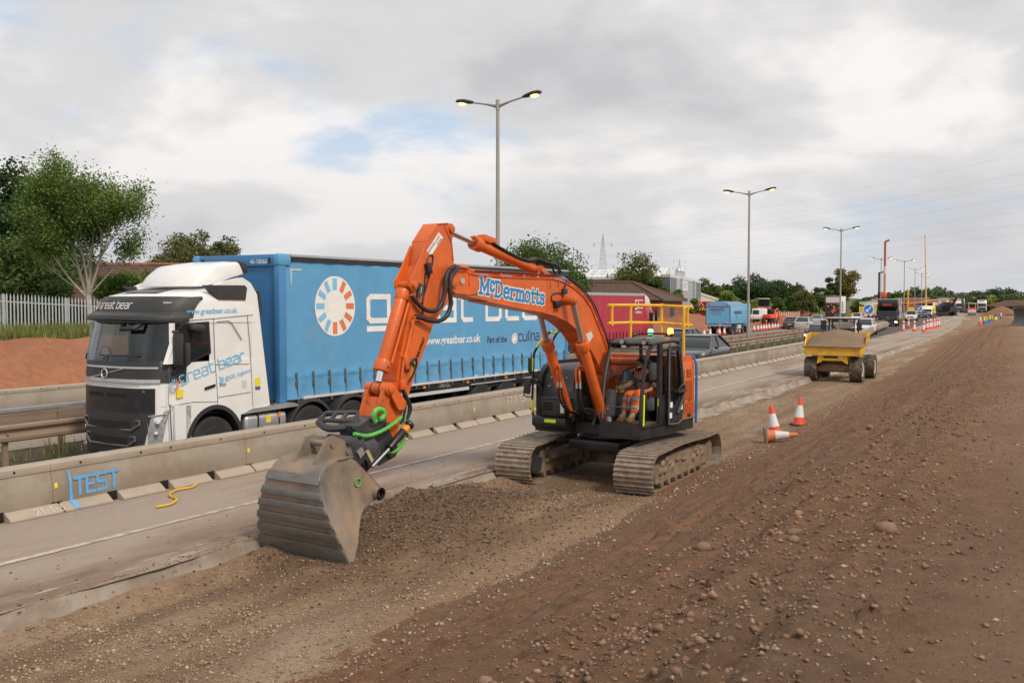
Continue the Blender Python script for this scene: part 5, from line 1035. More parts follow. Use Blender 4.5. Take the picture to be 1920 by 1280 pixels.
for k, (x, y, lab) in enumerate(LP):
    t = thing('lamp_post', lab, 'lamp post', (x, y, .05), 0, 'twin-arm lamp posts along the central reserve')
    link('pole', LM[0], t)
    for a in (0, math.pi):
        link('arm', LM[1], t).rotation_euler = (0, 0, a)
        h = link('lamp_head', LM[2], t); h.rotation_euler = (0, 0, a); link('lamp_bowl', LM[3], h)
# cones -----------------------------------------------------
def cone_meshes(body, sleeve, basem):
    b = MB().box((0, 0, .03), (.40, .40, .06)).mesh('base', basem, bevel=.02)
    c = MB().lathe([(.155, .06), (.145, .09), (.045, .70), (.035, .745), (.01, .75)], (0, 0, 0), 'z', 18).mesh('cone_body', body)
    s = MB().lathe([(.1235, .24), (.0725, .55)], (0, 0, 0), 'z', 18).mesh('sleeve', sleeve)
    return b, c, s
CM = cone_meshes(M['cone'], M['conew'], M['rubber']); CM2 = cone_meshes(M['coneold'], M['offwhite'], mat('dusty_rubber', (.19, .17, .14), .9, var=.2))
def cone(lab, loc, rot=(0, 0, 0), ms=CM, group=None, scale=1, name='traffic_cone'):
    t = thing(name, lab, 'traffic cone', loc, rot, group); b = link('base', ms[0], t); c = link('cone_body', ms[1], t); link('sleeve', ms[2], c)
    if scale != 1: t.scale = (scale,)*3
    return t
cone('leaning traffic cone propped on a fallen cone at the bank foot', (-6.12, 24.2, float(zemb(-6.12, 24.2))-.02), (R(3), R(-10), .3))
cone('upright traffic cone standing furthest up the bank foot', (-6.06, 26.3, float(zemb(-6.06, 26.3))-.02), (0, R(3), .5))
cone('dirty traffic cone lying on its side at the bank foot', (-5.98, 22.6, float(zemb(-5.98, 22.6))+.16), (R(0), R(86), R(20)), CM2)
def by_px(px, x0):
    """the point of the line x = x0 + off(y) that the camera sees in column px"""
    a = R(29.1)-math.atan((px-960)/1866.7/math.cos(R(2.27))); y = 40.
    for _ in range(40): y = max(-(x0+float(off(y))+taper_k*float(sm(y, 30, 70)))/math.tan(a) if a > 0.001 else 900, 1)*.5+y*.5
    return x0+float(off(y))+taper_k*float(sm(y, 30, 70)), y
taper_k = -7.4
lampm = MB().cyl((0, 0, .75), (0, 0, .80), .03).lathe([(.02, .80), (.10, .82), (.10, .96), (.02, .99)], (0, 0, 0), 'z', 12).mesh('warning_lamp', M['amber'])
CZ = [(97, 0), (150, 0), (235, 1), (278, 0), (348, 0), (362, 0), (410, 0), (440, 0), (545, 0), (580, 0), (607, 0), (632, 0), (655, 1), (680, 0), (712, 0), (735, 0), (760, 0), (785, 0), (808, 1), (830, 0), (877, 0), (902, 0), (925, 0), (950, 0), (972, 0), (990, 0), (1015, 0), (1040, 0), (1062, 0), (1085, 0), (1110, 0), (1135, 0), (1160, 0), (1180, 0), (1200, 0)]
for k, (u, lampq) in enumerate(CZ):
    x, y = by_px(1300+u*.2083, -20.0)
    t = cone('orange and white traffic cone in the long row behind the guard rails' if not lampq else ['traffic cone with an amber lamp behind the blue tipper', 'traffic cone with an amber lamp right of the second lamp column', 'traffic cone with an amber lamp behind the dark red-striped hatchback'][sum(q for _, q in CZ[:k])], (x, y, -.16), (0, 0, k*.7), CM, 'traffic cones in a row behind the guard rails', 1.15)
    if lampq: link('warning_lamp', lampm, t)
# tall cylinders standing across the closed lane, far down the road
def cylm():
    b = MB().lathe([(.24, 0), (.25, .05), (.20, .22), (.10, .26)], (0, 0, 0), 'z', 16).mesh('base', M['cone']); c = MB().lathe([(.105, .24), (.085, 1.05), (.05, 1.12)], (0, 0, 0), 'z', 14).mesh('marker_body', M['conew']); s = MB().lathe([(.098, .72), (.091, .92)], (0, 0, 0), 'z', 14).mesh('band', M['cone']); e = MB().lathe([(.088, 1.02), (.055, 1.13), (.04, 1.2)], (0, 0, 0), 'z', 14).mesh('top', M['cone'])
    return b, c, s, e
YM = cylm()
def unz(px, py, z):
    vx = (px-960)/1866.7; vy = -(py-640)/1866.7; d = cam.rotation_euler.to_matrix() @ V((vx, vy, -1)); k = (z-CAMZ)/d.z; return (d.x*k, d.y*k, z)
def und(px, d):
    """ground-plan point in image column px at forward distance d (metres)"""
    q = cam.rotation_euler.to_matrix() @ V(((px-960)/1866.7, 0, -1)); l = math.hypot(q.x, q.y); f = d/(-(cam.rotation_euler.to_matrix() @ V((0, 0, -1))).xy.normalized().dot(q.xy)) if False else d; return (q.x*f, q.y*f)
for k, (px, py) in enumerate(((1694, 621), (1714.5, 621), (1732, 622), (1739, 618), (1744, 616.5), (1746.5, 616), (1752, 615), (1757, 613.5), (1761, 612), (1703.5, 613))):
    t = thing('lane_marker', ['first lane marker, standing alone left of the row', 'second lane marker, standing alone', 'near end lane marker of the tight row', 'lane marker in the tight row across the closed lane', 'lane marker in the tight row across the closed lane', 'lane marker in the tight row across the closed lane', 'lane marker in the tight row across the closed lane', 'lane marker in the tight row across the closed lane', 'lane marker in the tight row across the closed lane', 'lane marker with an amber lamp beside the black horsebox'][k], 'lane marker', unz(px, py, 0), k, 'red and white lane markers across the closed lane')
    for q, n_ in zip(YM, ('base', 'marker_body', 'band', 'top')): link(n_, q, t)
    if k in (7, 9): o = link('warning_lamp', lampm, t); o.location = (0, 0, .35)
# yellow hose on the dusty road
hs_ = MB().tube(curve([(-11.62, 10.13, .03), (-11.60, 10.4, .03), (-11.82, 10.7, .03), (-12.15, 10.86, .03), (-12.38, 11.2, .03), (-12.36, 11.5, .03), (-12.5, 11.75, .03)], 6), .017)
tag(hs_.build('hose', M['yellow']), 'short yellow hose curled on the dusty road by the barrier', 'hose')
# ---------------------------------------------------------------- white tractor unit
TR = (-15.281, 12.093, -.12); TA = R(-2.3)
tk = thing('lorry_cab', 'white lorry tractor unit with blue lettering pulling the blue curtain trailer', 'lorry', tuple(V(TR)+V((.012, .052, 0))), TA-R(2.2))
HX = [0, .4, .65, .8, .9, .97, 1.0]; HY = [0, .03, .11, .23, .36, .53, .74]
YZ = [(.25, .16), (.5, .10), (1.2, .10), (1.7, .11), (2.0, .13), (2.3, .20), (2.75, .32), (3.0, .37), (3.2, .45), (3.27, .60), (3.33, .90), (3.39, 1.25), (3.44, 1.65)]
HZ = [(.25, 1.25), (3.05, 1.245), (3.2, 1.225), (3.27, 1.20), (3.33, 1.16), (3.39, 1.08), (3.44, .9)]
def yfz(z): return float(np.interp(z, [a for a, _ in YZ], [b for _, b in YZ]))
def hwz(z): return float(np.interp(z, [a for a, _ in HZ], [b for _, b in HZ]))
def fp(x, z, d=0.0):
    """point on the cab front, d metres proud of it along the surface normal"""
    hw = hwz(z); f = lambda q: float(np.interp(min(abs(q)/hw, 1), HX, HY)); q0, q1 = max(x-.02, -hw), min(x+.02, hw)
    dy = (f(q1)-f(q0))/max(q1-q0, 1e-6); dz = (yfz(z+.02)-yfz(z-.02))/.04; n_ = V((dy, -1, dz)).normalized(); return V((x, yfz(z)+f(x), z))+n_*d
def ringz(z, yb):
    hw = hwz(z); xs = [-1, -.985, -.97, -.94, -.9, -.85, -.8, -.65, -.4, 0, .4, .65, .8, .85, .9, .94, .97, .985, 1]
    return [(x*hw, *fp(x*hw, z)[1:]) for x in xs]+[(hw, yb, z), (-hw, yb, z)]
cabm = MB().loft([ringz(z, 2.5) for z in (1.27, 1.6, 1.9, 2.05)]).loft([ringz(z, 2.5) for z in (2.76, 2.9, 3.05, 3.15, 3.2, 3.24, 3.27, 3.30, 3.33, 3.36, 3.39, 3.42, 3.44)])
for s in (1, -1):   # pillars and side above the door line
    cabm.loft([[(s*1.25, .60, z), (s*1.25, .45 if z < 2.4 else .62, z), (s*1.19, .40 if z < 2.4 else .54, z), (s*1.15, .60, z)] for z in (2.04, 2.4, 2.77)])
    cabm.bx(s*1.25-.03, s*1.25+.03-.05*(s > 0)+.0, 1.40, 2.5, 2.04, 2.77) if s > 0 else cabm.bx(-1.25, -1.20, 1.40, 2.5, 2.04, 2.77)
cabm.bx(-1.2, 1.2, 2.42, 2.5, 2.0, 2.8)
body_ = cabm.build('body', M['white'], tk, ang=50)
def fpatch(name, x0, x1, z0, z1, d, m, parent=None, thick=.02, nx=14, nz=3, taper0=0.0, bev=0):
    mb = MB(); xs = np.linspace(x0, x1, nx); zs = np.linspace(z0, z1, nz); A = []; B = []
    for i, z in enumerate(zs):
        k = 1-taper0*(1-i/(nz-1)); A += [fp(x*k, z, d) for x in xs]; B += [fp(x*k, z, d-thick) for x in xs]
    f = [(i*nx+j, i*nx+j+1, (i+1)*nx+j+1, (i+1)*nx+j) for i in range(nz-1) for j in range(nx-1)]
    mb.add(A+B, f+[tuple(q+nx*nz for q in r[::-1]) for r in f]); n = nx*nz
    edge = [j for j in range(nx)]+[i*nx+nx-1 for i in range(1, nz)]+[(nz-1)*nx+j for j in range(nx-2, -1, -1)]+[i*nx for i in range(nz-2, 0, -1)]
    mb.add(A+B, [(edge[k], edge[(k+1) % len(edge)], edge[(k+1) % len(edge)]+n, edge[k]+n) for k in range(len(edge))])
    return mb.build(name, m if not isinstance(m, str) else M[m], parent or tk, bevel=bev)
fpatch('windscreen', -1.215, 1.215, 2.06, 2.78, .012, M['darkglass'], nz=5, thick=.006, nx=30)
fpatch('upper_panel', -1.235, 1.235, 2.86, 3.23, .025, 'plastic', nz=6, nx=40, thick=.05)
MB().loft([[fp(x, 2.78, .20*(1-min(abs(x)/1.3, 1)**4)+.03), fp(x, 2.86, .20*(1-min(abs(x)/1.3, 1)**4)+.03), fp(x, 2.97, .05), fp(x, 2.79, .0)] for x in np.linspace(-1.22, 1.22, 20)]).build('sun_visor', M['plastic'], tk, bevel=.01)
lw = fpatch('front_panel', -1.245, 1.245, 1.70, 2.07, .02, 'plastic', nz=4, nx=40)
fpatch('chrome_bar', -1.05, 1.05, 1.95, 1.985, .035, 'alloy', lw, nz=2, nx=16); fpatch('chrome_bar', -1.08, 1.08, 1.70, 1.76, .04, 'alloy', lw, nz=2, nx=16)
MB().tube([fp(-.55, 1.75, .04), fp(.42, 1.94, .04)], .012, n=6).build('emblem_bar', M['alloy'], lw)
ring_ = [fp(-.06+.085*math.cos(a), 1.845+.085*math.sin(a), .045) for a in np.linspace(0, 6.283, 15)]
MB().tube(ring_, .016, n=6, cap=False).build('emblem', M['alloy'], lw)
gp = fpatch('grille_panel', -1.02, 1.02, 1.14, 1.60, .018, 'black', nz=4, nx=16)
for a, c in ((-.62, -.12), (0.0, .5)): fpatch('air_slot', a, c, 1.43, 1.50, .022, 'hole', gp, nz=2, nx=5)
put_text('maker_name', 'VOLVO', .065, M['alloy'], gp, tuple(fp(-.98, 1.525, .03)), (1, -.10, 0), bold=.002); put_text('model_name', 'FH', .05, M['alloy'], gp, tuple(fp(.84, 1.53, .04)), (1, .35, 0))
bumper = MB().loft([[(x, *fp(x, z)[1:]) for x in np.linspace(-1.25, 1.25, 25)]+[(1.25, .95, z), (-1.25, .95, z)] for z in (.42, .7, 1.0, 1.22, 1.27)]).build('bumper', M['white'], tk, ang=50)
fpatch('lower_grille', -.98, .98, .42, 1.16, .02, 'plastic', bumper, nz=5, nx=16, taper0=.16)
for z0, z1, w_ in ((.85, 1.02, .80), (.56, .73, .70)):
    pts = [fp(-w_, z1, .035), fp(w_, z1, .035), fp(w_, z1-.07, .035), fp(w_*.78, z0, .045), fp(-w_*.78, z0, .045), fp(-w_, z1-.07, .035), fp(-w_, z1, .035)]
    MB().tube(pts, .022, n=6).build('grille_frame', M['greypl'], bumper)
    for k in range(3): fpatch('grille_bar', -w_*.75, w_*.75, z0+.035+k*.045, z0+.055+k*.045, .03, 'hole', bumper, nz=2, nx=8)
MB().loft([[(x, *fp(x, z, .015)[1:]) for x in np.linspace(-1.25, 1.25, 25)]+[(1.25, .9, z), (-1.25, .9, z)] for z in (.24, .3, .42)]).build('bumper_skirt', M['plastic'], bumper)
for s in (1, -1):
    q = [(.90, 1.14), (1.17, 1.20), (1.14, .98), (1.10, .62), (.92, .56), (.92, .80)]
    A = [fp(s*x, z, .02) for x, z in q]; B = [fp(s*x, z, -.03) for x, z in q]
    hl_ = MB().add(A, [tuple(range(6))]).add(A+B, [(k, (k+1) % 6, 6+(k+1) % 6, 6+k) for k in range(6)]).build('headlight', M['lens'], tk)
    MB().tube([fp(s*x, z, .03) for x, z in [(.93, 1.10), (1.15, 1.15), (1.13, 1.0)]], .016, n=6).build('light_strip', M['alloy'], hl_)
    for x, z in ((1.04, .97), (1.02, .78)): MB().sph(fp(s*x, z, .015), (.06, .03, .055), 10, 6).build('lamp_unit', M['chrome'], hl_)
    MB().sph(fp(s*1.0, .47, .02), (.10, .04, .05), 10, 6).build('fog_lamp', M['lens'], tk)
fpatch('number_plate', -.28, .28, .28, .40, .035, 'whitepl', nz=2, nx=4); fpatch('plate_band', -.33, -.27, .28, .40, .036, 'blue', nz=2, nx=2)
put_text('plate_letters', 'PE67 W', .12, M['hole'], tk, tuple(fp(-.25, .295, .045)), (1, 0, 0), bold=.003)
# side panels with the wheel arch cut out, doors, windows
arch_ = [(1.50+.62*math.cos(R(a)), .47+.70*math.sin(R(a))) for a in np.linspace(178, 20, 20)]
side = [(.60, .60), (.88, .62)]+arch_+[(2.12, 1.0), (2.5, 1.06), (2.5, 1.28), (.60, 1.28)]
for s in (1, -1):
    MB().prism(side, 'x', s*1.20, s*1.25).build('side_skirt', M['white'], tk, bevel=.006)
    o_ = [(1.50+.68*math.cos(R(a)), .47+.76*math.sin(R(a))) for a in np.linspace(-12, 192, 26)]; i_ = [(1.50+.60*math.cos(R(a)), .47+.68*math.sin(R(a))) for a in np.linspace(-12, 192, 26)]
    fl = MB(); n = 26
    for (a, c, x0, x1) in ((o_, i_, s*1.262, s*1.262), (o_, o_, s*1.262, s*1.2), (i_, i_, s*1.262, s*1.0)):
        fl.add([(x0, *p) for p in a]+[(x1, *p) for p in c], [(k, k+1, n+k+1, n+k) for k in range(n-1)])
    fl.build('wheel_arch', M['plastic'], tk)
X = 1.252
MB().prism([(.56, 1.86), (.66, 2.0), (.60, 2.3), (.64, 2.66), (.74, 2.76), (1.38, 2.79), (1.42, 2.2), (.95, 2.04), (.80, 1.92)], 'x', 1.0, X+.004).build('door_window_frame', M['black'], tk, bevel=.006)
MB().prism([(.70, 2.06), (.68, 2.3), (.72, 2.66), (.80, 2.73), (1.33, 2.75), (1.37, 2.24), (.93, 2.08)], 'x', X+.002, X+.010).build('door_window', M['carglass'], tk)
ln = MB()
def seam(pts, r=.006): ln.tube([(X, *p) for p in pts], r, n=4)
seam([(1.49, 2.84), (1.50, 2.2), (1.56, 1.35), (1.56, 1.20)]); seam([(.46, 1.30), (.49, 2.0), (.46, 1.9)]); seam([(.62, 2.80), (1.49, 2.84), (2.44, 2.90)]); seam([(2.30, 2.9), (2.36, 2.3), (2.42, 1.10)])
seam([(1.52, 1.98), (2.34, 1.95)]); seam([(1.56, 1.36), (2.36, 1.40)]); seam([(.5, 1.29), (1.0, 1.32), (1.56, 1.28)]); seam([(.49, 1.32), (.52, .66)], .012)
seam([(1.56, 2.78), (1.84, 2.79), (1.92, 2.74), (2.16, 2.42)], .008)
ln.build('panel_gap', M['greypl'], tk)
MB().prism([(1.26, 1.52), (1.50, 1.57), (1.50, 1.62), (1.26, 1.57)], 'x', X, X+.02).build('door_handle', M['black'], tk, bevel=.008)
for y, z, w_, h_, m in ((.64, 1.42, .14, .16, 'sticker'), (2.48, 1.50, .13, .17, 'sticker'), (2.48, 1.44, .13, .05, 'blue'), (2.16, 1.50, .10, .14, 'offwhite')):
    MB().bx(X, X+.003, y, y+w_, z, z+h_).build('sticker', M[m], tk, bevel=0)
up_ = (0, -.10, 1)
stroke_text('cab_name', 'great', .15, .17, M['bluep'], tk, (X+.004, .73, 1.66), (0, 1, .255), up_, sx=1.0, gap=.22)
stroke_text('cab_name', 'bear', .15, .17, M['bluep'], tk, (X+.004, 1.62, 1.885), (0, 1, .245), up_, sx=.98, gap=.2)
for k in range(12):
    a = k*math.pi/6+.1; MB().box((X+.004, .60+.075*math.cos(a), 1.66+.085*math.sin(a)), (.004, .055, .022), (a, 0, 0)).build('logo_dash', M['orangep' if math.cos(a) > 0 else 'bluep'], tk)
put_text('cab_address', 'www.greatbear.co.uk', .145, M['bluep'], tk, (X+.004, .88, 2.93), (0, 1, .018), sx=.93, bold=.001)
put_text('cab_handle', '@GB_logistics', .11, M['bluep'], tk, (X+.004, 1.74, 1.66), (0, 1, .22), sx=1.0)
MB().prism([(1.60, 1.63), (1.66, 1.60), (1.71, 1.66), (1.70, 1.75), (1.67, 1.72), (1.60, 1.76), (1.62, 1.68)], 'x', X, X+.004).build('bird_sign', M['bluep'], tk)
put_text('power_figure', '500', .085, M['greypl'], tk, (X+.004, 1.60, 1.56), (0, 1, .03), sx=1.3)
# visor print
vn_ = stroke_text('visor_name', 'great bear', .095, .17, M['print'], tk, (0, 0, 0), (1, 0, 0), (0, 0, 1), sx=1.0)
for v in vn_.data.vertices: v.co = fp(-.66+v.co.x, 3.02+v.co.z, .034-v.co.y*.5)
for s, m in ((-1, 'bluep'), (1, 'orangep')): MB().tube([fp(-.78+s*.045*math.cos(a), 3.06+.07*math.sin(a), .035) for a in np.linspace(-1.4, 1.4, 8)], .014, n=6).build('logo_half', M[m], tk)
for s in (-1, 1): MB().box(fp(s*1.0, 3.13, .025), (.16, .03, .04), (0, 0, s*.5)).build('marker_lamp', M['alloy'], tk)
# wipers, mirrors, steering wheel, dash, driver's hi-vis
for x0, x1 in ((-1.02, -.2), (-.12, .75)): MB().tube([fp(x0, 2.07, .05), fp(x0+.02, 2.17, .04), fp(x1, 2.17, .04)], .013, n=6).build('wiper', M['black'], tk)
MB().box((1.34, .62, 2.30), (.16, .10, .56), (0, 0, R(12))).box((1.36, .75, 2.22), (.16, .10, .40), (0, 0, R(12))).tube([(1.2, .60, 2.62), (1.34, .62, 2.6)], .03).tube([(1.2, .6, 1.98), (1.34, .62, 2.02)], .03).build('wing_mirror', M['plastic'], tk, bevel=.035)
MB().box((1.36, 1.02, 2.68), (.16, .30, .13), (R(-6), 0, 0)).build('kerb_mirror', M['plastic'], tk, bevel=.045)
MB().tube([fp(.3, 2.72, .08), fp(.35, 2.62, .16), fp(.62, 2.64, .16), fp(.7, 2.74, .08)], .045).build('front_mirror', M['plastic'], tk)
MB().bx(-1.12, 1.12, .42, .95, 1.75, 2.10).build('dashboard', M['greypl'], tk, bevel=.05)
MB().tube([(.42+.22*math.cos(a), .96+.10*math.sin(a), 2.26+.20*math.sin(a)) for a in np.linspace(0, 6.283, 22)], .017, n=6, cap=False).cyl((.42, .96, 2.26), (.42, .7, 2.05), .03).build('steering_wheel', M['black'], tk)
MB().bx(.15, .70, 1.35, 1.6, 1.4, 2.55).bx(-.7, -.15, 1.35, 1.6, 1.4, 2.5).bx(-1.1, 1.1, 1.9, 2.4, 1.4, 2.6).build('seats', M['greypl'], tk, bevel=.05)
MB().bx(-.8, -.5, .55, .9, 2.10, 2.14).tube(curve([(-.98, .6, 2.12), (-.9, .62, 2.3), (-.7, .62, 2.27), (-.6, .6, 2.12)], 4), .02).build('dash_tidy', M['sticker'], tk)
# roof hatch, deflector, side extenders
MB().add([(-.62, .80, 3.325), (.50, .80, 3.325), (.42, 1.28, 3.405), (-.5, 1.28, 3.405)], [(0, 1, 2, 3)]).build('roof_hatch', M['greypl'], tk, fix=False)
rings = []
for x, yf_, zt_ in ((-.90, 1.55, .90), (-.86, 1.42, .97), (-.5, 1.22, 1.0), (0, 1.15, 1.0), (.5, 1.2, 1.0), (.86, 1.34, .97), (.92, 1.48, .90)):
    rings.append([(x, yf_, 3.44), (x*.98, yf_+.16, 3.44+.22*zt_), (x*.96, yf_+.38, 3.44+.39*zt_), (x*.96, 1.9, 3.44+.43*zt_), (x, 2.40, 3.44+.51*zt_), (x, 2.52, 3.70), (x, 2.2, 3.62), (x, 1.85, 3.50)])
MB().loft(rings).build('roof_deflector', M['white'], tk, bevel=.012)
MB().loft([[(x, 2.40, 3.952), (x, 2.58, 3.90), (x, 2.62, 3.72), (x, 2.5, 3.70)] for x in (-.93, .93)]).build('deflector_lip', M['plastic'], tk, bevel=.01)
for s in (1, -1):
    MB().prism([(1.55, 3.46), (1.75, 3.53), (2.2, 3.62), (2.40, 3.52), (2.56, 3.30), (2.62, 2.89), (2.87, 1.10), (2.44, 1.05), (2.40, 2.9), (2.2, 3.3), (1.6, 3.36)], 'x', s*1.12 if s > 0 else -1.24, s*1.24 if s > 0 else -1.12).build('side_extender', M['white'], tk, bevel=.02)
    MB().prism([(2.60, 3.36), (2.66, 3.36), (2.72, 2.92), (2.63, 2.92)], 'x', s*1.12, s*1.22).build('extender_edge', M['plastic'], tk)
    MB().prism([(1.30, 3.46), (2.24, 3.47), (2.30, 3.42), (2.26, 3.19), (1.62, 3.20), (1.5, 3.28)], 'x', s*1.16, s*1.256).build('air_intake', M['plastic'], tk, bevel=.02)
# chassis, tank, wheels
MB().bx(-.45, .45, .6, 6.0, .55, .95).bx(-1.0, 1.0, 2.5, 6.2, .95, 1.02).bx(-1.1, 1.1, 2.6, 3.1, .6, 1.2).build('chassis', M['black'], tk)
tkk = MB().bx(.65, 1.22, 2.25, 3.36, .42, .95).build('fuel_tank', M['alloy'], tk, bevel=.09, seg=4)
for y in (2.55, 3.1): MB().bx(.64, 1.23, y, y+.06, .41, .96).build('tank_strap', M['black'], tkk, bevel=.03)
MB().bx(1.2, 1.235, 2.70, 3.0, .48, .70).build('tank_step', M['galv'], tkk, bevel=.02); MB().bx(1.222, 1.226, 2.78, 2.90, .76, .90).build('sticker', M['sticker'], tkk); MB().bx(1.222, 1.24, 3.1, 3.16, .84, .94).build('tank_tag', M['amber'], tkk)
MB().prism([(2.1, .98), (2.4, 1.08), (3.5, 1.10), (3.62, 1.06), (3.62, 1.02), (2.3, .99)], 'x', .6, 1.26).build('catwalk', M['alloy'], tk, bevel=.012)
TYR = [(.30, -.14), (.40, -.155), (.47, -.15), (.50, -.12), (.505, 0), (.50, .12), (.47, .15), (.40, .155), (.30, .14)]
tyre_me = MB().lathe(TYR, (0, 0, 0), 'x', 32).mesh('tyre', M['tyre'])
def rim_mesh(nuts=True):
    b = MB().lathe([(.02, .10), (.10, .10), (.11, .05), (.19, .03), (.235, .02), (.26, .06), (.285, .125), (.30, .142), (.302, .125)], (0, 0, 0), 'x', 28)
    for k in range(10): a = k*.628; b.cyl((.03, .19*math.cos(a), .19*math.sin(a)), (.065, .19*math.cos(a), .19*math.sin(a)), .018, n=6)
    return b.mesh('rim', M['alloy'])
rim_me = rim_mesh(); nut_me = MB()
for k in range(10): a = k*.628; nut_me.cyl((.06, .19*math.cos(a), .19*math.sin(a)), (.075, .19*math.cos(a), .19*math.sin(a)), .02, n=6)
nut_me = nut_me.mesh('wheel_nut_indicators', M['lime'])
def wheel(parent, x, y, z=.5, s=1, sc_=1.0, nuts=False):
    o = link('wheel', tyre_me, parent); o.location = (x, y, z); r = link('rim', rim_me, o)
    if nuts: link('nut_indicators', nut_me, o)
    if s < 0: o.rotation_euler = (0, 0, math.pi)
    o.scale = (sc_,)*3; return o
for s in (1, -1):
    wheel(tk, s*1.07, 1.50, .5, s, 1, True); wheel(tk, s*1.07, 4.02, .5, s, 1, True); wheel(tk, s*1.07, 5.30, .5, s, 1, False)
    for yc in (4.02, 5.30):
        o_ = [(yc+.66*math.cos(R(a)), .5+.64*math.sin(R(a))) for a in np.linspace(8, 172, 20)]; i_ = [(yc+.60*math.cos(R(a)), .5+.58*math.sin(R(a))) for a in np.linspace(8, 172, 20)]
        fl = MB(); n = 20
        for (a, c, x0, x1) in ((o_, i_, s*1.24, s*1.25), (o_, o_, s*1.24, s*.8), (i_, i_, s*1.25, s*.8)): fl.add([(x0, *p) for p in a]+[(x1, *p) for p in c], [(k, k+1, n+k+1, n+k) for k in range(n-1)])
        fl.build('mudguard', M['plastic'], tk)
    MB().bx(s*1.2, s*1.24, 4.66, 4.76, .72, .80).build('side_marker', M['amber'], tk)
# ---------------------------------------------------------------- blue curtain trailer
tl = thing('curtain_trailer', 'long blue curtain-sided lorry trailer with a white circular logo behind the excavator', 'trailer', TR, TA)
BLUE = mat('blue_curtain', (.105, .335, .585), .55, var=.05, scale=1.6, st=(1, 1, .3), dirt=(.20, .27, .33), dsc=1.0, dth=(.52, .78), damt=.35, coat=.05)
BLUE2 = mat('blue_panel', (.06, .22, .46), .42, var=.06, scale=2)
Y0, Y1 = 3.3, 15.62
def cdisp(Yg, Zg):
    Yg = np.asarray(Yg, float); Zg = np.asarray(Zg, float)
    d = .008*np.sin(Yg*6.28/.62)+.012*np.sin(Yg*6.28/1.3)*np.sin((Zg-1.1)/2.9*3.14)+.022*fbm(Yg, Zg*.5, 1.5, 91)+.009*fbm(Yg+Zg*.6, Zg*1.4, 4, 92)
    ph = (Yg-3.72)/.5; hem = np.clip((1.62-Zg)/.45, 0, 1)
    d = d+hem*.035*np.cos(ph*2*math.pi)*(.6+.8*vn(Yg, Zg*0, 2, 5))+.018*np.exp(-((Zg-1.62)/.05)**2)*(1+fbm(Yg, Zg, 3, 7))+.01*fbm(Yg, Zg, 5, 8)*np.exp(-(Yg-Y0)/1.2)
    return d
def conform(names):
    for o in [o for o in ct.children if o.name.split('.')[0] in names]:
        bm = bmesh.new(); bm.from_mesh(o.data)
        for _ in range(4):
            ed = [e for e in bm.edges if e.calc_length() > .14]
            if ed: bmesh.ops.subdivide_edges(bm, edges=ed, cuts=1, use_grid_fill=True)
        bmesh.ops.triangulate(bm, faces=bm.faces)
        vs_ = np.array([v.co[:] for v in bm.verts]); base = .001+(vs_[:, 0]-vs_[:, 0].min())*.0; lift_ = {'logo_disc': .003, 'small_logo': .003}.get(o.name.split('.')[0], .006)
        X2 = 1.245+cdisp(vs_[:, 1], vs_[:, 2])+lift_+np.clip(vs_[:, 0]-vs_[:, 0].min(), 0, .0008)
        for v, q in zip(bm.verts, X2): v.co.x = q
        bm.to_mesh(o.data); bm.free()
def curtain(x, s):
    ys_ = np.linspace(Y0+.16, Y1-.18, 330); zs = np.concatenate([np.linspace(1.14, 1.62, 14), np.linspace(1.66, 3.98, 26)])
    Yg, Zg = np.meshgrid(ys_, zs)
    d = cdisp(Yg, Zg)
    co = np.stack([x+s*d, Yg, Zg], -1).reshape(-1, 3); ny = len(ys_); nz = len(zs)
    i = (np.arange(nz-1)[:, None]*ny+np.arange(ny-1)[None]).ravel(); f = np.stack([i, i+1, i+ny+1, i+ny], -1)
    return np_mesh('curtain', co, f, BLUE, smooth=True)
ct = link('curtain', curtain(1.245, 1), tl); link('curtain', curtain(-1.245, -1), tl)
MB().bx(-1.2, 1.2, Y0+.03, Y0+.10, 1.15, 4.0).build('front_wall', BLUE2, tl)
MB().bx(-1.22, 1.10, Y0-.02, Y0+.06, 3.88, 4.12).build('header', BLUE2, tl, bevel=.015)
for x in (-.98, .98): MB().bx(x-.02, x+.02, Y0-.04, Y0, 3.94, 4.05).build('header_latch', M['black'], tl)
put_text('fleet_number', '46-18066', .13, M['print'], tl, (.42, Y0-.024, 3.93), (1, 0, 0), bold=.001)
for s in (1, -1):
    MB().bx(s*1.10, s*1.26, Y0-.04, Y0+.17, 1.1, 3.9).build('corner_post', BLUE2, tl, bevel=.03); MB().bx(s*1.08, s*1.28, Y0-.06, Y0+.30, 3.88, 4.13).build('corner_cap', BLUE, tl, bevel=.05)
    MB().bx(s*1.20, s*1.27, Y0+.30, Y1, 3.98, 4.075).build('curtain_rail', M['black'], tl); MB().bx(s*1.19, s*1.265, Y0+.30, Y1, 4.077, 4.125).build('roof_edge', M['galv'], tl)
    MB().bx(s*1.16, s*1.25, Y1-.18, Y1, 1.1, 4.1).build('rear_post', BLUE2, tl)
MB().bx(-1.2, 1.2, Y0+.05, Y1, 4.07, 4.11).build('roof', M['offwhite'], tl)
MB().bx(-1.2, 1.2, Y1-.05, Y1, 1.1, 4.07).build('rear_doors', BLUE2, tl); MB().bx(-1.24, 1.24, Y0+.1, Y1, 1.02, 1.135).build('load_bed', M['black'], tl)
MB().bx(1.24, 1.296, Y0+.6, Y1-.2, 1.135, 1.185).build('reflective_hem', M['offwhite'], tl)
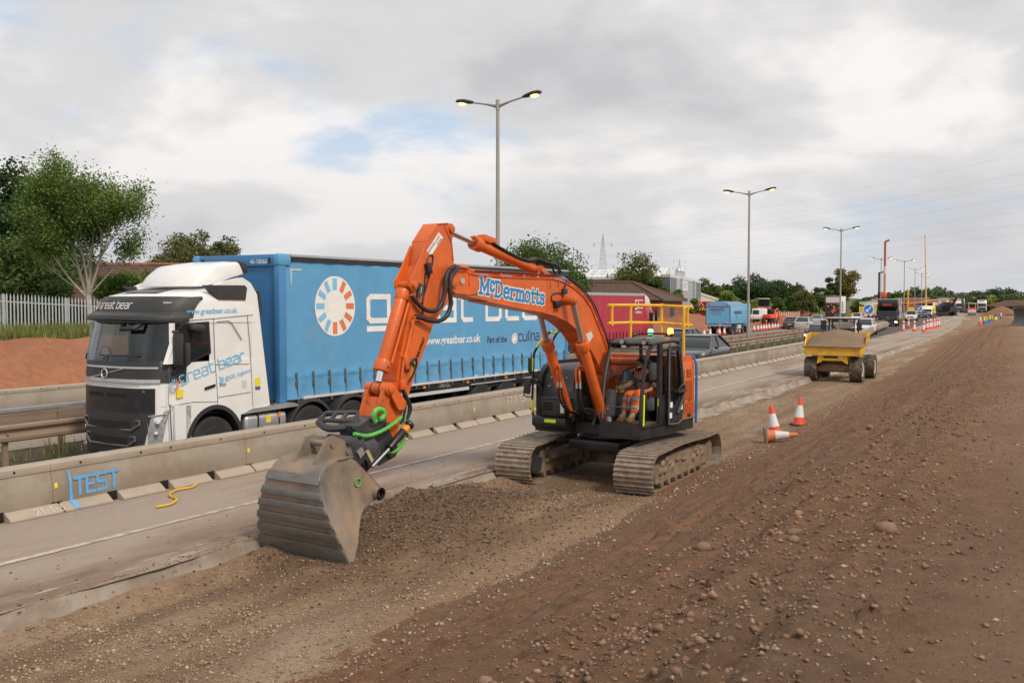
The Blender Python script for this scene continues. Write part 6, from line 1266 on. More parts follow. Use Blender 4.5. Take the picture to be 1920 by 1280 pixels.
bk_me = MB().bx(1.262, 1.285, -.025, .025, 1.58, 1.70).bx(1.262, 1.295, -.03, .03, 1.40, 1.52).mesh('buckle', M['greypl'], bevel=.006); st_me = MB().tube([(1.285, 0, 1.66), (1.29, .0, 1.45), (1.28, .02, 1.24), (1.26, .05, 1.10)], .014, n=6).bx(1.26, 1.29, .03, .07, 1.06, 1.13).mesh('strap', M['greypl'])
for k in range(24):
    o = link('buckle', bk_me, tl); o.location = (0, 3.72+k*.505, 0); link('strap', st_me, o)
for k in range(7): MB().bx(1.25, 1.275, 4.3+k*1.9, 4.4+k*1.9, 1.04, 1.09).build('side_marker', M['amber'], tl)
MB().bx(-.5, .5, 3.6, Y1, .80, 1.02).bx(-1.15, 1.15, 9.9, 13.6, .84, 1.02).build('chassis', M['black'], tl)
MB().bx(1.15, 1.24, 6.6, 10.15, .86, .94).build('side_guard', M['offwhite'], tl); MB().bx(1.15, 1.22, 6.6, 10.15, .52, .60).build('side_guard', M['offwhite'], tl)
MB().bx(1.18, 1.235, 10.26, 13.4, 1.02, 1.22).bx(1.18, 1.24, 10.26, 13.4, .96, 1.0).build('pallet_box', M['galv'], tl, bevel=.01)
MB().cyl((1.05, 9.7, .2), (1.05, 9.7, 1.0), .05).cyl((-1.05, 9.7, .2), (-1.05, 9.7, 1.0), .05).build('landing_leg', M['black'], tl)
put_text('load_figure', '7540 KG', .15, M['alloy'], tl, (1.24, 8.75, 1.0), (0, 1, 0), bold=.002)
MB().bx(1.15, 1.235, 8.2, 10.2, .97, 1.13).build('valence', M['black'], tl)
for yy in (10.8, 12.11, 13.42):
    for s in (1, -1): wheel(tl, s*1.07, yy, .5, s)
# prints on the curtain
xc_ = 1.275
dk_ = MB(); rr3 = np.linspace(.001, .645, 8)
dk_.loft([[(xc_, 4.95+r*math.cos(a), 3.06+r*math.sin(a)) for a in np.linspace(0, 6.283185, 49)[:-1]] for r in rr3], cap=False); dk_.build('logo_disc', M['print'], ct, fix=False)
for k in range(12):
    a = R(90-k*30+0); cx2, cz2 = 4.95+.475*math.cos(a), 3.06+.475*math.sin(a)
    MB().box((xc_+.004, cx2, cz2), (.004, .255, .125), (a, 0, 0)).build('logo_dash', M['orangep'] if 0 < k < 7 else M['bluep'], ct)
STROKES['g'] = (1.0, [[(.92,1),(.12,1),(0,.88),(0,.18),(.12,.06),(.92,.06)], [(.92,1),(.92,-.26)], [(.92,-.26),(0,-.26)]])
stroke_text('big_name', 'great', .58, .215, M['print'], ct, (xc_+.003, 6.08, 2.69), (0, 1, 0), sx=1.32, gap=.27); stroke_text('big_name', 'bear', .58, .215, M['print'], ct, (xc_+.003, 10.98, 2.69), (0, 1, 0), sx=1.32, gap=.27)
put_text('web_address', 'www.greatbear.co.uk', .285, M['print'], ct, (xc_+.004, 8.22, 2.10), (0, 1, 0), bold=.006, sx=.98)
put_text('tie_line', 'Part of the', .24, M['navy'], ct, (xc_+.004, 11.02, 2.05), (0, 1, 0), bold=.004, sx=.93)
MB().cyl((xc_, 12.43, 2.13), (xc_+.003, 12.43, 2.13), .15, n=24).build('small_logo', M['print'], ct)
for k in range(12): a = k*.5236; MB().box((xc_+.006, 12.43+.1*math.cos(a), 2.13+.1*math.sin(a)), (.003, .055, .025), (a, 0, 0)).build('logo_dash', M['orangep'] if math.cos(a) > 0 else M['bluep'], ct)
stroke_text('group_name', 'culina', .19, .2, M['navy'], ct, (xc_+.004, 12.66, 2.05), (0, 1, 0), sx=1.05, gap=.24)
put_text('group_word', 'GROUP', .22, M['orangep'], ct, (xc_+.004, 13.82, 2.05), (0, 1, 0), sx=.95)
MB().bx(xc_-.004, xc_, 3.62, 3.92, 3.80, 3.83).bx(xc_-.004, xc_, 3.60, 3.63, 3.52, 3.83).build('tape_corner', M['offwhite'], ct)
conform({'logo_disc', 'logo_dash', 'big_name', 'web_address', 'tie_line', 'small_logo', 'group_name', 'group_word', 'tape_corner'})
# ---------------------------------------------------------------- site dumper
DP = unz(1572, 711.5, -.19)
dm_ = thing('site_dumper', 'yellow site dumper heaped with gravel driving towards the excavator', 'dumper', DP, R(1))
YL = 'yellow'
lug = MB().lathe([(.30, -.2), (.42, -.25), (.465, -.24), (.47, 0), (.465, .24), (.42, .25), (.30, .2)], (0, 0, 0), 'x', 28)
for k in range(15):
    a = k*2*math.pi/15
    for s in (-1, 1):
        a2 = a+(.21 if s > 0 else 0); P0 = V((s*.24, .49*math.cos(a2), .49*math.sin(a2))); P1 = V((s*.0, .50*math.cos(a2+.30), .50*math.sin(a2+.30))); d_ = (P1-P0)
        n_ = V((0, math.cos(a2+.15), math.sin(a2+.15))); t_ = d_.cross(n_).normalized()*.026
        lug.add([P0+t_-n_*.05, P0-t_-n_*.05, P1-t_-n_*.05, P1+t_-n_*.05, P0+t_, P0-t_, P1-t_, P1+t_], [(4, 5, 6, 7), (0, 1, 5, 4), (1, 2, 6, 5), (2, 3, 7, 6), (3, 0, 4, 7)])
dty = lug.mesh('tyre', M['muddy_tyre'], ang=30); drim = MB().lathe([(.02, .12), (.15, .13), (.2, .2), (.29, .22), (.30, .19)], (0, 0, 0), 'x', 20).mesh('rim', M['offwhite'])
for x, y, s in ((-.88, -.95, -1), (.88, -.95, 1), (-.88, 1.35, -1), (1.0, 1.45, 1)):
    o = link('wheel', dty, dm_); o.location = (x, y, .50); o.rotation_euler = (0, 0, 0 if s > 0 else math.pi); link('rim', drim, o)
top_ = [(-1.14, -1.55, 1.42), (1.14, -1.55, 1.42), (1.22, -.85, 1.55), (1.22, -.55, 1.86), (1.22, .35, 1.95), (-1.22, .35, 1.95), (-1.22, -.55, 1.86), (-1.22, -.85, 1.55)]
bot_ = [(-.80, -1.12, 1.02), (.80, -1.12, 1.02), (.92, -.7, .98), (.95, -.4, .95), (.92, .30, .95), (-.92, .30, .95), (-.95, -.4, .95), (-.92, -.7, .98)]
skp = MB().loft([bot_, top_], cap=False); ins = [(x*.955, y+(.05 if y < 0 else -.05), z) for x, y, z in top_]; ins2 = [(x*.955, y+(.05 if y < 0 else -.05), z-.35) for x, y, z in top_]
skp.add(top_+ins, [(k, (k+1) % 8, 8+(k+1) % 8, 8+k) for k in range(8)]); skp.loft([ins2, ins], cap=False); skp.add(bot_, [tuple(range(8))])
sk_ = skp.build('skip', M['yellow_dirty'], dm_, fix=True)
MB().tube([top_[7], top_[0], top_[1], top_[2]], .028, n=6).build('skip_lip', M['mud'], sk_)
MB().prism([(-.55, 1.32), (.55, 1.32), (.58, .95), (.60, .72), (.38, .86), (-.38, .86), (-.60, .72), (-.58, .95)], 'y', -1.42, -1.15).build('front_panel', M[YL], dm_, bevel=.015)
MB().bx(-.34, .22, -1.435, -1.422, .96, 1.05).build('plate_slot', M['black'], dm_); MB().cyl((.32, -1.42, 1.06), (.32, -1.43, 1.06), .075, n=18).build('speed_disc', M['whitepl'], dm_); put_text('speed_figure', '10', .09, M['hole'], dm_, (.27, -1.433, 1.03), (1, 0, 0), bold=.002)
for s in (-1, 1): MB().sph((s*.83, -1.34, 1.18), (.17, .03, .06), 12, 6).build('lamp_recess', M['black'], dm_); MB().sph((s*.80, -1.365, 1.18), (.07, .02, .035), 8, 5).build('lamp', M['redlens'], dm_)
MB().bx(-.55, .55, -1.05, -.7, .50, .68).bx(-.5, .5, -.85, 1.9, .52, .8).cyl((-.8, -.95, .5), (.8, -.95, .5), .13, n=12).cyl((-.8, 1.35, .5), (.9, 1.4, .5), .13, n=12).cyl((-.2, -1.0, .84), (-.2, -.6, .9), .07).build('chassis', M['mud'], dm_, bevel=.02)
put_text('maker_plate', 'S9', .17, M['mcblue'], dm_, (1.175, -.35, 1.45), (0, 1, 0), (.25, 0, 1), bold=.006); put_text('maker_plate', 'Fleet', .12, M['mcblue'], dm_, (1.135, -.42, 1.25), (0, 1, 0), (.25, 0, 1), bold=.004)
MB().bx(-.55, .6, 1.0, 2.2, .85, 1.45).build('engine_cover', M[YL], dm_, bevel=.05)
cbm = MB()
for x in (-.5, -.38, .5): cbm.tube([(x, .55, 1.0), (x, .60, 2.48)], .035, n=6)
for x in (-.5, .56): cbm.tube([(x, 1.35, 1.0), (x, 1.3, 2.48)], .035, n=6)
cbm.bx(-.60, .62, .5, 1.42, 2.47, 2.53).tube([(-.5, .57, 1.8), (.5, .57, 1.8)], .02)
cbm.build('cab_frame', M['black'], dm_); MB().bx(-.62, .64, .48, 1.44, 2.531, 2.57).build('cab_roof', M['offwhite'], dm_, bevel=.012)
MB().add([(-.48, .58, 1.5), (.48, .58, 1.5), (.48, .60, 2.45), (-.48, .60, 2.45)], [(0, 1, 2, 3)]).build('windscreen', M['glass'], dm_, fix=False)
MB().bx(-.2, .35, 1.05, 1.3, 1.3, 2.1).build('seat', M['rubber'], dm_, bevel=.05); MB().cyl((.1, 1.0, 2.57), (.1, 1.0, 2.62), .05).lathe([(.05, 2.62), (.05, 2.72), (.03, 2.74)], (.35, 1.0, 0), 'z', 12).build('beacon', M['amber'], dm_)
MB().box((-.72, .5, 2.25), (.22, .06, .4)).tube([(-.5, .55, 2.4), (-.72, .5, 2.45)], .015).box((.72, .5, 2.2), (.2, .06, .35)).build('wing_mirror', M['black'], dm_, bevel=.02)
lo = MB(); nn = 26; rows_ = []
for j in range(nn):
    v_ = j/(nn-1); y = -1.48+1.78*v_; row = []
    for i in range(nn):
        u_ = i/(nn-1)*2-1; zr_ = float(np.interp(y, [-1.5, -.85, -.5, .35], [1.40, 1.50, 1.72, 1.84])); hw = float(np.interp(y, [-1.5, -.8, .35], [1.06, 1.14, 1.14]))
        hp = max(0, (1-abs(u_)**1.7))*math.sin(min(max((y+1.5)/1.5, 0), 1)*1.57)*(1-.25*max(0, (y-.05)/.3)); row.append((u_*hw, y, zr_-.06+.48*hp*(1-.3*v_)+random.uniform(-.008, .008)))
    rows_.append(row)
lo.loft(rows_, closed=False, cap=False); lo.build('gravel_load', soil('load_gravel', ((.25, .175, .115), (.29, .205, .135), (.19, .13, .085)), 2, 14, .9, ((.36, .27, .19), .3, (.24, .17, .12))), dm_, fix=False)
dv = dup(pz); dv.location = tuple(V(DP)+V((.05, 1.15, .62))); dv.rotation_euler = (0, 0, R(1)); dv['label'] = 'driver in an orange hi-vis jacket in the dumper cab behind the heap of gravel'
for ch in dv.children:
    if ch.name.startswith('t_shirt'): ch.data = ch.data.copy(); ch.data.materials.clear(); ch.data.materials.append(M['hivis']); ch.name = 'jacket'
# ---------------------------------------------------------------- cars
def paint(name, c, rough=.28): return mat(name, c, rough, var=.04, coat=.6)
P_ = {k: paint(k+'_car_paint', c) for k, c in dict(charcoal=(.03, .032, .038), slate=(.05, .055, .07), white=(.72, .72, .71), silver=(.42, .43, .45), red=(.30, .02, .03), black=(.012, .012, .014)).items()}
def car(label, loc, rz, pc, L=4.5, W=1.82, H=1.5, kind='hatch', lit=False, group=None, face=-1):
    """nose towards local -y"""
    t = thing('car', label, 'car', loc, rz if face < 0 else rz+math.pi, group); h = L/2; hw = W/2; G = .30 if kind == 'suv' else .22; belt = .62*H
    st_ = [(-h, .46*H, .72), (-h+.06, .50*H, .86), (-h+.5, .56*H, .95), (-h+1.15, belt, 1.0), (0, belt+.02, 1.0), (h-1.0, belt+.04, 1.0), (h-.35, belt+.03, .96), (h-.06, .60*H, .88), (h, .56*H, .80)]
    rings = []
    for y, zt, k in st_:
        w_ = hw*k; rings.append([(-w_*.9, y, G), (-w_*.99, y, G+.12), (-w_, y, G+.32), (-w_*.97, y, zt-.10), (-w_*.90, y, zt), (0, y, zt+.02), (w_*.90, y, zt), (w_*.97, y, zt-.10), (w_, y, G+.32), (w_*.99, y, G+.12), (w_*.9, y, G)])
    bd = MB().loft(rings).build('body', pc, t, bevel=.02, ang=50)
    f0, f1, r0, r1 = (-h+1.05, -h+1.85, h-1.1, h-.35) if kind in ('hatch', 'suv') else (-h+1.1, -h+1.9, h-1.7, h-.6) if kind == 'saloon' else (-h+1.15, -h+1.95, .9, h-.30)
    gh = MB().loft([[(-hw*.86, f0, belt-.02), (hw*.86, f0, belt-.02), (hw*.86, r1, belt), (-hw*.86, r1, belt)], [(-hw*.66, f1, H-.05), (hw*.66, f1, H-.05), (hw*.66, r0, H-.06), (-hw*.66, r0, H-.06)]]).build('windows', M['carglass'], t)
    rf = MB().loft([[(x*hw*.68, y, H-.055) for x, y in ((-1, f1-.03), (1, f1-.03), (1, r0+.05), (-1, r0+.05))], [(x*hw*.55, y, H) for x, y in ((-1, f1+.3), (1, f1+.3), (1, r0-.3), (-1, r0-.3))]])
    for s in (-1, 1):
        rf.tube([(s*hw*.87, f0, belt), (s*hw*.68, f1, H-.05)], .035, n=5).tube([(s*hw*.87, r1, belt), (s*hw*.68, r0, H-.05)], .06, n=5).tube([(s*hw*.875, (f1+r0)/2+.1, belt), (s*hw*.67, (f1+r0)/2+.1, H-.05)], .03, n=5).tube([(s*hw*.68, f1, H-.04), (s*hw*.68, r0, H-.05)], .035, n=5)
    rf.build('roof', pc, t)
    ty = MB().lathe([(.2, -.1), (.29, -.11), (.325, -.08), (.325, .08), (.29, .11), (.2, .1)], (0, 0, 0), 'x', 20).mesh('tyre', M['tyre']); rm = MB().lathe([(.02, .08), (.08, .1), (.19, .085), (.215, .11), (.22, .09)], (0, 0, 0), 'x', 16).mesh('rim', M['alloy'])
    for s in (-1, 1):
        for y in (-h+.88, h-.85):
            o = link('wheel', ty, t); o.location = (s*(hw-.12), y, .325); o.rotation_euler = (0, 0, 0 if s > 0 else math.pi); link('rim', rm, o)
            MB().cyl((s*(hw-.02), y, .335), (s*(hw+.004), y, .335), .38, n=20).build('arch', M['hole'], bd)
        MB().loft([[(s*hw*.52, -h+.02, .44*H), (s*hw*.90, -h+.2, .47*H), (s*hw*.92, -h+.34, .53*H), (s*hw*.55, -h+.10, .50*H)], [(s*hw*.52, -h-.005, .44*H), (s*hw*.93, -h+.16, .47*H), (s*hw*.95, -h+.32, .53*H), (s*hw*.55, -h+.06, .505*H)]]).build('headlight', M['headlit'] if lit else M['lens'], bd)
        MB().box((s*hw*.82, h-.02, .52*H), (.26, .06, .14)).build('tail_light', M['redlens'], bd, bevel=.02)
        MB().box((s*(hw+.07), f0+.45, belt+.04), (.18, .1, .13)).build('wing_mirror', pc, t, bevel=.03)
    MB().bx(-hw*.5, hw*.5, -h-.01, -h+.05, .34*H, .43*H).build('grille', M['black'], bd, bevel=.01); MB().bx(-hw*.75, hw*.75, -h+.0, -h+.1, G, G+.12).build('bumper', M['plastic'], bd, bevel=.02)
    MB().bx(-.26, .26, -h-.02, -h-.005, G+.13, G+.24).build('number_plate', M['whitepl'], bd); MB().bx(-.26, .26, h-.01, h+.012, .45*H-.1, .45*H).build('number_plate', M['sticker'], bd)
    return t
taper_k = 0
def lane(px, x0): x, y = by_px(px, x0); return (x, y, float(zroad(x, y))), math.atan(2.5e-4*2*max(min(y, 170)-20, 0))
for px, x0, lab, pc, kw in ((1312, -15.0, 'dark blue-grey coupe SUV passing behind the excavator cab', 'charcoal', dict(kind='coupe', L=4.7, W=1.95, H=1.62)),
        (1540, -15.0, 'dark grey hatchback with lit headlamps beyond the dumper', 'slate', dict(lit=True, H=1.52)),
        (1622, -15.3, 'white car with lit headlamps just right of the dumper cab', 'white', dict(lit=True, H=1.55)),
        (1708, -16.4, 'white SUV at the head of the distant oncoming queue', 'white', dict(kind='suv', H=1.72, W=1.9)),
        (1728, -16.3, 'dark grey saloon second in the distant oncoming queue', 'slate', dict(kind='saloon', H=1.45)),
        (1747.5, -16.3, 'white estate car fourth in the distant oncoming queue', 'white', dict(kind='hatch', H=1.6))):
    p, a = lane(px, x0); car(lab, p, a, P_[pc], **kw)
for px, x0, lab, pc, kw in ((1285, -21.6, 'black hatchback heading away, just left of the coupe SUV roof', 'black', dict()),
        (1487, -26.0, 'dark red-tailed hatchback heading away behind the row of cones', 'slate', dict(H=1.5)),
        (1508, -24.4, 'silver hatchback heading away beside the dark hatchback', 'silver', dict(H=1.5)),
        (1533, -26.6, 'silver saloon heading away behind the white box lorry', 'silver', dict(kind='saloon', H=1.46))):
    p, a = lane(px, x0); car(lab, (p[0], p[1], p[2]-.05), a, P_[pc], face=1, **kw)
# ---------------------------------------------------------------- other lorries
def axle(t, y, x=1.0, r=.5):
    for s in (-1, 1): wheel(t, s*x, y, r, s, r/.5)
def lorry_cab_front(t, pc, W=2.4, z0=.5, z1=2.9, y0=0, L=1.7, name='cab', screen=(1.6, 2.5), grille=True, lit=True):
    h = W/2; c = MB()
    def rg(z, d): return [(-h, y0+L, z), (-h, y0+.22+d, z), (-h*.88, y0+.05+d, z), (0, y0+d, z), (h*.88, y0+.05+d, z), (h, y0+.22+d, z), (h, y0+L, z)]
    cb_ = c.loft([rg(z0, 0), rg(screen[0], .0), rg(screen[1], .18), rg(z1, .5)]).build(name, pc, t, bevel=.03)
    MB().loft([[(-h*.86, y0-.015, screen[0]+.04), (h*.86, y0-.015, screen[0]+.04), (h*.86, y0+.03, screen[0]+.04)], [(-h*.84, y0+.16, screen[1]), (h*.84, y0+.16, screen[1]), (h*.84, y0+.2, screen[1])]]).build('windscreen', M['carglass'], cb_)
    if grille: MB().bx(-h*.7, h*.7, y0-.02, y0+.05, z0+.35, screen[0]-.15).build('grille', M['plastic'], cb_, bevel=.01)
    MB().bx(-h, h, y0-.05, y0+.3, z0-.15, z0+.25).build('bumper', M['plastic'], t, bevel=.03)
    for s in (-1, 1):
        MB().bx(s*h*.85-.14, s*h*.85+.14, y0-.06, y0+.0, z0+.08, z0+.26).build('headlight', M['headlit'] if lit else M['lens'], t, bevel=.02)
        MB().bx(s*h-.012, s*h+.012, y0+.35, y0+1.05, screen[0]+.02, screen[1]-.08).build('door_window', M['carglass'], cb_); MB().box((s*(h+.16), y0+.2, screen[0]+.5), (.14, .1, .5)).build('wing_mirror', M['black'], t, bevel=.02)
    MB().bx(-.26, .26, y0-.07, y0-.05, z0-.12, z0).build('number_plate', M['whitepl'], t)
    return cb_
# red curtain lorry heading away
p, a = (-25.15, 60.6, -.2), R(0)
rl_ = thing('red_lorry', 'red curtain-sided lorry heading away behind the yellow handrail', 'lorry', p, math.pi+R(1.2)); RED = mat('red_curtain', (.44, .030, .052), .55, var=.07, scale=1.2, st=(1, 1, .25), dirt=(.45, .10, .12), dsc=1, dth=(.5, .8), damt=.35)
REDC = paint('red_cab_paint', (.48, .02, .035))
lorry_cab_front(rl_, REDC, 2.4, .55, 3.05, -2.05, 1.75, screen=(1.7, 2.6), lit=False)
MB().loft([[(-1.1, -1.6, 3.05), (1.1, -1.6, 3.05), (1.15, -.3, 3.05), (-1.15, -.3, 3.05)], [(-1.05, -1.45, 3.45), (1.05, -1.45, 3.45), (1.1, -.35, 3.45), (-1.1, -.35, 3.45)], [(-.9, -1.0, 3.75), (.9, -1.0, 3.75), (1.05, -.35, 3.8), (-1.05, -.35, 3.8)]]).build('roof_deflector', M['offwhite'], rl_, bevel=.06)
for s in (1, -1):
    cs = MB()
    ny_ = 120; rr2 = []
    for k in range(ny_+1):
        q = k/ny_; y = .05+13.4*q; d2 = .018*math.sin(q*80)+.01*math.sin(q*33); rr2.append([(s*(1.235+d2*.3), y, 3.62), (s*(1.235+d2), y, 2.4), (s*(1.235+d2), y, 1.25), (s*(1.225+d2*1.6), y, .98)])
    cs.loft(rr2, closed=False, cap=False); cu_ = cs.build('curtain', RED, rl_, fix=False)
    MB().bx(s*1.18, s*1.26, 0, 13.5, 3.62, 3.78).build('roof_edge', M['galv'], rl_); MB().bx(s*1.16, s*1.27, -.03, .12, .9, 3.7).build('corner_post', REDC, rl_)
    for k in range(24): MB().bx(s*1.25, s*1.285, .4+k*.55, .45+k*.55, .95, 1.40).build('strap', M['black'], cu_)
    for y in (.6, 8.5, 9.8, 11.1): wheel(rl_, s*1.05, y, .5, s)
    wheel(rl_, s*1.05, -1.0, .5, s); wheel(rl_, s*1.05, 1.9, .5, s)
MB().bx(-1.24, 1.24, 0, 13.5, 3.6, 3.7).build('roof', M['offwhite'], rl_); MB().bx(-1.2, 1.2, 0, 13.5, .82, 1.0).bx(-.5, .5, -2, 13.4, .5, .85).bx(-1.2, 1.2, 13.4, 13.5, .9, 3.65).build('chassis', M['black'], rl_); MB().bx(-1.2, 1.2, 0, .05, .9, 3.6).build('front_wall', REDC, rl_)
sx_ = -1.275     # the side that faces the camera; letters run from tail to nose
stroke_text('company_initials', 'S', .52, .2, M['print'], rl_, (sx_, 1.78, 2.80), (0, -1, 0), sx=.85)
for z in (3.34, 2.84): MB().bx(sx_-.005, sx_, .35, 1.25, z-.03, z+.03).build('company_stripe', M['print'], rl_)
MB().prism([(1.2, 3.34), (1.1, 3.34), (1.22, 2.84), (1.32, 2.84)], 'x', sx_-.005, sx_).build('company_stripe', M['print'], rl_)
put_text('company_name', 'S COMMERCIAL', .21, M['print'], rl_, (sx_, 1.78, 2.50), (0, -1, 0), bold=.004, sx=.8)
MB().box((-1.42, -1.75, 2.35), (.16, .1, .75)).build('wing_mirror', M['black'], rl_, bevel=.02)
# blue tipper, tail towards us
p = unz(1346, 627, -.15)
bt_ = thing('blue_tipper', 'light blue tipper lorry with sheeted body, tail towards the camera', 'lorry', p, R(180+2)); TB = mat('tipper_blue', (.13, .42, .66), .45, var=.06, dirt=(.25, .38, .45), dsc=1.2, damt=.3); TB2 = mat('tipper_sheet', (.17, .25, .42), .6, var=.1); PUR = mat('purple_trim', (.22, .03, .10), .5)
tb_ = MB().bx(-1.22, 1.22, 0, -6.0, 1.05, 2.75).build('tipper_body', TB, bt_, bevel=.02); bt_.rotation_euler = (0, 0, R(2))
for ch in (tb_,): ch.scale = (1, -1, 1)
arc_ = [(1.22*math.cos(R(q)), 2.75+.5*math.sin(R(q))) for q in np.linspace(0, 180, 14)]
MB().prism(arc_, 'y', .0, .06).build('tail_arch', TB, bt_); MB().prism([(x*.99, 2.75+(z-2.75)*.97) for x, z in arc_], 'y', .06, 6.0).build('sheet', TB2, bt_)
MB().bx(-1.24, 1.24, -.04, .0, 2.68, 2.76).bx(-1.24, 1.24, -.04, 0, 1.02, 1.09).bx(-1.24, -1.17, -.04, 0, 1.09, 2.68).bx(1.17, 1.24, -.04, 0, 1.09, 2.68).build('tailgate_frame', PUR, bt_)
MB().bx(-1.17, 1.17, -.02, .02, 1.09, 2.68).build('tailgate', TB, bt_); MB().bx(-1.2, 1.2, -.03, .3, .80, 1.0).build('tail_beam', TB, bt_)
put_text('owner_name', 'WRIGHTS', .36, PUR, bt_, (-.86, -.03, 2.30), (1, 0, 0), bold=.012, sx=.92); put_text('owner_line', 'TIPPERS  HAULAGE', .12, PUR, bt_, (-.70, -.03, 2.12), (1, 0, 0)); put_text('owner_line', 'www.wrightsuk.co.uk', .12, PUR, bt_, (-.72, -.03, 1.95), (1, 0, 0))
MB().bx(1.222, 1.226, 1.4, 4.6, 1.98, 2.30).build('side_board', mat('dim_purple_print', (.13, .13, .33), .6), bt_); put_text('side_name', 'WRIGHTS', .42, mat('plum_print', (.12, .06, .2), .6), bt_, (1.23, 1.45, 1.96), (0, 1, 0), bold=.012, sx=1.25); put_text('side_line', 'TEL 01905', .2, PUR, bt_, (1.23, 2.0, 1.62), (0, 1, 0))
for s in (-1, 1):
    MB().bx(s*.85-.14, s*.85+.14, -.05, .0, .62, .76).build('tail_light', M['redlens'], bt_); MB().bx(s*.9-.09, s*.9+.09, -.03, .03, 2.9, 2.98).build('marker_light', M['redlens'], bt_); MB().bx(s*.98-.14, s*.98+.12, -.052, -.045, 1.12, 1.2).build('reflector', M['sticker'] if s < 0 else M['offwhite'], bt_)
MB().bx(-.5, .5, .1, 8.0, .55, 1.05).build('chassis', M['black'], bt_); MB().bx(-1.15, -.62, -.04, 0, .38, .52).build('number_plate', M['sticker'], bt_)
for y in (.9, 2.2): axle(bt_, y)
for y in (5.2, 7.2): axle(bt_, y)
MB().bx(.8, 1.2, 3.0, 4.5, .55, .62).bx(.8, 1.2, 3.0, 4.5, .85, .92).bx(.9, 1.18, 3.2, 4.3, .62, .85).build('side_guard', M['offwhite'], bt_); lorry = MB().bx(-1.2, 1.2, 6.3, 8.2, .7, 3.0).build('cab', TB, bt_, bevel=.08)
# white box lorry with printed fruit on its doors, tail towards us
p = unz(1562, 602, -.17)
bx1 = thing('box_lorry', 'white box lorry with dark doors printed with red fruit', 'lorry', p, R(4))
MB().bx(-1.25, 1.25, 0, 6.5, .75, 4.15).build('box_body', M['whitepl'], bx1, bevel=.02)
d1 = MB().bx(-1.18, 1.18, -.05, -.005, .82, 3.05).build('rear_door', M['black'], bx1); MB().bx(-1.18, 1.18, -.04, -.004, 3.15, 4.0).build('header_panel', M['offwhite'], bx1)
MB().bx(-1.25, -1.18, -.06, 0, .75, 4.1).bx(1.18, 1.25, -.06, 0, .75, 4.1).bx(-1.25, 1.25, -.06, 0, 4.02, 4.12).bx(-1.25, 1.25, -.06, 0, .72, .82).build('door_frame', mat('dark_red_frame', (.25, .02, .04), .5), bx1)
fr_m = [mat('fruit_print_%s' % q, c, .6) for q, c in (('red', (.55, .05, .04)), ('rose', (.6, .16, .12)), ('coral', (.65, .25, .12)))]
for k in range(34):
    u, v2 = random.gauss(.15, .45), random.gauss(1.9, .55); 
    if abs(u) < 1.1 and .9 < v2 < 2.95: MB().lathe([(.02, -.052-.001*k*.1), (random.uniform(.07, .17), -.052-.0005*k)], (u, 0, v2), 'y', 9).build('fruit_print', fr_m[k % 3], d1)
MB().bx(1.252, 1.256, .9, 2.4, 1.6, 3.3).build('picture_panel', M['black'], bx1)
for k in range(8): MB().bx(1.257, 1.26, 1.0+.3*random.random(), 1.5+.8*random.random(), 1.7+.18*k, 1.85+.18*k).build('picture_print', [fr_m[0], fr_m[1], M['lime']][k % 3], bx1)
MB().bx(1.252, 1.256, 3.0, 4.6, 2.2, 2.6).build('side_print', mat('pale_mauve_print', (.6, .58, .66), .6), bx1); MB().bx(-.5, .5, .1, 8, .4, .75).bx(-1.2, 1.2, 6.6, 8.3, .6, 3.0).build('chassis', M['black'], bx1)
for y in (1.0, 2.3, 7.0): axle(bx1, y)
for s in (-1, 1): MB().bx(s*.9-.12, s*.9+.12, -.06, 0, .58, .70).build('tail_light', M['redlens'], bx1)
# black horsebox lorry
p, a = lane(1664, -15.9); p = unz(1664, 612.5, -.14)
hb = thing('horsebox_lorry', 'black box lorry with a red name on its overcab and lit headlamps', 'lorry', p, R(5)); BK = paint('black_lorry_paint', (.014, .015, .018))
lorry_cab_front(hb, BK, 2.3, .45, 2.15, 0, 1.9, screen=(1.35, 2.05))
MB().loft([[(-1.15, .55, 2.1), (1.15, .55, 2.1), (1.2, 1.9, 2.1), (-1.2, 1.9, 2.1)], [(-1.2, .0, 2.6), (1.2, .0, 2.6), (1.2, 1.9, 2.6), (-1.2, 1.9, 2.6)], [(-1.2, -.05, 3.45), (1.2, -.05, 3.45), (1.2, 1.9, 3.45), (-1.2, 1.9, 3.45)]]).build('overcab', BK, hb, bevel=.03)
MB().bx(-1.25, 1.25, -.1, 7.6, 3.45, 3.56).build('roof', M['galv'], hb, bevel=.02); MB().bx(-1.22, 1.22, 1.9, 7.5, .8, 3.45).build('box_body', BK, hb, bevel=.02)
MB().bx(1.225, 1.228, 2.0, 2.5, 1.0, 3.3).build('side_stripe', M['galv'], hb); MB().bx(1.225, 1.228, 2.7, 6.8, 1.0, 2.6).build('side_mural', mat('mauve_mural', (.38, .30, .42), .6, var=.5, scale=1.2), hb)
put_text('overcab_name', 'IVECO', .36, M['redp'], hb, (-.62, -.06, 2.68), (1, 0, 0), bold=.02, sx=1.05)
MB().tube([(-.0, -.03, 1.08), (.0, -.03, 1.26)], .02, n=5).tube([(0, -.03, 1.08), (-.12, -.03, .99)], .02, n=5).tube([(0, -.03, 1.08), (.12, -.03, .99)], .02, n=5).build('emblem', M['alloy'], hb)
axle(hb, 1.0, 1.0, .42); axle(hb, 5.6, 1.0, .42); MB().bx(.95, 1.2, -.07, 0, .5, .62).build('indicator', M['amberlit'], hb)
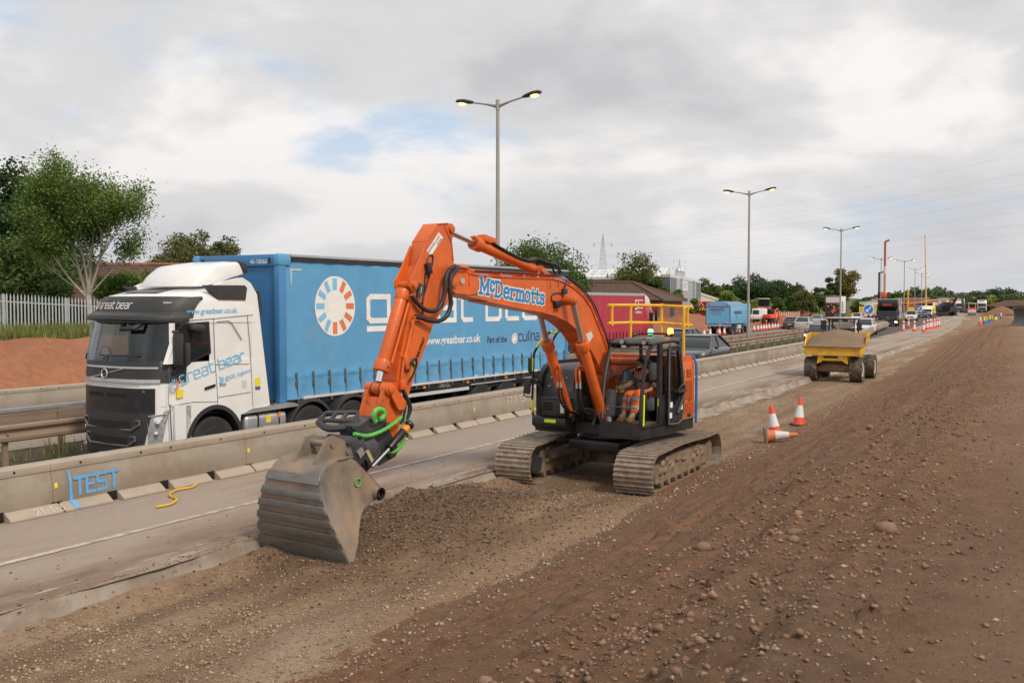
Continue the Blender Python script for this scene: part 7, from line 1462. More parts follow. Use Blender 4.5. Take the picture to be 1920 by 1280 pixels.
# small white lorries and vans further off
def van(label, px, py, z, L, W, H, rz, m='whitepl', lit=False, name='van'):
    t = thing(name, label, 'van', unz(px, py, z), rz); lorry_cab_front(t, M[m], W, .4, H*.78, 0, 1.9, screen=(H*.48, H*.72), lit=lit)
    MB().bx(-W/2, W/2, 1.9, L, .4, H).build('load_body', M[m], t, bevel=.06); axle(t, .9, W/2-.2, .36); axle(t, L-1.0, W/2-.2, .36); return t
van('white van third in the distant oncoming queue', 1738, 595, -.1, 5.2, 2.0, 2.3, R(6)); van('white van behind the queue, under the yellow crane mast', 1757, 586.5, -.1, 6.5, 2.3, 3.0, R(7), lit=False)
def far_lorry(label, px, py, z, H, m, rz, green=False):
    t = thing('lorry', label, 'lorry', unz(px, py, z), rz); lorry_cab_front(t, M[m], 2.5, .5, H-.3, 0, 2.0, screen=(1.7, 2.7), lit=False)
    if green: MB().bx(-1.1, 1.1, -.04, .0, .6, 1.5).build('front_panel', mat('dark_green', (.03, .08, .05), .5), t)
    MB().bx(-1.27, 1.27, 2.1, 10, 1.0, H).build('load_body', M[m], t, bevel=.04)
    MB().bx(-.8, .8, .3, .6, H-.3, H-.1).build('light_bar', M['amber'], t)
    for y in (1.0, 6.5, 8.0): axle(t, y)
    return t
far_lorry('distant white box lorry with a dark screen, left of the road roller', 1799, 586.5, -.1, 4.0, 'whitepl', R(5)); far_lorry('distant white and green tipper lorry beside the soil heap', 1841, 586, -.1, 3.7, 'whitepl', R(4), True)
# ---------------------------------------------------------------- plant around the works
rr = thing('road_roller', 'distant orange and white road roller on the gravel', 'road roller', unz(1822.5, 590.5, -.1), R(4))
MB().cyl((-.9, 0, .65), (.9, 0, .65), .65, n=24).build('drum', M['galv'], rr); MB().bx(-.9, .9, .3, 3.2, .8, 1.7).build('engine_cover', M['cone'], rr, bevel=.06); MB().bx(-.95, .95, -.2, .4, 1.15, 1.6).build('front_yoke', M['cone'], rr, bevel=.04); MB().cyl((-.9, 2.6, .6), (.9, 2.6, .6), .6, n=20).build('rear_drum', M['galv'], rr)
for x in (-.75, .75):
    for y in (.5, 1.8): MB().cyl((x, y, 1.6), (x, y, 2.75), .05, n=6).build('canopy_post', M['whitepl'], rr)
MB().bx(-.95, .95, .3, 2.0, 2.75, 2.9).build('canopy', M['whitepl'], rr, bevel=.05); MB().bx(-.4, .4, 1.2, 1.7, 1.6, 2.4).build('seat', M['rubber'], rr, bevel=.05)
# grab lorry with folded red crane, tail towards us
gl2 = thing('grab_lorry', 'red and black grab lorry with a folded red crane left of the blue tipper', 'lorry', unz(1306, 611, -.1), R(6))
MB().bx(-1.2, 1.2, 0, 6, 1.2, 1.35).bx(-1.25, -1.18, 0, 6, 1.3, 2.3).bx(1.18, 1.25, 0, 6, 1.3, 2.3).bx(-1.2, 1.2, 0, .08, 1.3, 2.6).build('tipper_body', paint('dark_maroon', (.10, .012, .016)), gl2, bevel=.02)
chv = MB().bx(-1.15, 1.15, -.03, 0, 2.05, 2.45).build('chevron_board', M['sticker'], gl2)
for k in range(7): MB().prism([(-1.15+k*.33, 2.05), (-1.0+k*.33, 2.05), (-1.0+k*.33+.2, 2.45), (-1.15+k*.33+.2, 2.45)], 'y', -.035, -.03).build('chevron', M['hole'], chv)
for s in (-1, 1): MB().bx(s*.8-.2, s*.8+.2, -.05, 0, .95, 1.1).build('tail_light', M['redlens'], gl2)
MB().bx(-1.1, 1.1, -.06, .1, .62, .82).bx(-.5, .5, 0, 8, .6, 1.2).build('chassis', M['black'], gl2); MB().bx(-1.0, 1.0, -.02, 0, 1.4, 1.75).build('tail_panel', paint('maroon', (.25, .02, .03)), gl2)
for y in (1, 2.3, 6.8): axle(gl2, y)
MB().tube([(-1.0, 5.5, 2.2), (-.95, 5.5, 3.5), (-.2, 5.2, 2.5)], .13, n=6).tube([(.9, 5.5, 2.6), (1.5, 5.6, 3.5), (1.1, 5.6, 2.6)], .13, n=6).box((.5, 5.5, 2.8), (.8, .5, .6)).tube([(-.95, 5.5, 3.4), (-.75, 5.4, 2.4)], .09, n=6, mi=1).build('crane_arm', [M['cone'], M['whitepl']], gl2)
MB().bx(-1.2, 1.2, 6.2, 8, .8, 3.2).build('cab', paint('maroon_cab', (.16, .015, .02)), gl2, bevel=.06)
# maroon telehandler cab/tractor, orange mini digger, white pickup, soil heap
tr_ = thing('tractor', 'maroon tractor with a glazed white-topped cab behind the orange mini digger', 'tractor', unz(1430, 603, .0), R(8))
MB().bx(-.95, .95, 0, 3.4, .9, 2.35).build('body', paint('crimson', (.36, .03, .05)), tr_, bevel=.06); MB().bx(-.75, .75, .6, 2.1, 2.35, 3.45).build('cab', M['carglass'], tr_); MB().bx(-.82, .82, .5, 2.2, 3.45, 3.6).build('cab_roof', M['offwhite'], tr_, bevel=.04)
for x in (-.75, .75):
    for y in (.6, 2.1): MB().cyl((x, y, 2.3), (x, y, 3.5), .04, n=6).build('cab_post', M['black'], tr_)
for k, w_ in enumerate((1.3, 1.1, 1.4, .9)): put_text('trailer_sign', ['MAJOR', 'ROAD', 'SWEEPER', 'HIRE'][k], .3, M['print'], tr_, (-.7, -.01, 2.0-k*.3), (1, 0, 0), bold=.004)
for y, r_ in ((.8, .55), (2.8, .8)): axle(tr_, y, 1.05, r_)
md = thing('mini_digger', 'orange mini digger beside the red soil heap', 'excavator', unz(1443, 606.5, .05), R(-20)); md.scale = (.8, .8, .8)
MB().bx(-.95, -.5, -1.1, 1.1, 0, .55).bx(.5, .95, -1.1, 1.1, 0, .55).build('track', M['rubber'], md, bevel=.15); MB().cyl((0, 0, .5), (0, 0, .7), .5).bx(-.8, .8, -.9, .9, .7, .95).build('slew_frame', M['black'], md, bevel=.03)
MB().loft([[(-.85, -.95, .9), (.85, -.95, .9), (.85, .9, .9), (-.85, .9, .9)], [(-.8, -.9, 1.6), (.8, -.9, 1.6), (.85, .3, 1.6), (-.85, .3, 1.6)]]).build('counterweight', M['cone'], md, bevel=.12)
MB().bx(-.5, .2, .0, .9, 1.5, 2.5).build('cab', M['carglass'], md, bevel=.05); MB().tube([(.55, .4, 1.0), (.6, .8, 2.3), (.7, 1.3, 2.6), (.75, 1.7, 1.2)], .13, n=6).build('boom', M['cone'], md); MB().bx(.45, .95, 1.5, 1.9, .6, 1.2).build('bucket', M['cone'], md, bevel=.05)
pk = thing('pickup_truck', 'white flatbed pickup with works gear, half behind the second lamp column', 'van', unz(1417, 607, .0), R(8))
MB().bx(-1.0, 1.0, 0, 3.0, .7, .78).bx(-1.0, -.95, 0, 3.0, .78, 1.25).bx(.95, 1.0, 0, 3.0, .78, 1.25).bx(-1, 1, -.02, .04, .78, 1.3).build('flatbed', M['whitepl'], pk, bevel=.01); MB().bx(-.95, .95, 3.1, 5.0, .5, 2.1).build('cab', M['whitepl'], pk, bevel=.1); MB().bx(-.5, .3, .5, 1.5, .8, 1.9).build('works_gear', M['black'], pk, bevel=.1)
axle(pk, .7, .85, .36); axle(pk, 4.3, .85, .36)
def heap(name, label, c, rx, ry, h, m):
    mb = MB(); n = 40; rings = []
    for k in range(15):
        f = k/14; rings.append([(c[0]+rx*f*(1+.12*math.sin(a*3+k*.1))*math.cos(a), c[1]+ry*f*(1+.12*math.cos(a*2))*math.sin(a), c[2]+h*(1-f)**.9*(1+.12*math.sin(a*4+f*5)*f)-.05) for a in np.linspace(0, 6.283, n+1)[:-1]])
    mb.loft(rings, cap=False); return tag(mb.build(name, m, ang=80), label, 'soil heap')
heap('soil_heap', 'red soil heap between the mini digger and the dark hatchback', unz(1469, 604, .05), 1.9, 2.2, 1.1, M['redsoil'])
heap('gravel_mound', 'large brown mound at the far end of the gravel, below the tiled roof', unz(1877, 590, -.1), 4.6, 5, 2.3, M['embank'])
heap('rubble_heap', 'low grey heap on the far gravel near the lane markers', unz(1790, 598, -.15), 2.6, 3, .7, M['conc'])
# dozer blade at the right edge
p = unz(1922, 612, 1.45)
dz = thing('bulldozer', 'dark bulldozer blade cut by the right edge of the picture on the bank', 'bulldozer', p, R(28))
bl = [(-.55+.0, 0), (-.35, .12), (-.18, .35), (-.12, .7), (-.18, 1.0), (-.28, 1.15), (-.22, 1.16), (-.08, 1.0), (-.02, .7), (-.08, .3), (-.25, .08), (-.45, -.02)]
MB().prism(bl, 'y', -1.2, 1.2).build('blade', M['charcoal'], dz); MB().bx(0, 2.6, -.55, .55, .5, 1.3).build('bonnet', M['black'], dz, bevel=.06); MB().bx(1.4, 2.6, -.6, .6, 1.3, 2.1).build('cab', M['carglass'], dz, bevel=.05); MB().bx(.1, 2.9, -.95, -.5, 0, .7).bx(.1, 2.9, .5, .95, 0, .7).build('track', M['charcoal'], dz, bevel=.15); MB().bx(-.3, -.1, -.5, .5, 1.15, 1.35).build('blade_guard', M['charcoal'], dz)
# piling rig
rg_ = thing('piling_rig', 'tall orange piling rig mast rising behind the black horsebox lorry', 'piling rig', unz(1661, 600, -.1), 0)
MB().bx(-1.5, 1.5, -2, 2, .1, .9).build('track', M['black'], rg_, bevel=.2); MB().bx(-1.3, 1.3, -1.5, 2.5, .9, 2.6).build('engine_house', M['black'], rg_, bevel=.1)
MB().bx(-.28, .28, -2.2, -1.7, 2.6, 3.6).build('mast_foot', M['blue'], rg_); MB().cyl((0, -1.9, 3.6), (0, -1.9, 8.0), .2, n=10).build('mast', mat('faded_orange_mast', (.55, .27, .14), .6), rg_); MB().cyl((0, -1.9, 8.0), (0, -1.9, 9.2), .2, n=10).build('mast_joint', M['offwhite'], rg_); MB().cyl((0, -1.9, 9.2), (0, -1.9, 13.4), .18, n=10).box((.3, -1.9, 13.5), (.8, .3, .3), (0, R(-25), 0)).build('mast_head', mat('rust_red', (.42, .09, .04), .6), rg_)
MB().cyl((-.9, -1.9, 3.0), (-.9, -1.9, 8.2), .16, n=8).cyl((-.9, -1.9, 8.1), (0, -1.9, 8.3), .12, n=8).box((-.6, -1.9, 4.0), (.9, .5, 1.6)).build('leader', M['black'], rg_); MB().box((0, -2.1, 4.3), (.8, .6, .8)).build('drive_head', M['cone'], rg_, bevel=.05)
# yellow crane mast
cr = thing('crane', 'tall slim yellow telescopic crane mast on the skyline', 'crane', unz(1737, 590, -.1), 0)
CRY = mat('pale_crane_yellow', (.72, .42, .14), .5); zz_ = 0.
sc9 = (CAMZ-(-.1))/(590-566)   # metres per picture pixel at this distance
for k, (z0, z1, r_) in enumerate(((1.5, 22*sc9*1.0, 1.5*sc9), (22*sc9, 52*sc9, 1.25*sc9), (52*sc9, 92*sc9, 1.05*sc9), (92*sc9, 122*sc9, .9*sc9), (122*sc9, 148*sc9, .75*sc9))):
    tl_ = -.032; MB().cyl((tl_*z0, 0, z0), (tl_*z1, 0, z1), r_, n=8).build('mast_section', CRY, cr); MB().cyl((tl_*z1, 0, z1-.12), (tl_*z1, 0, z1+.12), r_*1.25, n=8).build('mast_collar', M['pole'], cr)
MB().bx(-1.4, 1.4, -1, 6, .4, 2.2).build('carrier', M['sticker'], cr, bevel=.1)
# signs
def arrow_sign(label, px, py, pyb, dia, z=-.15):
    p = unz(px, pyb, z); mpp = (CAMZ-z)/(pyb-566.); zc2 = (pyb-py)*mpp; t = thing('arrow_sign', label, 'road sign', p, R(18)); r_ = dia*mpp/2
    MB().cyl((0, -.02, zc2), (0, .02, zc2), r_, n=36).build('sign_disc', M['mcblue'] if False else M['blue_sign'], t); MB().tube([(r_*.97*math.cos(a), -.022, zc2+r_*.97*math.sin(a)) for a in np.linspace(0, 6.283, 37)], .02, n=5, cap=False).build('sign_rim', M['print'], t)
    d_ = V((-.70, 0, -.70)); q = V((.70, 0, -.70)); c = V((0, -.03, zc2)); A = [c-d_*r_*.72+q*r_*.11, c-d_*r_*.72-q*r_*.11, c+d_*r_*.25-q*r_*.11, c+d_*r_*.25-q*r_*.40, c+d_*r_*.76, c+d_*r_*.25+q*r_*.40, c+d_*r_*.25+q*r_*.11]
    MB().add(A, [tuple(range(7))]).build('arrow', M['print'], t, fix=False)
    for s in (-1, 1): MB().cyl((s*r_*.4, .05, 0), (s*r_*.4, .05, zc2), .04, n=6).build('sign_leg', M['galv'], t)
    for k in range(5): MB().bx((-1+k*.4)*r_*1.3, (-.6+k*.4)*r_*1.3, -.04, 0, zc2-r_*1.35, zc2-r_*1.05).build('board_stripe', M['redp'] if k % 2 == 0 else M['print'], t)
M['blue_sign'] = mat('blue_sign_face', (.02, .17, .58), .4, var=.03)
arrow_sign('large blue keep-left arrow sign left of the black horsebox lorry', 1628, 580, 604, 17.5); arrow_sign('smaller blue keep-left arrow sign above the distant white car', 1723.5, 577.5, 596, 10)
def board(label, px0, px1, py0, py1, pyb, m, z=0, name='works_sign', marks='hole'):
    p = unz((px0+px1)/2, pyb, z); mpp = (CAMZ-z)/(pyb-566.); w_ = (px1-px0)*mpp/2; t = thing(name, label, 'road sign', p, R(20))
    MB().bx(-w_, w_, -.02, .02, (pyb-py1)*mpp, (pyb-py0)*mpp).build('sign_face', M[m], t)
    for k in range(3): MB().bx(-w_*.7+k*w_*.5, -w_*.45+k*w_*.5, -.03, -.02, (pyb-py1)*mpp+.12*(py1-py0)*mpp, (pyb-py0)*mpp-.12*(py1-py0)*mpp).build('sign_mark', M[marks], t)
    for s in (-1, 1): MB().cyl((s*w_*.6, .04, 0), (s*w_*.6, .04, (pyb-py0)*mpp), .04, n=6).build('sign_leg', M['galv'], t)
board('yellow works sign with red marks in front of the hedges', 1520.5, 1531.5, 575, 585, 592, 'sticker', .3, marks='redp'); board('yellow works board left of the large arrow sign', 1611, 1620, 574.5, 583, 596, 'sticker', marks='redp'); board('yellow works board right of the large arrow sign', 1640, 1649, 572, 583, 597, 'sticker', marks='redp'); board('yellow works board left of the smaller arrow sign', 1704, 1713, 576, 584, 594, 'sticker', marks='amber')
# height gauge poles and the yellow bunting line
def gauge(label, px, pyt, pyb, z, cols, r=.09):
    p = unz(px, pyb, z); mpp = (CAMZ-z)/(pyb-566.); t = thing('height_pole', label, 'pole', p, 0); H_ = (pyb-pyt)*mpp; n = len(cols)
    for k, c in enumerate(cols): MB().cyl((0, 0, H_*k/n), (0, 0, H_*(k+1)/n), r, n=8).build('pole_band', M[c], t)
    MB().lathe([(.5, 0), (.5, .25), (.1, .4)], (0, 0, 0), 'z', 12).build('foot', M['conc'], t); return V(p)+V((0, 0, H_))
g1 = gauge('red and white height pole among the hedges, left', 1500.5, 552, 590, .3, ['orangep', 'whitepl', 'whitepl', 'orangep'], .10); g2 = gauge('red and white height pole among the hedges, right', 1521.5, 542, 592, .3, ['orangep', 'whitepl', 'whitepl', 'orangep'], .10)
g3 = gauge('yellow height pole right of the black horsebox lorry', 1702, 541.5, 592, -.1, ['yellow', 'yellow', 'yellow'], .16); g4 = gauge('thin yellow height pole among the distant lorries', 1825, 556, 582, -.1, ['yellow', 'yellow'], .2)
MB().tube([g3+V((0, 0, -3.6)), g3.lerp(g4, .5)+V((0, 0, -3.3)), g4+V((0, 0, -.6))], .07, n=5)
tag(MB().tube(curve([V(unz(1640, 590, -.1))+V((0, 0, 4.2)), g3+V((0, 0, -3.2)), V(unz(1760, 588, -.1))+V((0, 0, 3.8)), g4+V((0, 0, -.5)), V(unz(1842, 582, -.1))+V((0, 0, 4.0))], 6), .09, n=5).build('bunting_line', M['yellow']), 'yellow bunting line strung between poles across the far works', 'bunting')
# small bits on the right: coloured markers at the bank foot
for k, (px, py, m1, m2, lab) in enumerate(((1838, 608, 'cone', 'conew', 'distant traffic cone left of the blue and yellow markers'), (1846, 607, 'blue', 'lime', 'first blue and yellow marker at the bank foot'), (1850, 606, 'blue', 'yellow', 'second blue and yellow marker at the bank foot'), (1856, 603.5, 'blue', 'lime', 'third blue and yellow marker at the bank foot'), (1860, 602.5, 'blue', 'yellow', 'fourth blue and yellow marker at the bank foot'), (1867, 599, 'lime', 'blue', 'yellow marker nearest the white and blue bollard'), (1877, 597, 'blue', 'conew', 'white and blue bollard furthest along the bank foot'))):
    p = unz(px, py, .0); t = thing('marker_cone', lab, 'marker', p, 0); MB().lathe([(.24, 0), (.22, .3), (.12, .45)], (0, 0, 0), 'z', 12).build('base', M[m1], t); MB().lathe([(.12, .45), (.10, .95), (.03, 1.0)], (0, 0, 0), 'z', 12).build('top', M[m2], t)

# more of the distant works traffic
M['rusty'] = mat('rust_brown_panel', (.30, .13, .08), .7, var=.2)
def cabin(label, px, py, z, w_, h_, l_, m, name='site_cabin', cat='cabin', rz=R(8)):
    t = thing(name, label, cat, unz(px, py, z), rz); MB().bx(-w_/2, w_/2, 0, l_, .3, h_).build('cabin_body', M[m], t, bevel=.05); MB().bx(-w_/2-.05, w_/2+.05, -.05, l_+.05, h_, h_+.12).build('cabin_roof', M['offwhite'], t)
    for s in (-1, 1): MB().bx(s*w_*.25-.35, s*w_*.25+.35, -.03, 0, h_*.5, h_*.8).build('window', M['carglass'], t); MB().bx(s*w_*.4-.15, s*w_*.4+.15, 0, l_, 0, .3).build('skid', M['black'], t)
cabin('pale grey site cabin behind the left yellow works board', 1623, 594, -.1, 2.6, 3.1, 6, 'offwhite'); cabin('white site cabin behind the large arrow sign', 1637, 594, -.1, 2.4, 3.2, 6, 'offwhite'); cabin('orange welfare cabin behind the right yellow works board', 1648, 594, -.1, 3.0, 3.6, 6, 'orangep'); cabin('blue site cabin left of the distant white box lorry', 1766, 583, -.1, 5.0, 4.6, 8, 'mcblue'); cabin('long rust-coloured cabin below the tall lamp columns', 1712, 586, -.1, 9, 4.2, 6, 'rusty'); cabin('green tarpaulin stack behind the smaller arrow sign', 1737, 586, -.1, 5, 3.6, 5, 'green', 'tarpaulin_stack', 'stack')
taper_k = 0
for px, x0, lab, pc, kw in ((1576, -26.5, 'dark car heading away just right of the white box lorry', 'black', {}), (1607, -24.0, 'white car heading away left of the large arrow sign', 'white', {}), (1640, -26.0, 'black car heading away under the large arrow sign', 'black', dict(kind='suv', H=1.7))):
    p, a = lane(px, x0); car(lab, (p[0], p[1], p[2]-.05), a, P_[pc], face=1, **kw)
far_lorry('distant white lorry behind the piling rig', 1680, 590, -.1, 3.8, 'whitepl', R(185)); far_lorry('distant pale lorry between the two queue vans', 1769, 587, -.1, 3.6, 'offwhite', R(6))
dig = thing('excavator', 'dark excavator with a raised arm behind the lane markers', 'excavator', unz(1775, 593, -.1), R(40)); MB().bx(-1.4, -.8, -1.8, 1.8, 0, .9).bx(.8, 1.4, -1.8, 1.8, 0, .9).build('track', M['charcoal'], dig, bevel=.2); MB().bx(-1.3, 1.3, -1.6, 2.2, 1.0, 2.4).build('engine_house', M['charcoal'], dig, bevel=.1); MB().bx(-1.3, -.3, -1.6, 0, 1.1, 3.1).build('cab', M['carglass'], dig, bevel=.06); MB().tube([(.2, -1.2, 1.8), (.2, -3.2, 4.2), (.2, -5.0, 4.0), (.2, -5.4, 1.6)], .28, n=6).build('boom', M['charcoal'], dig); MB().bx(-.5, .9, -6.0, -5.0, .8, 1.7).build('bucket', M['charcoal'], dig, bevel=.1)
wk = thing('person', 'road worker in orange hi-vis standing among the distant plant', 'person', unz(1781, 592, -.1)); 
for s in (-1, 1): MB().tube([(s*.1, 0, 0), (s*.1, 0, .45), (s*.09, 0, .9)], [.07, .075, .1], n=8).build('trouser_leg', M['hivis'], wk)
MB().loft([[(a*.19, b*.11, .85) for a, b in ((-1, -1), (1, -1), (1, 1), (-1, 1))], [(a*.23, b*.13, 1.42) for a, b in ((-1, -1), (1, -1), (1, 1), (-1, 1))], [(a*.08, b*.07, 1.52) for a, b in ((-1, -1), (1, -1), (1, 1), (-1, 1))]]).tube([(-.22, 0, 1.4), (-.3, -.02, 1.12), (-.27, -.12, .88)], .05, n=6).tube([(.22, 0, 1.4), (.3, -.02, 1.12), (.27, -.12, .88)], .05, n=6).build('jacket', M['hivis'], wk); MB().sph((0, 0, 1.65), (.09, .1, .12), 10, 8).build('head', M['skin'], wk); MB().sph((0, 0, 1.72), (.13, .14, .08), 10, 6).build('helmet', M['whitepl'], wk)
# ---------------------------------------------------------------- trees and plants
def leaf_mat():
    m = bpy.data.materials.new('leaves'); m.use_nodes = True; n, l = m.node_tree.nodes, m.node_tree.links; p = n['Principled BSDF']; o = n['Material Output']
    a = n.new('ShaderNodeAttribute'); a.attribute_name = 'tone'; l.new(a.outputs['Color'], p.inputs['Base Color']); p.inputs['Roughness'].default_value = .6; p.inputs['Specular IOR Level'].default_value = .3
    t = n.new('ShaderNodeBsdfTranslucent'); l.new(a.outputs['Color'], t.inputs[0]); ms = n.new('ShaderNodeMixShader'); ms.inputs[0].default_value = .4
    l.new(p.outputs[0], ms.inputs[1]); l.new(t.outputs[0], ms.inputs[2]); l.new(ms.outputs[0], o.inputs[0]); return m
M['leaf'] = leaf_mat()
M['bark'] = mat('brown_bark', (.10, .08, .06), .9, var=.3, bump=.5, bsc=20); M['palebark'] = mat('pale_bark', (.42, .38, .32), .85, var=.25, scale=6, bump=.3, bsc=25)
def leaves(name, pts, size, pal, parent=None, up=.3):
    """one small bent leaf face per point"""
    N = len(pts); nrm = rng.normal(size=(N, 3)); nrm[:, 2] = np.abs(nrm[:, 2])+up; nrm /= np.linalg.norm(nrm, axis=1)[:, None]
    t = np.cross(nrm, rng.normal(size=(N, 3))); t /= np.linalg.norm(t, axis=1)[:, None]+1e-9; b = np.cross(nrm, t)
    s = size*(.6+.8*rng.random((N, 1))); w = s*.55
    co = np.stack([pts-t*s, pts-b*w+nrm*s*.15, pts+t*s, pts+b*w+nrm*s*.15], 1).reshape(-1, 3); f = np.arange(N*4).reshape(N, 4)
    pal = np.array(pal); c = pal[rng.integers(0, len(pal), N)]*(.65+.7*rng.random((N, 1)))
    return link(name, np_mesh(name, co, f, M['leaf'], np.repeat(c, 4, 0)), parent)
GREENS = dict(ash=[(.085, .135, .028), (.11, .165, .035), (.065, .11, .022), (.14, .185, .05)], dark=[(.035, .065, .022), (.05, .085, .028), (.028, .05, .018)], mid=[(.07, .11, .03), (.09, .13, .038), (.055, .085, .024)],
              olive=[(.115, .125, .04), (.09, .10, .034), (.14, .14, .055), (.07, .08, .028)], light=[(.16, .20, .045), (.12, .165, .04), (.20, .22, .06)], far=[(.06, .085, .045), (.075, .10, .05), (.05, .07, .04)], autumn=[(.16, .13, .04), (.12, .12, .04), (.10, .115, .035), (.19, .12, .04)])
GREENS = {k: [tuple(q*1.55 for q in c) for c in v] for k, v in GREENS.items()}
def branch(mb, p0, d, L, r, depth, tips, spread=.5, rise=.15):
    pts = [V(p0)]; dd = V(d).normalized()
    for k in range(4): dd = (dd+V((random.uniform(-1, 1), random.uniform(-1, 1), random.uniform(-.3, .6)))*.10+V((0, 0, rise*.15))).normalized(); pts.append(pts[-1]+dd*L/4)
    mb.tube(pts, [r*(1-.13*k) for k in range(5)], n=6 if depth > 1 else 4)
    if depth == 1: tips += pts[3:]
    if depth == 0: tips += pts[2:]; return
    for k in range(random.choice((3, 4)) if depth > 1 else 3):
        q = pts[random.choice((2, 3, 4, 4))]; nd = (dd+V((random.uniform(-1, 1), random.uniform(-1, 1), random.uniform(-.25, .7)))*spread).normalized()
        branch(mb, q, nd, L*random.uniform(.55, .8), r*.55, depth-1, tips, spread, rise)
def tree(label, px, ytop, d, wpx, pal, zb=0., n=6000, leaf=.16, low=.18, group=None, bark='bark', clumps=26, name='tree', flat=1.0, skew=0., dens=1.0, rng_y=1.0):
    """crown of leaf clumps on a forked trunk; placed by image column, crown top row and distance"""
    x, y, _ = und3(px, d); H = CAMZ+(566-ytop)/1866.7*d; cw = wpx/1866.7*d/2*1.02; z0 = float(zb); h = H-z0
    t = thing(name, label, 'tree', (x, y, z0), 0, group); tr = MB(); r0 = max(.06, h*.018)
    tr.tube([(0, 0, -.3), (.02*h, 0, h*.25), (.01*h, .02*h, h*.5), (0, 0, h*.8)], [r0*1.2, r0, r0*.7, r0*.25], n=8)
    cz = h*(low+(1-low)*.5); rz = h*(1-low)/2; C_ = []; 
    for k in range(clumps):
        v = rng.normal(size=3); v /= np.linalg.norm(v); rad = rng.random()**.45*.86
        c = np.array([v[0]*cw*rad+skew*cw*v[2], v[1]*cw*rad, cz+v[2]*rz*rad*flat]); C_.append((c, (.22+.2*rng.random())*min(cw, rz)*1.15))
        if k < 12: tr.tube([(0, 0, max(h*.2, c[2]*.45)), tuple(np.array([c[0]*.5, c[1]*.5, c[2]*.78])), tuple(c)], [r0*.45, r0*.28, r0*.1], n=5)
    tr.build('trunk', M[bark], t, fix=False); per = max(int(n*dens/clumps), 20); P3 = []
    for c, r in C_:
        v = rng.normal(size=(per, 3)); v /= np.linalg.norm(v, axis=1)[:, None]; q = (.35+.65*rng.random((per, 1))**.5)*r*(1+.35*rng.normal(size=(per, 1))*.5); P3.append(c+v*q*np.array([1, 1, .75]))
    P3 = np.concatenate(P3); P3 = P3[P3[:, 2] > h*low*.6]
    leaves('crown', P3, leaf, GREENS[pal], t); return t
def und3(px, d):
    q = cam.rotation_euler.to_matrix() @ V(((px-960)/1866.7, (640-566)/1866.7, -1)); return (q.x*d, q.y*d, CAMZ)
# the open-crowned ash by the palisade, built branch by branch
x, y, _ = und3(168, 44); zb_ = 1.6
ash = thing('tree', 'open-crowned tree with pale forked trunk behind the palisade fence', 'tree', (x, y, zb_)); tips = []; tb_ = MB()
rtv = V((math.cos(R(29.1)), math.sin(R(29.1)), 0)); fwv = V((-math.sin(R(29.1)), math.cos(R(29.1)), 0))
tb_.tube([(0, 0, -.4), (.02, 0, .9), tuple(-rtv*.06+V((0, 0, 1.7)))], [.16, .125, .115], n=9); random.seed(21)
base_ = -rtv*.06+V((0, 0, 1.6))
for side_, up, L_, r_, dp in ((-.02, 1, 2.6, .10, 3), (.42, .9, 2.5, .085, 3), (-.75, .62, 2.9, .07, 3), (.16, 1, 3.0, .075, 3), (-.34, 1, 2.8, .075, 3), (.85, .72, 2.1, .05, 2), (-1.2, .45, 2.2, .045, 2), (.25, .8, 2.5, .06, 3), (-.5, .75, 2.6, .06, 3)):
    branch(tb_, base_+V((0, 0, random.uniform(-.1, .2))), rtv*side_+fwv*random.uniform(-.4, .4)+V((0, 0, up)), L_*.84, r_*.72, dp, tips, .66, .38)
tb_.build('trunk', M['palebark'], ash, fix=False)
tp = np.array([tuple(q) for q in tips]); tp = tp[tp[:, 2] > 2.6]; ac = tp.mean(0)
P3 = (tp[rng.integers(0, len(tp), 52000)]+rng.normal(0, .30, (52000, 3))*np.array([1, 1, .75])); P3 = P3[(P3[:, 2] > 2.3)]
leaves('crown', P3, .06, GREENS['ash'], ash); random.seed(99)
T = tree
T('dark dense tree at the left edge of the picture', 22, 280, 54, 190, 'dark', 1.6, 15000, .12, .05, clumps=56, name='tree'); T('dark tree filling the gap left of the open-crowned tree', 80, 312, 58, 190, 'dark', 1.6, 12000, .12, .05, clumps=44); T('dark undergrowth tree behind the palisade fence', 60, 430, 50, 180, 'mid', 1.6, 8000, .11, 0, clumps=34)
T('bushy green shrub just right of the pale forked trunk', 225, 500, 47, 120, 'ash', 1.5, 9000, .09, 0, clumps=26, name='shrub'); T('low green shrub behind the roof of the white lorry', 285, 503, 50, 80, 'ash', 1.5, 6000, .08, 0, clumps=26, name='shrub'); T('leaning green shrub at the foot of the pale forked trunk', 120, 520, 47, 90, 'mid', 1.5, 3500, .09, 0, clumps=16, name='shrub')
T('olive birch tree left of the trailer top', 330, 445, 78, 96, 'olive', 1.2, 9000, .12, .05, clumps=60); T('tallest olive birch tree behind the trailer front', 366, 412, 80, 100, 'olive', 1.2, 12000, .11, .05, clumps=70); T('drooping olive birch tree touching the trailer header', 418, 428, 84, 78, 'olive', 1.2, 8000, .12, .05, clumps=50); T('small dark tree behind the tiled roof ridge', 285, 480, 84, 60, 'mid', 1.2, 2500, .13, 0, clumps=14)
T('tree top just showing above the trailer roof', 690, 468, 92, 46, 'olive', 1, 1800, .14, .3, clumps=12); T('big green tree behind the excavator arm cylinder', 1008, 442, 96, 165, 'mid', 1, 18000, .14, .05, clumps=80); T('small tree left of the lamp column base', 925, 484, 100, 60, 'mid', 1, 2500, .15, .3, clumps=14); T('lower tree right of the big tree behind the boom', 1068, 488, 100, 78, 'mid', 1, 7000, .14, .05, clumps=40)
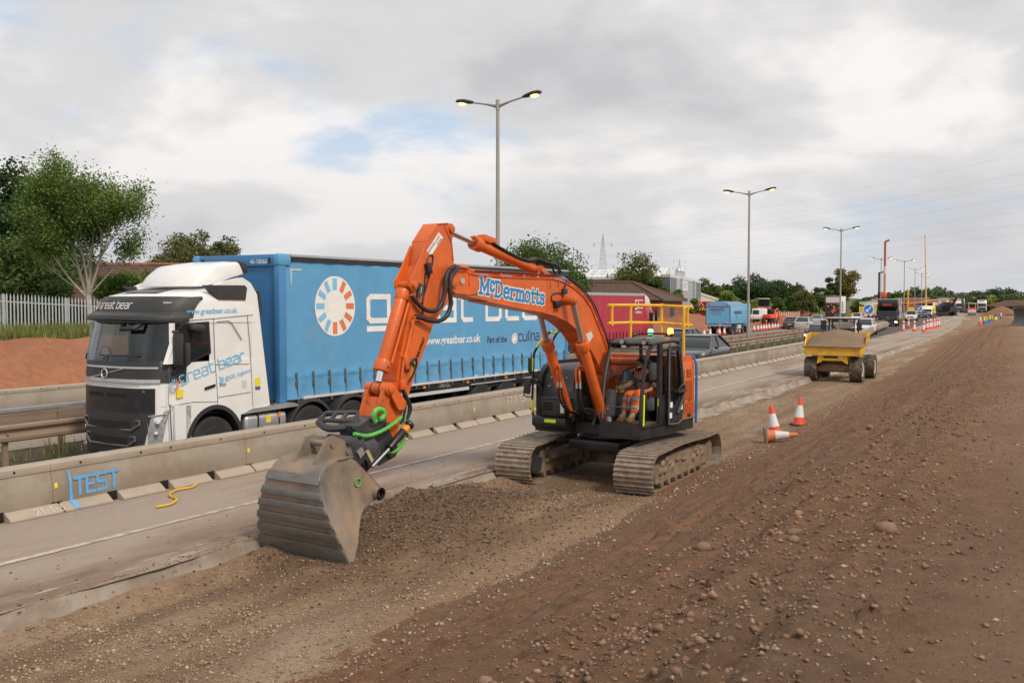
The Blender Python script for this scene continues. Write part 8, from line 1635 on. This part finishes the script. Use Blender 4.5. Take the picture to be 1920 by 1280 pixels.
T('bushy tree in front of the grey warehouse', 1192, 475, 122, 92, 'olive', 1, 11000, .16, .02, clumps=56); T('dark lower tree beside the warehouse corner', 1228, 505, 120, 50, 'mid', 1, 3500, .18, 0, clumps=18); T('left flank tree of the clump before the warehouse', 1160, 515, 124, 46, 'olive', 1, 3000, .18, 0, clumps=16)
T('young green tree at the corner of the grey-blue building', 1268, 538, 118, 34, 'ash', .8, 2200, .16, .1, clumps=14); T('small green tree before the cream shed', 1303, 552, 118, 26, 'ash', .8, 1400, .15, 0, clumps=10)
T('pale green tree behind the cream shed', 1328, 521, 185, 48, 'mid', 1, 3500, .26, .0, clumps=18); T('bright green bush right of the cream shed', 1364, 546, 140, 44, 'light', .8, 3000, .18, 0, clumps=18, name='shrub')
HG = 'trees in the dark clump behind the second lamp column'
for k, (px, yt, w_) in enumerate(((1375, 522, 60), (1392, 512, 72), (1425, 510, 84), (1452, 516, 66), (1474, 515, 60), (1486, 530, 50))): T(['leftmost tree of the dark clump behind the tipper', 'dark tree of the clump above the tipper cab', 'dark tree straight behind the second lamp column', 'dark tree of the clump right of the second lamp column', 'pointed dark tree near the right end of the clump', 'rightmost dark tree of the clump'][k], px, yt, 205+k*2, w_, 'dark', .8, 4500, .23, .0, HG, clumps=24)
for k, (px, yt, w_, pl_) in enumerate(((1398, 562, 40, 'light'), (1425, 556, 50, 'light'), (1455, 558, 46, 'mid'), (1480, 552, 44, 'mid'), (1503, 542, 46, 'olive'), (1520, 550, 40, 'mid'), (1536, 538, 42, 'mid'), (1556, 541, 36, 'mid'))): T(['yellowish bush in front of the dark clump, leftmost', 'yellowish bush above the maroon tractor', 'green bush right of the tractor', 'green bush behind the red soil heap', 'olive bush below the brick chimney', 'low green bush between the two height poles', 'rounded green bush right of the right height pole', 'rounded green bush left of the box lorry'][k], px, yt, 188+k, w_, pl_, .6, 2600, .19, 0, 'bushes in front of the dark trees', clumps=18, name='shrub')
T('tall lopsided tree with bare lower trunk behind the third lamp column', 1584, 497, 205, 46, 'autumn', .6, 5500, .24, .35, clumps=28); T('small dark tree leaning left of the tall lopsided tree', 1557, 517, 205, 30, 'dark', .6, 2200, .24, .35, clumps=14); T('rounded shrub right of the box lorry', 1606, 562, 210, 30, 'mid', .4, 1800, .24, 0, clumps=14, name='shrub'); T('green tree beyond the site cabins', 1632, 556, 260, 44, 'mid', .2, 2600, .3, 0, clumps=18); T('ivy-clad lower stem beside the tall lopsided tree', 1574, 530, 204, 30, 'mid', .6, 2600, .22, 0, clumps=14)
fh = [(1612, 562, 26), (1640, 555, 34), (1662, 548, 40), (1686, 542, 44), (1706, 545, 36), (1728, 538, 46), (1748, 534, 44), (1764, 536, 36), (1780, 543, 30), (1797, 544, 34), (1812, 546, 30), (1828, 540, 40), (1848, 542, 40), (1866, 540, 42), (1882, 538, 40), (1900, 543, 40), (1918, 546, 36), (1940, 545, 50), (1860, 553, 46), (1838, 556, 40), (1885, 556, 36), (1712, 556, 50), (1672, 560, 44), (1768, 553, 44), (1800, 556, 40), (1740, 556, 40)]
for k, (px, yt, w_) in enumerate(fh): T('tree of the far wooded rise beyond the works' if k not in (5, 6, 14, 18) else {5: 'highest tree of the far wooded rise, left of the crane mast', 6: 'highest tree of the far wooded rise, right of the crane mast', 14: 'dark rounded tree far behind the brown mound', 18: 'bright green tree behind the white and green tipper'}[k], px, yt, 330+(k*37) % 90 if k < 18 else 310, w_*1.15, 'light' if k == 18 else ('far' if k % 3 else 'mid'), -1 if k < 18 else -1, 1500, .55, 0, 'trees on the far wooded rise', clumps=16)
# far wood that reads as one mass behind them
N = 9000; pxs = 1600+420*rng.random(N); dd = 400+60*rng.random(N); zt = np.interp(pxs, [1600, 1660, 1750, 1800, 1900, 2020], [566, 552, 541, 548, 546, 548]); 
P3 = np.array([und3(a, b) for a, b in zip(pxs, dd)]); P3[:, 2] = CAMZ+(566-zt)/1866.7*dd*rng.random(N)-3*rng.random(N)
tag(leaves('far_wood', P3, .9, GREENS['far']), kind='stuff')
# low green on the left horizon between trees
N = 9000; pxs = -60+1560*rng.random(N); dd = 250+70*rng.random(N); P3 = np.array([und3(a, b) for a, b in zip(pxs, dd)]); P3[:, 2] = .6+3.2*rng.random(N)**1.5
tag(leaves('distant_hedges', P3, .55, GREENS['mid']), kind='stuff')
# grass and weeds
def blades(name, x, y, z, h, pal, lean=.35, wd=.012):
    N = len(x); a = rng.random(N)*6.283; l = lean*h*rng.random(N); b = np.stack([x, y, z], -1); s = np.stack([np.cos(a+1.57), np.sin(a+1.57), np.zeros(N)], -1)*wd*(.6+rng.random((N, 1)))
    tip = b+np.stack([np.cos(a)*l, np.sin(a)*l, h], -1); md_ = (b+tip)/2+np.stack([np.zeros(N), np.zeros(N), h*.12], -1)
    co = np.stack([b-s, b+s, md_+s*.7, md_-s*.7, tip], 1).reshape(-1, 3); i = np.arange(N)[:, None]*5; f = np.concatenate([i+[0, 1, 2], i+[0, 2, 3], i+[3, 2, 4]]); pal = np.array(pal)
    c = pal[rng.integers(0, len(pal), N)]*(.7+.6*rng.random((N, 1))); return tag(link(name, np_mesh(name, co, f, M['leaf'], np.repeat(c, 5, 0))), kind='stuff')
GP = [(.15, .21, .04), (.21, .25, .06), (.28, .25, .10), (.11, .17, .035), (.34, .28, .13)]
N = 42000; y = 17+22*rng.random(N); u = 4.4+5.5*rng.random(N)**1.2; x = -26.9-5.5*sm(y, 30, 70)+off(y)-u; k_ = rng.random(N) < .55+.9*fbm(x, y, .8, 81)+.5*(u > 6); x, y = x[k_], y[k_]
blades('long_grass', x, y, zfar(x, y)-.03, .12+.36*rng.random(len(x))**1.7, GP, .6, .013)
N = 9000; y = 10+85*rng.random(N)**1.6; x = -17.9+rng.normal(0, .42, N)+off(y); k_ = rng.random(N) < .15+1.1*fbm(x*2, y, .7, 83)+.25; x, y = x[k_], y[k_]
blades('reserve_weeds', x, y, zroad(x, y)+.02, .10+.35*rng.random(len(x))**2, GP, .8, .012)
N = 1100; y = 6+40*rng.random(N)**1.4; x = toe(y)+.3+6*rng.random(N); k_ = fbm(x, y, .5, 85) > .38; x, y = x[k_], y[k_]
blades('sprouting_weeds', x, y, zemb(x, y), .03+.06*rng.random(len(x)), [(.10, .16, .03), (.14, .2, .05)], .7, .006)
# ---------------------------------------------------------------- palisade fence
fx, fy0, fy1 = -35.7, 13.0, 29.5
pf = thing('palisade_fence', 'galvanised steel palisade fence above the red bank', 'fence', (fx, fy0, 0))
pale = MB().prism([(-.035, 0), (.035, 0), (.035, 1.95), (.014, 2.05), (0, 1.98), (-.014, 2.05), (-.035, 1.95)], 'x', -.012, .012)
pale_me = MB().loft([[(.0, -.034, z), (.018, -.012, z), (.018, .012, z), (0, .034, z), (-.004, .0, z)] for z in (0, 1.92)]+[[(.0, -.006, 2.05), (.006, -.003, 2.05), (.006, .003, 2.05), (0, .006, 2.05), (0, 0, 2.05)]]).mesh('pale', M['galv'])
def zf_(y): return float(np.interp(y, [13, 18, 23, 29.5], [1.62, 1.58, 1.38, 1.05]))
k = 0; y = fy0
while y < fy1:
    o = link('pale', pale_me, pf); o.location = (0, y-fy0, zf_(y)); y += .152
for q in np.arange(fy0, fy1, 2.75): MB().bx(-.12, -.02, q-fy0-.05, q-fy0+.05, zf_(q)-.3, zf_(q)+2.0).build('post', M['galv'], pf)
for dz_ in (.35, 1.72): MB().loft([[(-.04, q-fy0, zf_(q)+dz_-.025), (-.0, q-fy0, zf_(q)+dz_-.025), (0, q-fy0, zf_(q)+dz_+.025), (-.04, q-fy0, zf_(q)+dz_+.025)] for q in np.arange(fy0, fy1+.1, 1.0)]).build('rail', M['galv'], pf)
# ---------------------------------------------------------------- buildings
M['tiles'] = mat('brown_roof_tiles', (.15, .085, .062), .8, var=.3, scale=4, dirt=(.10, .065, .05), dsc=1.2, dth=(.45, .7), damt=.5); M['tiles2'] = mat('dark_brown_tiles', (.125, .072, .052), .85, var=.25, scale=3)
M['ridge'] = mat('red_ridge_tile', (.30, .10, .05), .8, var=.2); M['brick'] = mat('red_brick', (.30, .115, .075), .85, var=.2, scale=8, dirt=(.22, .09, .06), dsc=3); M['cladding'] = mat('grey_cladding', (.30, .315, .33), .45, var=.05); M['navyclad'] = mat('dark_blue_cladding', (.07, .09, .14), .45, var=.05); M['palecl'] = mat('pale_grey_cladding', (.46, .47, .48), .45, var=.05); M['whiteroof'] = mat('white_metal_roof', (.70, .70, .69), .45, var=.05); M['cream'] = mat('cream_cladding', (.60, .57, .47), .6, var=.06)
def slope(mb, a, b, c, d, n, t=.03):
    """stepped tile courses from eave a-b up to ridge d-c"""
    a, b, c, d = map(V, (a, b, c, d)); nr = (b-a).cross(d-a).normalized(); nr = nr if nr.z > 0 else -nr
    for k in range(n):
        f0, f1 = k/n, (k+1.12)/n; p = [a.lerp(d, f0)+nr*t, b.lerp(c, f0)+nr*t, b.lerp(c, min(f1, 1)), a.lerp(d, min(f1, 1))]
        mb.add(p+[p[0]-nr*t*1.4, p[1]-nr*t*1.4], [(0, 1, 2, 3), (0, 4, 5, 1)])
# left house: long brown tiled roof facing us
A0, A1 = V(und3(70, 60)), V(und3(420, 60)); dr_ = (A1-A0).normalized(); nf = V((dr_.y, -dr_.x, 0)); nf = nf if nf.dot(V((0, 0, 0))-A0) > 0 else -nf
hs2 = thing('brick_house', 'low brick house with a brown tiled roof behind the left trees', 'house', tuple(V((A0.x, A0.y, 1.2))))
def hl(u, v, z): p = dr_*u+nf*v; return (p.x, p.y, z-1.2)
Lh = (A1-A0).length; rm_ = MB(); slope(rm_, hl(0, 4.2, 3.0), hl(Lh, 4.2, 3.0), hl(Lh, 0, 5.25), hl(0, 0, 5.25), 20, .035); slope(rm_, hl(0, -4.2, 3.0), hl(Lh, -4.2, 3.0), hl(Lh, 0, 5.25), hl(0, 0, 5.25), 8, .035)
ro = rm_.build('roof', M['tiles'], hs2, fix=False, smooth=False); rt_me = MB().prism(arc((0, 0), .13, 0, 180, 6), 'x', -.2, .2).mesh('ridge_tile', M['ridge'])
for k in range(int(Lh/.42)): o = link('ridge_tile', rt_me, ro); p = hl(.2+k*.42, 0, 5.26); o.location = p; o.rotation_euler = (0, random.uniform(-.04, .04), math.atan2(dr_.y, dr_.x))
wl2 = MB(); wl2.add([hl(0, 3.8, .8), hl(Lh, 3.8, .8), hl(Lh, 3.8, 3.05), hl(0, 3.8, 3.05)], [(0, 1, 2, 3)]).add([hl(0, 3.8, .8), hl(0, -3.8, .8), hl(0, -3.8, 3.05), hl(0, 0, 5.2), hl(0, 3.8, 3.05)], [(0, 1, 2, 3, 4)]).build('wall', M['brick'], hs2, fix=False)
# brick bungalow with hipped roof, right of the boom
K, A = V(und3(1234, 104)), V(und3(1275, 112)); e1 = (A-K).normalized(); e2 = V((-e1.y, e1.x, 0)); e2 = e2 if e2.dot(V(und3(1100, 118))-K) > 0 else -e2
bw, blen = (A-K).length+.4, 24.0; K = K-e1*.2-e2*.2; zg_ = .6
bg2 = thing('brick_bungalow', 'brick office with a brown hipped roof behind the red lorry', 'house', (K.x, K.y, zg_))
def bl_(u, v, z): p = e1*u+e2*v; return (p.x, p.y, z-zg_)
ez, rz2 = 3.25, 5.15; o_ = .45; hd_ = bw/2
rf2 = MB(); c4_ = [bl_(-o_, -o_, ez), bl_(bw+o_, -o_, ez), bl_(bw+o_, blen+o_, ez), bl_(-o_, blen+o_, ez)]; r1_, r2_ = bl_(hd_, hd_*.95, rz2), bl_(hd_, blen-hd_, rz2)
slope(rf2, c4_[0], c4_[1], r1_, r1_, 22); slope(rf2, c4_[3], c4_[0], r1_, r2_, 22); slope(rf2, c4_[1], c4_[2], r2_, r1_, 10); slope(rf2, c4_[2], c4_[3], r2_, r2_, 10)
rfo = rf2.build('roof', M['tiles2'], bg2, fix=False, smooth=False)
MB().tube([V(c4_[0])+V((0, 0, .06)), V(r1_)+V((0, 0, .08))], .12, n=6).tube([V(c4_[1])+V((0, 0, .06)), V(r1_)+V((0, 0, .08))], .12, n=6).tube([V(r1_)+V((0, 0, .08)), V(r2_)+V((0, 0, .08))], .12, n=6).build('ridge', M['tiles'], rfo)
wl3 = MB().add([bl_(0, 0, zg_-.5), bl_(bw, 0, zg_-.5), bl_(bw, 0, ez), bl_(0, 0, ez), bl_(0, blen, zg_-.5), bl_(0, blen, ez), bl_(bw, blen, ez), bl_(bw, blen, zg_-.5)], [(0, 1, 2, 3), (4, 0, 3, 5), (1, 7, 6, 2)]).build('wall', M['brick'], bg2, fix=False)
MB().tube([bl_(-o_, -o_, ez-.08), bl_(bw+o_, -o_, ez-.08)], .09, n=6).tube([bl_(-o_, -o_, ez-.08), bl_(-o_, blen, ez-.08)], .09, n=6).build('gutter', M['black'], bg2)
for v0, v1, m_ in ((1.2, 3.0, 'carglass'), (4.2, 6.0, 'carglass'), (7.4, 9.2, 'carglass')): w3 = MB().add([bl_(-.04, v0, 1.3), bl_(-.04, v1, 1.3), bl_(-.04, v1, ez-.35), bl_(-.04, v0, ez-.35)], [(0, 1, 2, 3)]).build('window', M[m_], bg2, fix=False); MB().tube([bl_(-.06, v0, 1.3), bl_(-.06, v1, 1.3), bl_(-.06, v1, ez-.35), bl_(-.06, v0, ez-.35), bl_(-.06, v0, 1.3)], .05, n=4).build('frame', M['whitepl'], w3)
MB().add([bl_(bw*.45, -.04, zg_), bl_(bw*.62, -.04, zg_), bl_(bw*.62, -.04, ez-.3), bl_(bw*.45, -.04, ez-.3)], [(0, 1, 2, 3)]).build('door', mat('dark_green_door', (.02, .06, .05), .5), bg2, fix=False)
# warehouse and its office block
def blockb(name, label, cat, pts, z0, zt, m, ribs=0, roof=None, rise=0.0):
    """upright walls on a ground polygon with a parapet roof; ribs: spacing of the sheet ribs"""
    c = sum((V(p) for p in pts), V())/len(pts); t = thing(name, label, cat, (c.x, c.y, z0)); P2 = [V((p[0]-c.x, p[1]-c.y, 0)) for p in pts]; n = len(P2); w_ = MB(); ztl = zt if isinstance(zt, (list, tuple)) else [zt]*n
    w_.add([(p.x, p.y, -1) for p in P2]+[(p.x, p.y, z-z0) for p, z in zip(P2, ztl)], [(k, (k+1) % n, n+(k+1) % n, n+k) for k in range(n)]); w_.build('wall', M[m], t, fix=False, smooth=False)
    rf_ = MB().add([(p.x*1.02, p.y*1.02, z-z0+.02) for p, z in zip(P2, ztl)]+[(p.x*1.02, p.y*1.02, z-z0-.35) for p, z in zip(P2, ztl)]+[(0, 0, sum(ztl)/n-z0+rise)], [(k, (k+1) % n, 2*n) for k in range(n)]+[(k, (k+1) % n, n+(k+1) % n, n+k) for k in range(n)]).build('roof', M[roof or 'whiteroof'], t, fix=False, smooth=False); return t, P2, c
q = [und3(1030, 150), und3(1246, 138), und3(1262, 175), und3(1060, 190)]
t, P2, c = blockb('warehouse', 'grey warehouse with a white metal roof behind the trees', 'building', q, .8, 6.6, 'cladding')
a, b, c3, d3 = [V((p.x, p.y, 6.6-.8+.03)) for p in P2]; up1 = V((0, 0, 1.75)); m1, m2 = a.lerp(d3, .5)+up1, b.lerp(c3, .5)+up1
rs = MB()
for k in range(26): rs.add([a.lerp(b, k/26), a.lerp(b, (k+1)/26-.002), m1.lerp(m2, (k+1)/26-.002), m1.lerp(m2, k/26)], [(0, 1, 2, 3)])
rs.add([a, m1, d3], [(0, 1, 2)]).add([b, m2, c3], [(0, 1, 2)]).add([m1, m2, c3, d3], [(0, 1, 2, 3)]); rs2 = rs.build('pitched_roof', M['whiteroof'], t, fix=False, smooth=False)
for u in np.arange(.08, .95, .09):
    for v in (.35, .68): s_ = [a.lerp(b, u+dx).lerp(m1.lerp(m2, u+dx), v+dv2)+V((0, 0, .06)) for dx, dv2 in ((0, 0), (.035, 0), (.035, .16), (0, .16))]; MB().add(s_, [(0, 1, 2, 3)]).build('roof_light', M['offwhite'], rs2, fix=False)
for k in range(9): MB().add([a+V((0, 0, -.4-k*.5)), b+V((0, 0, -.4-k*.5)), b+V((0, 0, -.46-k*.5)), a+V((0, 0, -.46-k*.5))], [(0, 1, 2, 3)]).xf(Matrix.Translation(((a+b)/2-(d3+c3)/2).normalized()*.04)).build('cladding_joint', M['navyclad'], t, fix=False)
q = [und3(1240, 131), und3(1256.5, 124), und3(1314, 148), und3(1296, 160)]
t, P2, c = blockb('office_block', 'grey-blue clad office block end with two silver flues on its roof', 'building', q, .8, [6.65, 6.45, 6.15, 6.3], 'palecl')
e_ = (P2[2]-P2[1]); en = V((e_.y, -e_.x, 0)).normalized(); en = en if en.dot(-c) > 0 else -en
def wpan(name, u0, u1, z0, z1, m, dpt=.05):
    p0, p1 = P2[1].lerp(P2[2], u0), P2[1].lerp(P2[2], u1); MB().add([p0+en*dpt+V((0, 0, z0)), p1+en*dpt+V((0, 0, z0)), p1+en*dpt+V((0, 0, z1)), p0+en*dpt+V((0, 0, z1)), p0+V((0, 0, z0)), p1+V((0, 0, z0)), p1+V((0, 0, z1)), p0+V((0, 0, z1))], [(0, 1, 2, 3), (0, 4, 5, 1), (1, 5, 6, 2), (2, 6, 7, 3), (3, 7, 4, 0)]).build(name, M[m], t, fix=False, smooth=False)
wpan('glazed_bay', .02, .17, .3, 5.3, 'navyclad'); wpan('glazed_bay', .83, .985, .3, 5.0, 'navyclad'); wpan('pilaster', .30, .33, 0, 5.4, 'cladding', .12); wpan('pilaster', .70, .75, 0, 5.2, 'cladding', .12); wpan('sign_panel', .345, .50, 3.7, 5.0, 'whitepl', .10)
for k in range(3): wpan('sign_print', .36, .36+.12-.02*k, 4.6-k*.28, 4.75-k*.28, 'bluep', .11)
for k in range(5): wpan('glazing_bar', .03+k*.03, .036+k*.03, .3, 5.3, 'palecl', .07); wpan('glazing_bar', .84+k*.03, .846+k*.03, .3, 5.0, 'palecl', .07)
for k in range(9): wpan('cladding_joint', .34, .69, .5+k*.55, .53+k*.55, 'cladding', .02)
for u in (.35, .45): p = P2[1].lerp(P2[2], u)+(P2[3]-P2[2])*.4; MB().cyl(p+V((0, 0, 5)), p+V((0, 0, 6.5)), .42, n=12).cyl(p+V((0, 0, 6.5)), p+V((0, 0, 6.9)), .55, .3, n=12).build('flue', M['galv'], t)
MB().add([P2[0]+V((0, 0, -1)), P2[1]+V((0, 0, -1)), P2[1]+V((0, 0, 5.6)), P2[0]+V((0, 0, 5.75))], [(0, 1, 2, 3)]).xf(Matrix.Translation((-(P2[3]-P2[0]).normalized())*.05)).build('dark_flank', M['navyclad'], t, fix=False)
q = [und3(1308, 150), und3(1354, 158), und3(1346, 178), und3(1300, 170)]; blockb('shed', 'low cream shed with a sloping roof right of the office block', 'building', q, .5, [4.6, 3.35, 3.3, 4.5], 'cream', roof='cream')
q = [und3(1490, 215), und3(1528, 222), und3(1526, 232), und3(1488, 226)]; t, P2, c = blockb('chimney_house', 'distant house with a brick chimney above the hedges', 'house', q, 0, [5.6, 5.0, 5.0, 5.6], 'brick', roof='ridge'); p = P2[0].lerp(P2[1], .18); MB().bx(p.x-.9, p.x+.9, p.y-.6, p.y+.6, 4.5, 6.5).bx(p.x-1.1, p.x+1.1, p.y-.8, p.y+.8, 6.3, 6.55).cyl((p.x-.3, p.y, 6.5), (p.x-.3, p.y, 7.3), .25).build('chimney', M['brick'], t)
def farhouse(label, px0, px1, yr, ye, d, m, z0=-.3):
    A, B = V(und3(px0, d)), V(und3(px1, d*1.04)); k_ = d/1866.7; zr_, ze = CAMZ+(566-yr)*k_, CAMZ+(566-ye)*k_; t = thing('house', label, 'house', (A.x, A.y, z0)); u = (B-A); nv = V((u.y, -u.x, 0)).normalized(); nv = nv if nv.dot(-A) > 0 else -nv; w_ = 5.0
    def q_(f, v, z): p = u*f+nv*v; return (p.x, p.y, z-z0)
    r = MB(); slope(r, q_(0, w_, ze), q_(1, w_, ze), q_(.88, 0, zr_), q_(.12, 0, zr_), 14, .05); slope(r, q_(0, -w_, ze), q_(1, -w_, ze), q_(.88, 0, zr_), q_(.12, 0, zr_), 4, .05); r.add([q_(0, w_, ze), q_(0, -w_, ze), q_(.12, 0, zr_), q_(1, w_, ze), q_(1, -w_, ze), q_(.88, 0, zr_)], [(0, 1, 2), (3, 4, 5)]); r.build('roof', M[m], t, fix=False, smooth=False)
    MB().add([q_(.02, w_-.4, z0-2), q_(.98, w_-.4, z0-2), q_(.98, w_-.4, ze), q_(.02, w_-.4, ze)], [(0, 1, 2, 3)]).build('wall', M['brick'], t, fix=False)
farhouse('distant house with a red roof right of the crane mast', 1738, 1772, 560.5, 569, 290, 'ridge'); farhouse('distant house with a grey roof beside the red roof', 1762, 1785, 561, 570, 300, 'cladding'); farhouse('dark roofed house behind the brown mound at the right edge', 1880, 1945, 562.5, 574, 225, 'tiles2')
# orange mesh fence and posts before the hedges, green mesh fence by the bungalow
mf = thing('mesh_fence', 'orange and white mesh fence in front of the bushes', 'fence', unz(1452, 598, .3)); q0 = V(unz(1452, 598, .3)); q1 = V(unz(1500, 595, .3))
for k in range(24): p = q0.lerp(q1, k/23)-q0; MB().cyl(p, p+V((0, 0, 1.1)), .06, n=6).build('post', M['cone'] if k % 2 else M['conew'], mf)
MB().add([(0, 0, .15), tuple((q1-q0)+V((0, 0, .15))), tuple((q1-q0)+V((0, 0, .85))), (0, 0, .85)], [(0, 1, 2, 3)]).build('mesh', mat('orange_mesh', (.45, .24, .13), .8, var=.3), mf, fix=False)
for k, px in enumerate((1229, 1239, 1248, 1256)): p = unz(px, 604, .3); tag(MB().cyl(p, V(p)+V((0, 0, 1.5)), .16, n=10).build('bollard', M['galv']), 'grey post standing in the red soil below the brick office', 'bollard', 'grey posts in the red soil')
tk2 = thing('water_tank', 'small blue tank on the red soil right of the brick office', 'tank', unz(1262, 603, .4)); MB().bx(-.6, .6, -.5, .5, 0, 1.0).build('tank_body', M['mcblue'], tk2, bevel=.12); MB().cyl((0, 0, 1.0), (0, 0, 1.12), .2).build('lid', M['black'], tk2)
gf = thing('green_fence', 'dark green mesh fence between the office and the grab lorry', 'fence', unz(1272, 590, .5)); q0 = V(unz(1272, 590, .5)); q1 = V(unz(1330, 590, .5)); M['dkgreen'] = mat('dark_green_steel', (.012, .035, .026), .5)
for k in range(15): p = (q0.lerp(q1, k/14)-q0); MB().bx(p.x-.05, p.x+.05, p.y-.05, p.y+.05, 0, 2.6).build('post', M['dkgreen'], gf)
for z in np.arange(.2, 2.6, .3): MB().tube([(0, 0, z), tuple(q1-q0+V((0, 0, z)))], .03, n=4).build('wire', M['dkgreen'], gf)
# ---------------------------------------------------------------- pylons and power lines
M['pylon'] = mat('weathered_pylon_steel', (.24, .245, .25), .6, var=.1)
def pylon(label, px, ytop, d, arms, ybase=575):
    x, y, _ = und3(px, d); mp = d/1866.7; zt = CAMZ+(566-ytop)*mp; z0 = -1.0; t = thing('pylon', label, 'pylon', (x, y, z0)); b = MB(); H = zt-z0; hw = lambda z: float(np.interp(z, [0, H*.55, H*.82, H], [H*.085, H*.036, H*.020, .05])); r = .0012*H
    lv = np.concatenate([np.linspace(0, H*.55, 6), np.linspace(H*.62, H*.96, 7), [H]])
    for s in ((1, 1), (1, -1), (-1, -1), (-1, 1)): b.tube([(s[0]*hw(z), s[1]*hw(z), z) for z in lv], r, n=4)
    for z0_, z1_ in zip(lv[:-1], lv[1:]):
        c0 = [(a*hw(z0_), e*hw(z0_), z0_) for a, e in ((1, 1), (1, -1), (-1, -1), (-1, 1))]; c1 = [(a*hw(z1_), e*hw(z1_), z1_) for a, e in ((1, 1), (1, -1), (-1, -1), (-1, 1))]
        for k in range(4): b.tube([c0[k], c1[(k+1) % 4]], r*.6, n=3).tube([c0[(k+1) % 4], c1[k]], r*.6, n=3).tube([c0[k], c0[(k+1) % 4]], r*.6, n=3)
    b.build('lattice', M['pylon'], t, fix=False); ends = []
    for py, w_ in arms:
        z = CAMZ+(566-py)*mp-z0; hw_ = w_*mp
        for s in (-1, 1):
            e = rtv*s*hw_+V((0, 0, z)); a = MB().tube([tuple(rtv*s*hw(z)+V((0, 0, z))), tuple(e)], r*.9, n=4).tube([tuple(rtv*s*hw(z+H*.05)+V((0, 0, z+H*.05))), tuple(e)], r*.6, n=4); a.build('cross_arm', M['pylon'], t, fix=False)
            MB().cyl(e, e+V((0, 0, -.045*H)), r*1.7, n=6).cyl(e, e+rtv*s*-.01*H+V((0, 0, -.03*H)), r*2, n=6).build('insulator', M['black'], t); ends.append(V((x, y, z0))+e+V((0, 0, -.045*H)))
    return t, ends, V((x, y, zt))
_, en1, tp1 = pylon('lattice pylon above the warehouse roof', 1130, 440, 480, ((457, 17), (479, 27), (497.5, 21))); _, en2, tp2 = pylon('more distant lattice pylon above the office block', 1273.5, 486, 760, ((489, 11), (501, 12.5), (512, 10)))
def cable(p, yr, k): 
    d = 235.; pxp, pyp = proj(p); px2 = 2150.; py2 = pyp+(yr-pyp)*(px2-pxp)/(1920-pxp); q = cam.rotation_euler.to_matrix() @ V(((px2-960)/1866.7, -(py2-640)/1866.7, -1)); e = V((q.x*d, q.y*d, CAMZ+q.z*d)); n = 24
    pts = [p.lerp(e, i/n)+V((0, 0, -2.2*4*(i/n)*(1-i/n))) for i in range(n+1)]; tag(MB().tube(pts, .014, n=4).build('power_line', M['pylon']), k, 'power line')
def proj(p):
    v = cam.rotation_euler.to_matrix().transposed() @ (V(p)-V((0, 0, CAMZ))); return 960+1866.7*v.x/-v.z, 640-1866.7*v.y/-v.z
for p, yr, k in ((tp1, 281, 'thin top power line rising to the right from the nearer pylon'), (en1[0], 318, 'second power line from the top'), (en1[1], 338, 'third power line from the top'), (en1[2], 361, 'fourth power line from the top, in the middle of the seven'), (en1[3], 388, 'third power line from the bottom'), (en1[4], 413, 'second power line from the bottom'), (en1[5], 430, 'lowest power line, crossing low above the far lamp columns')): cable(p, yr, k)
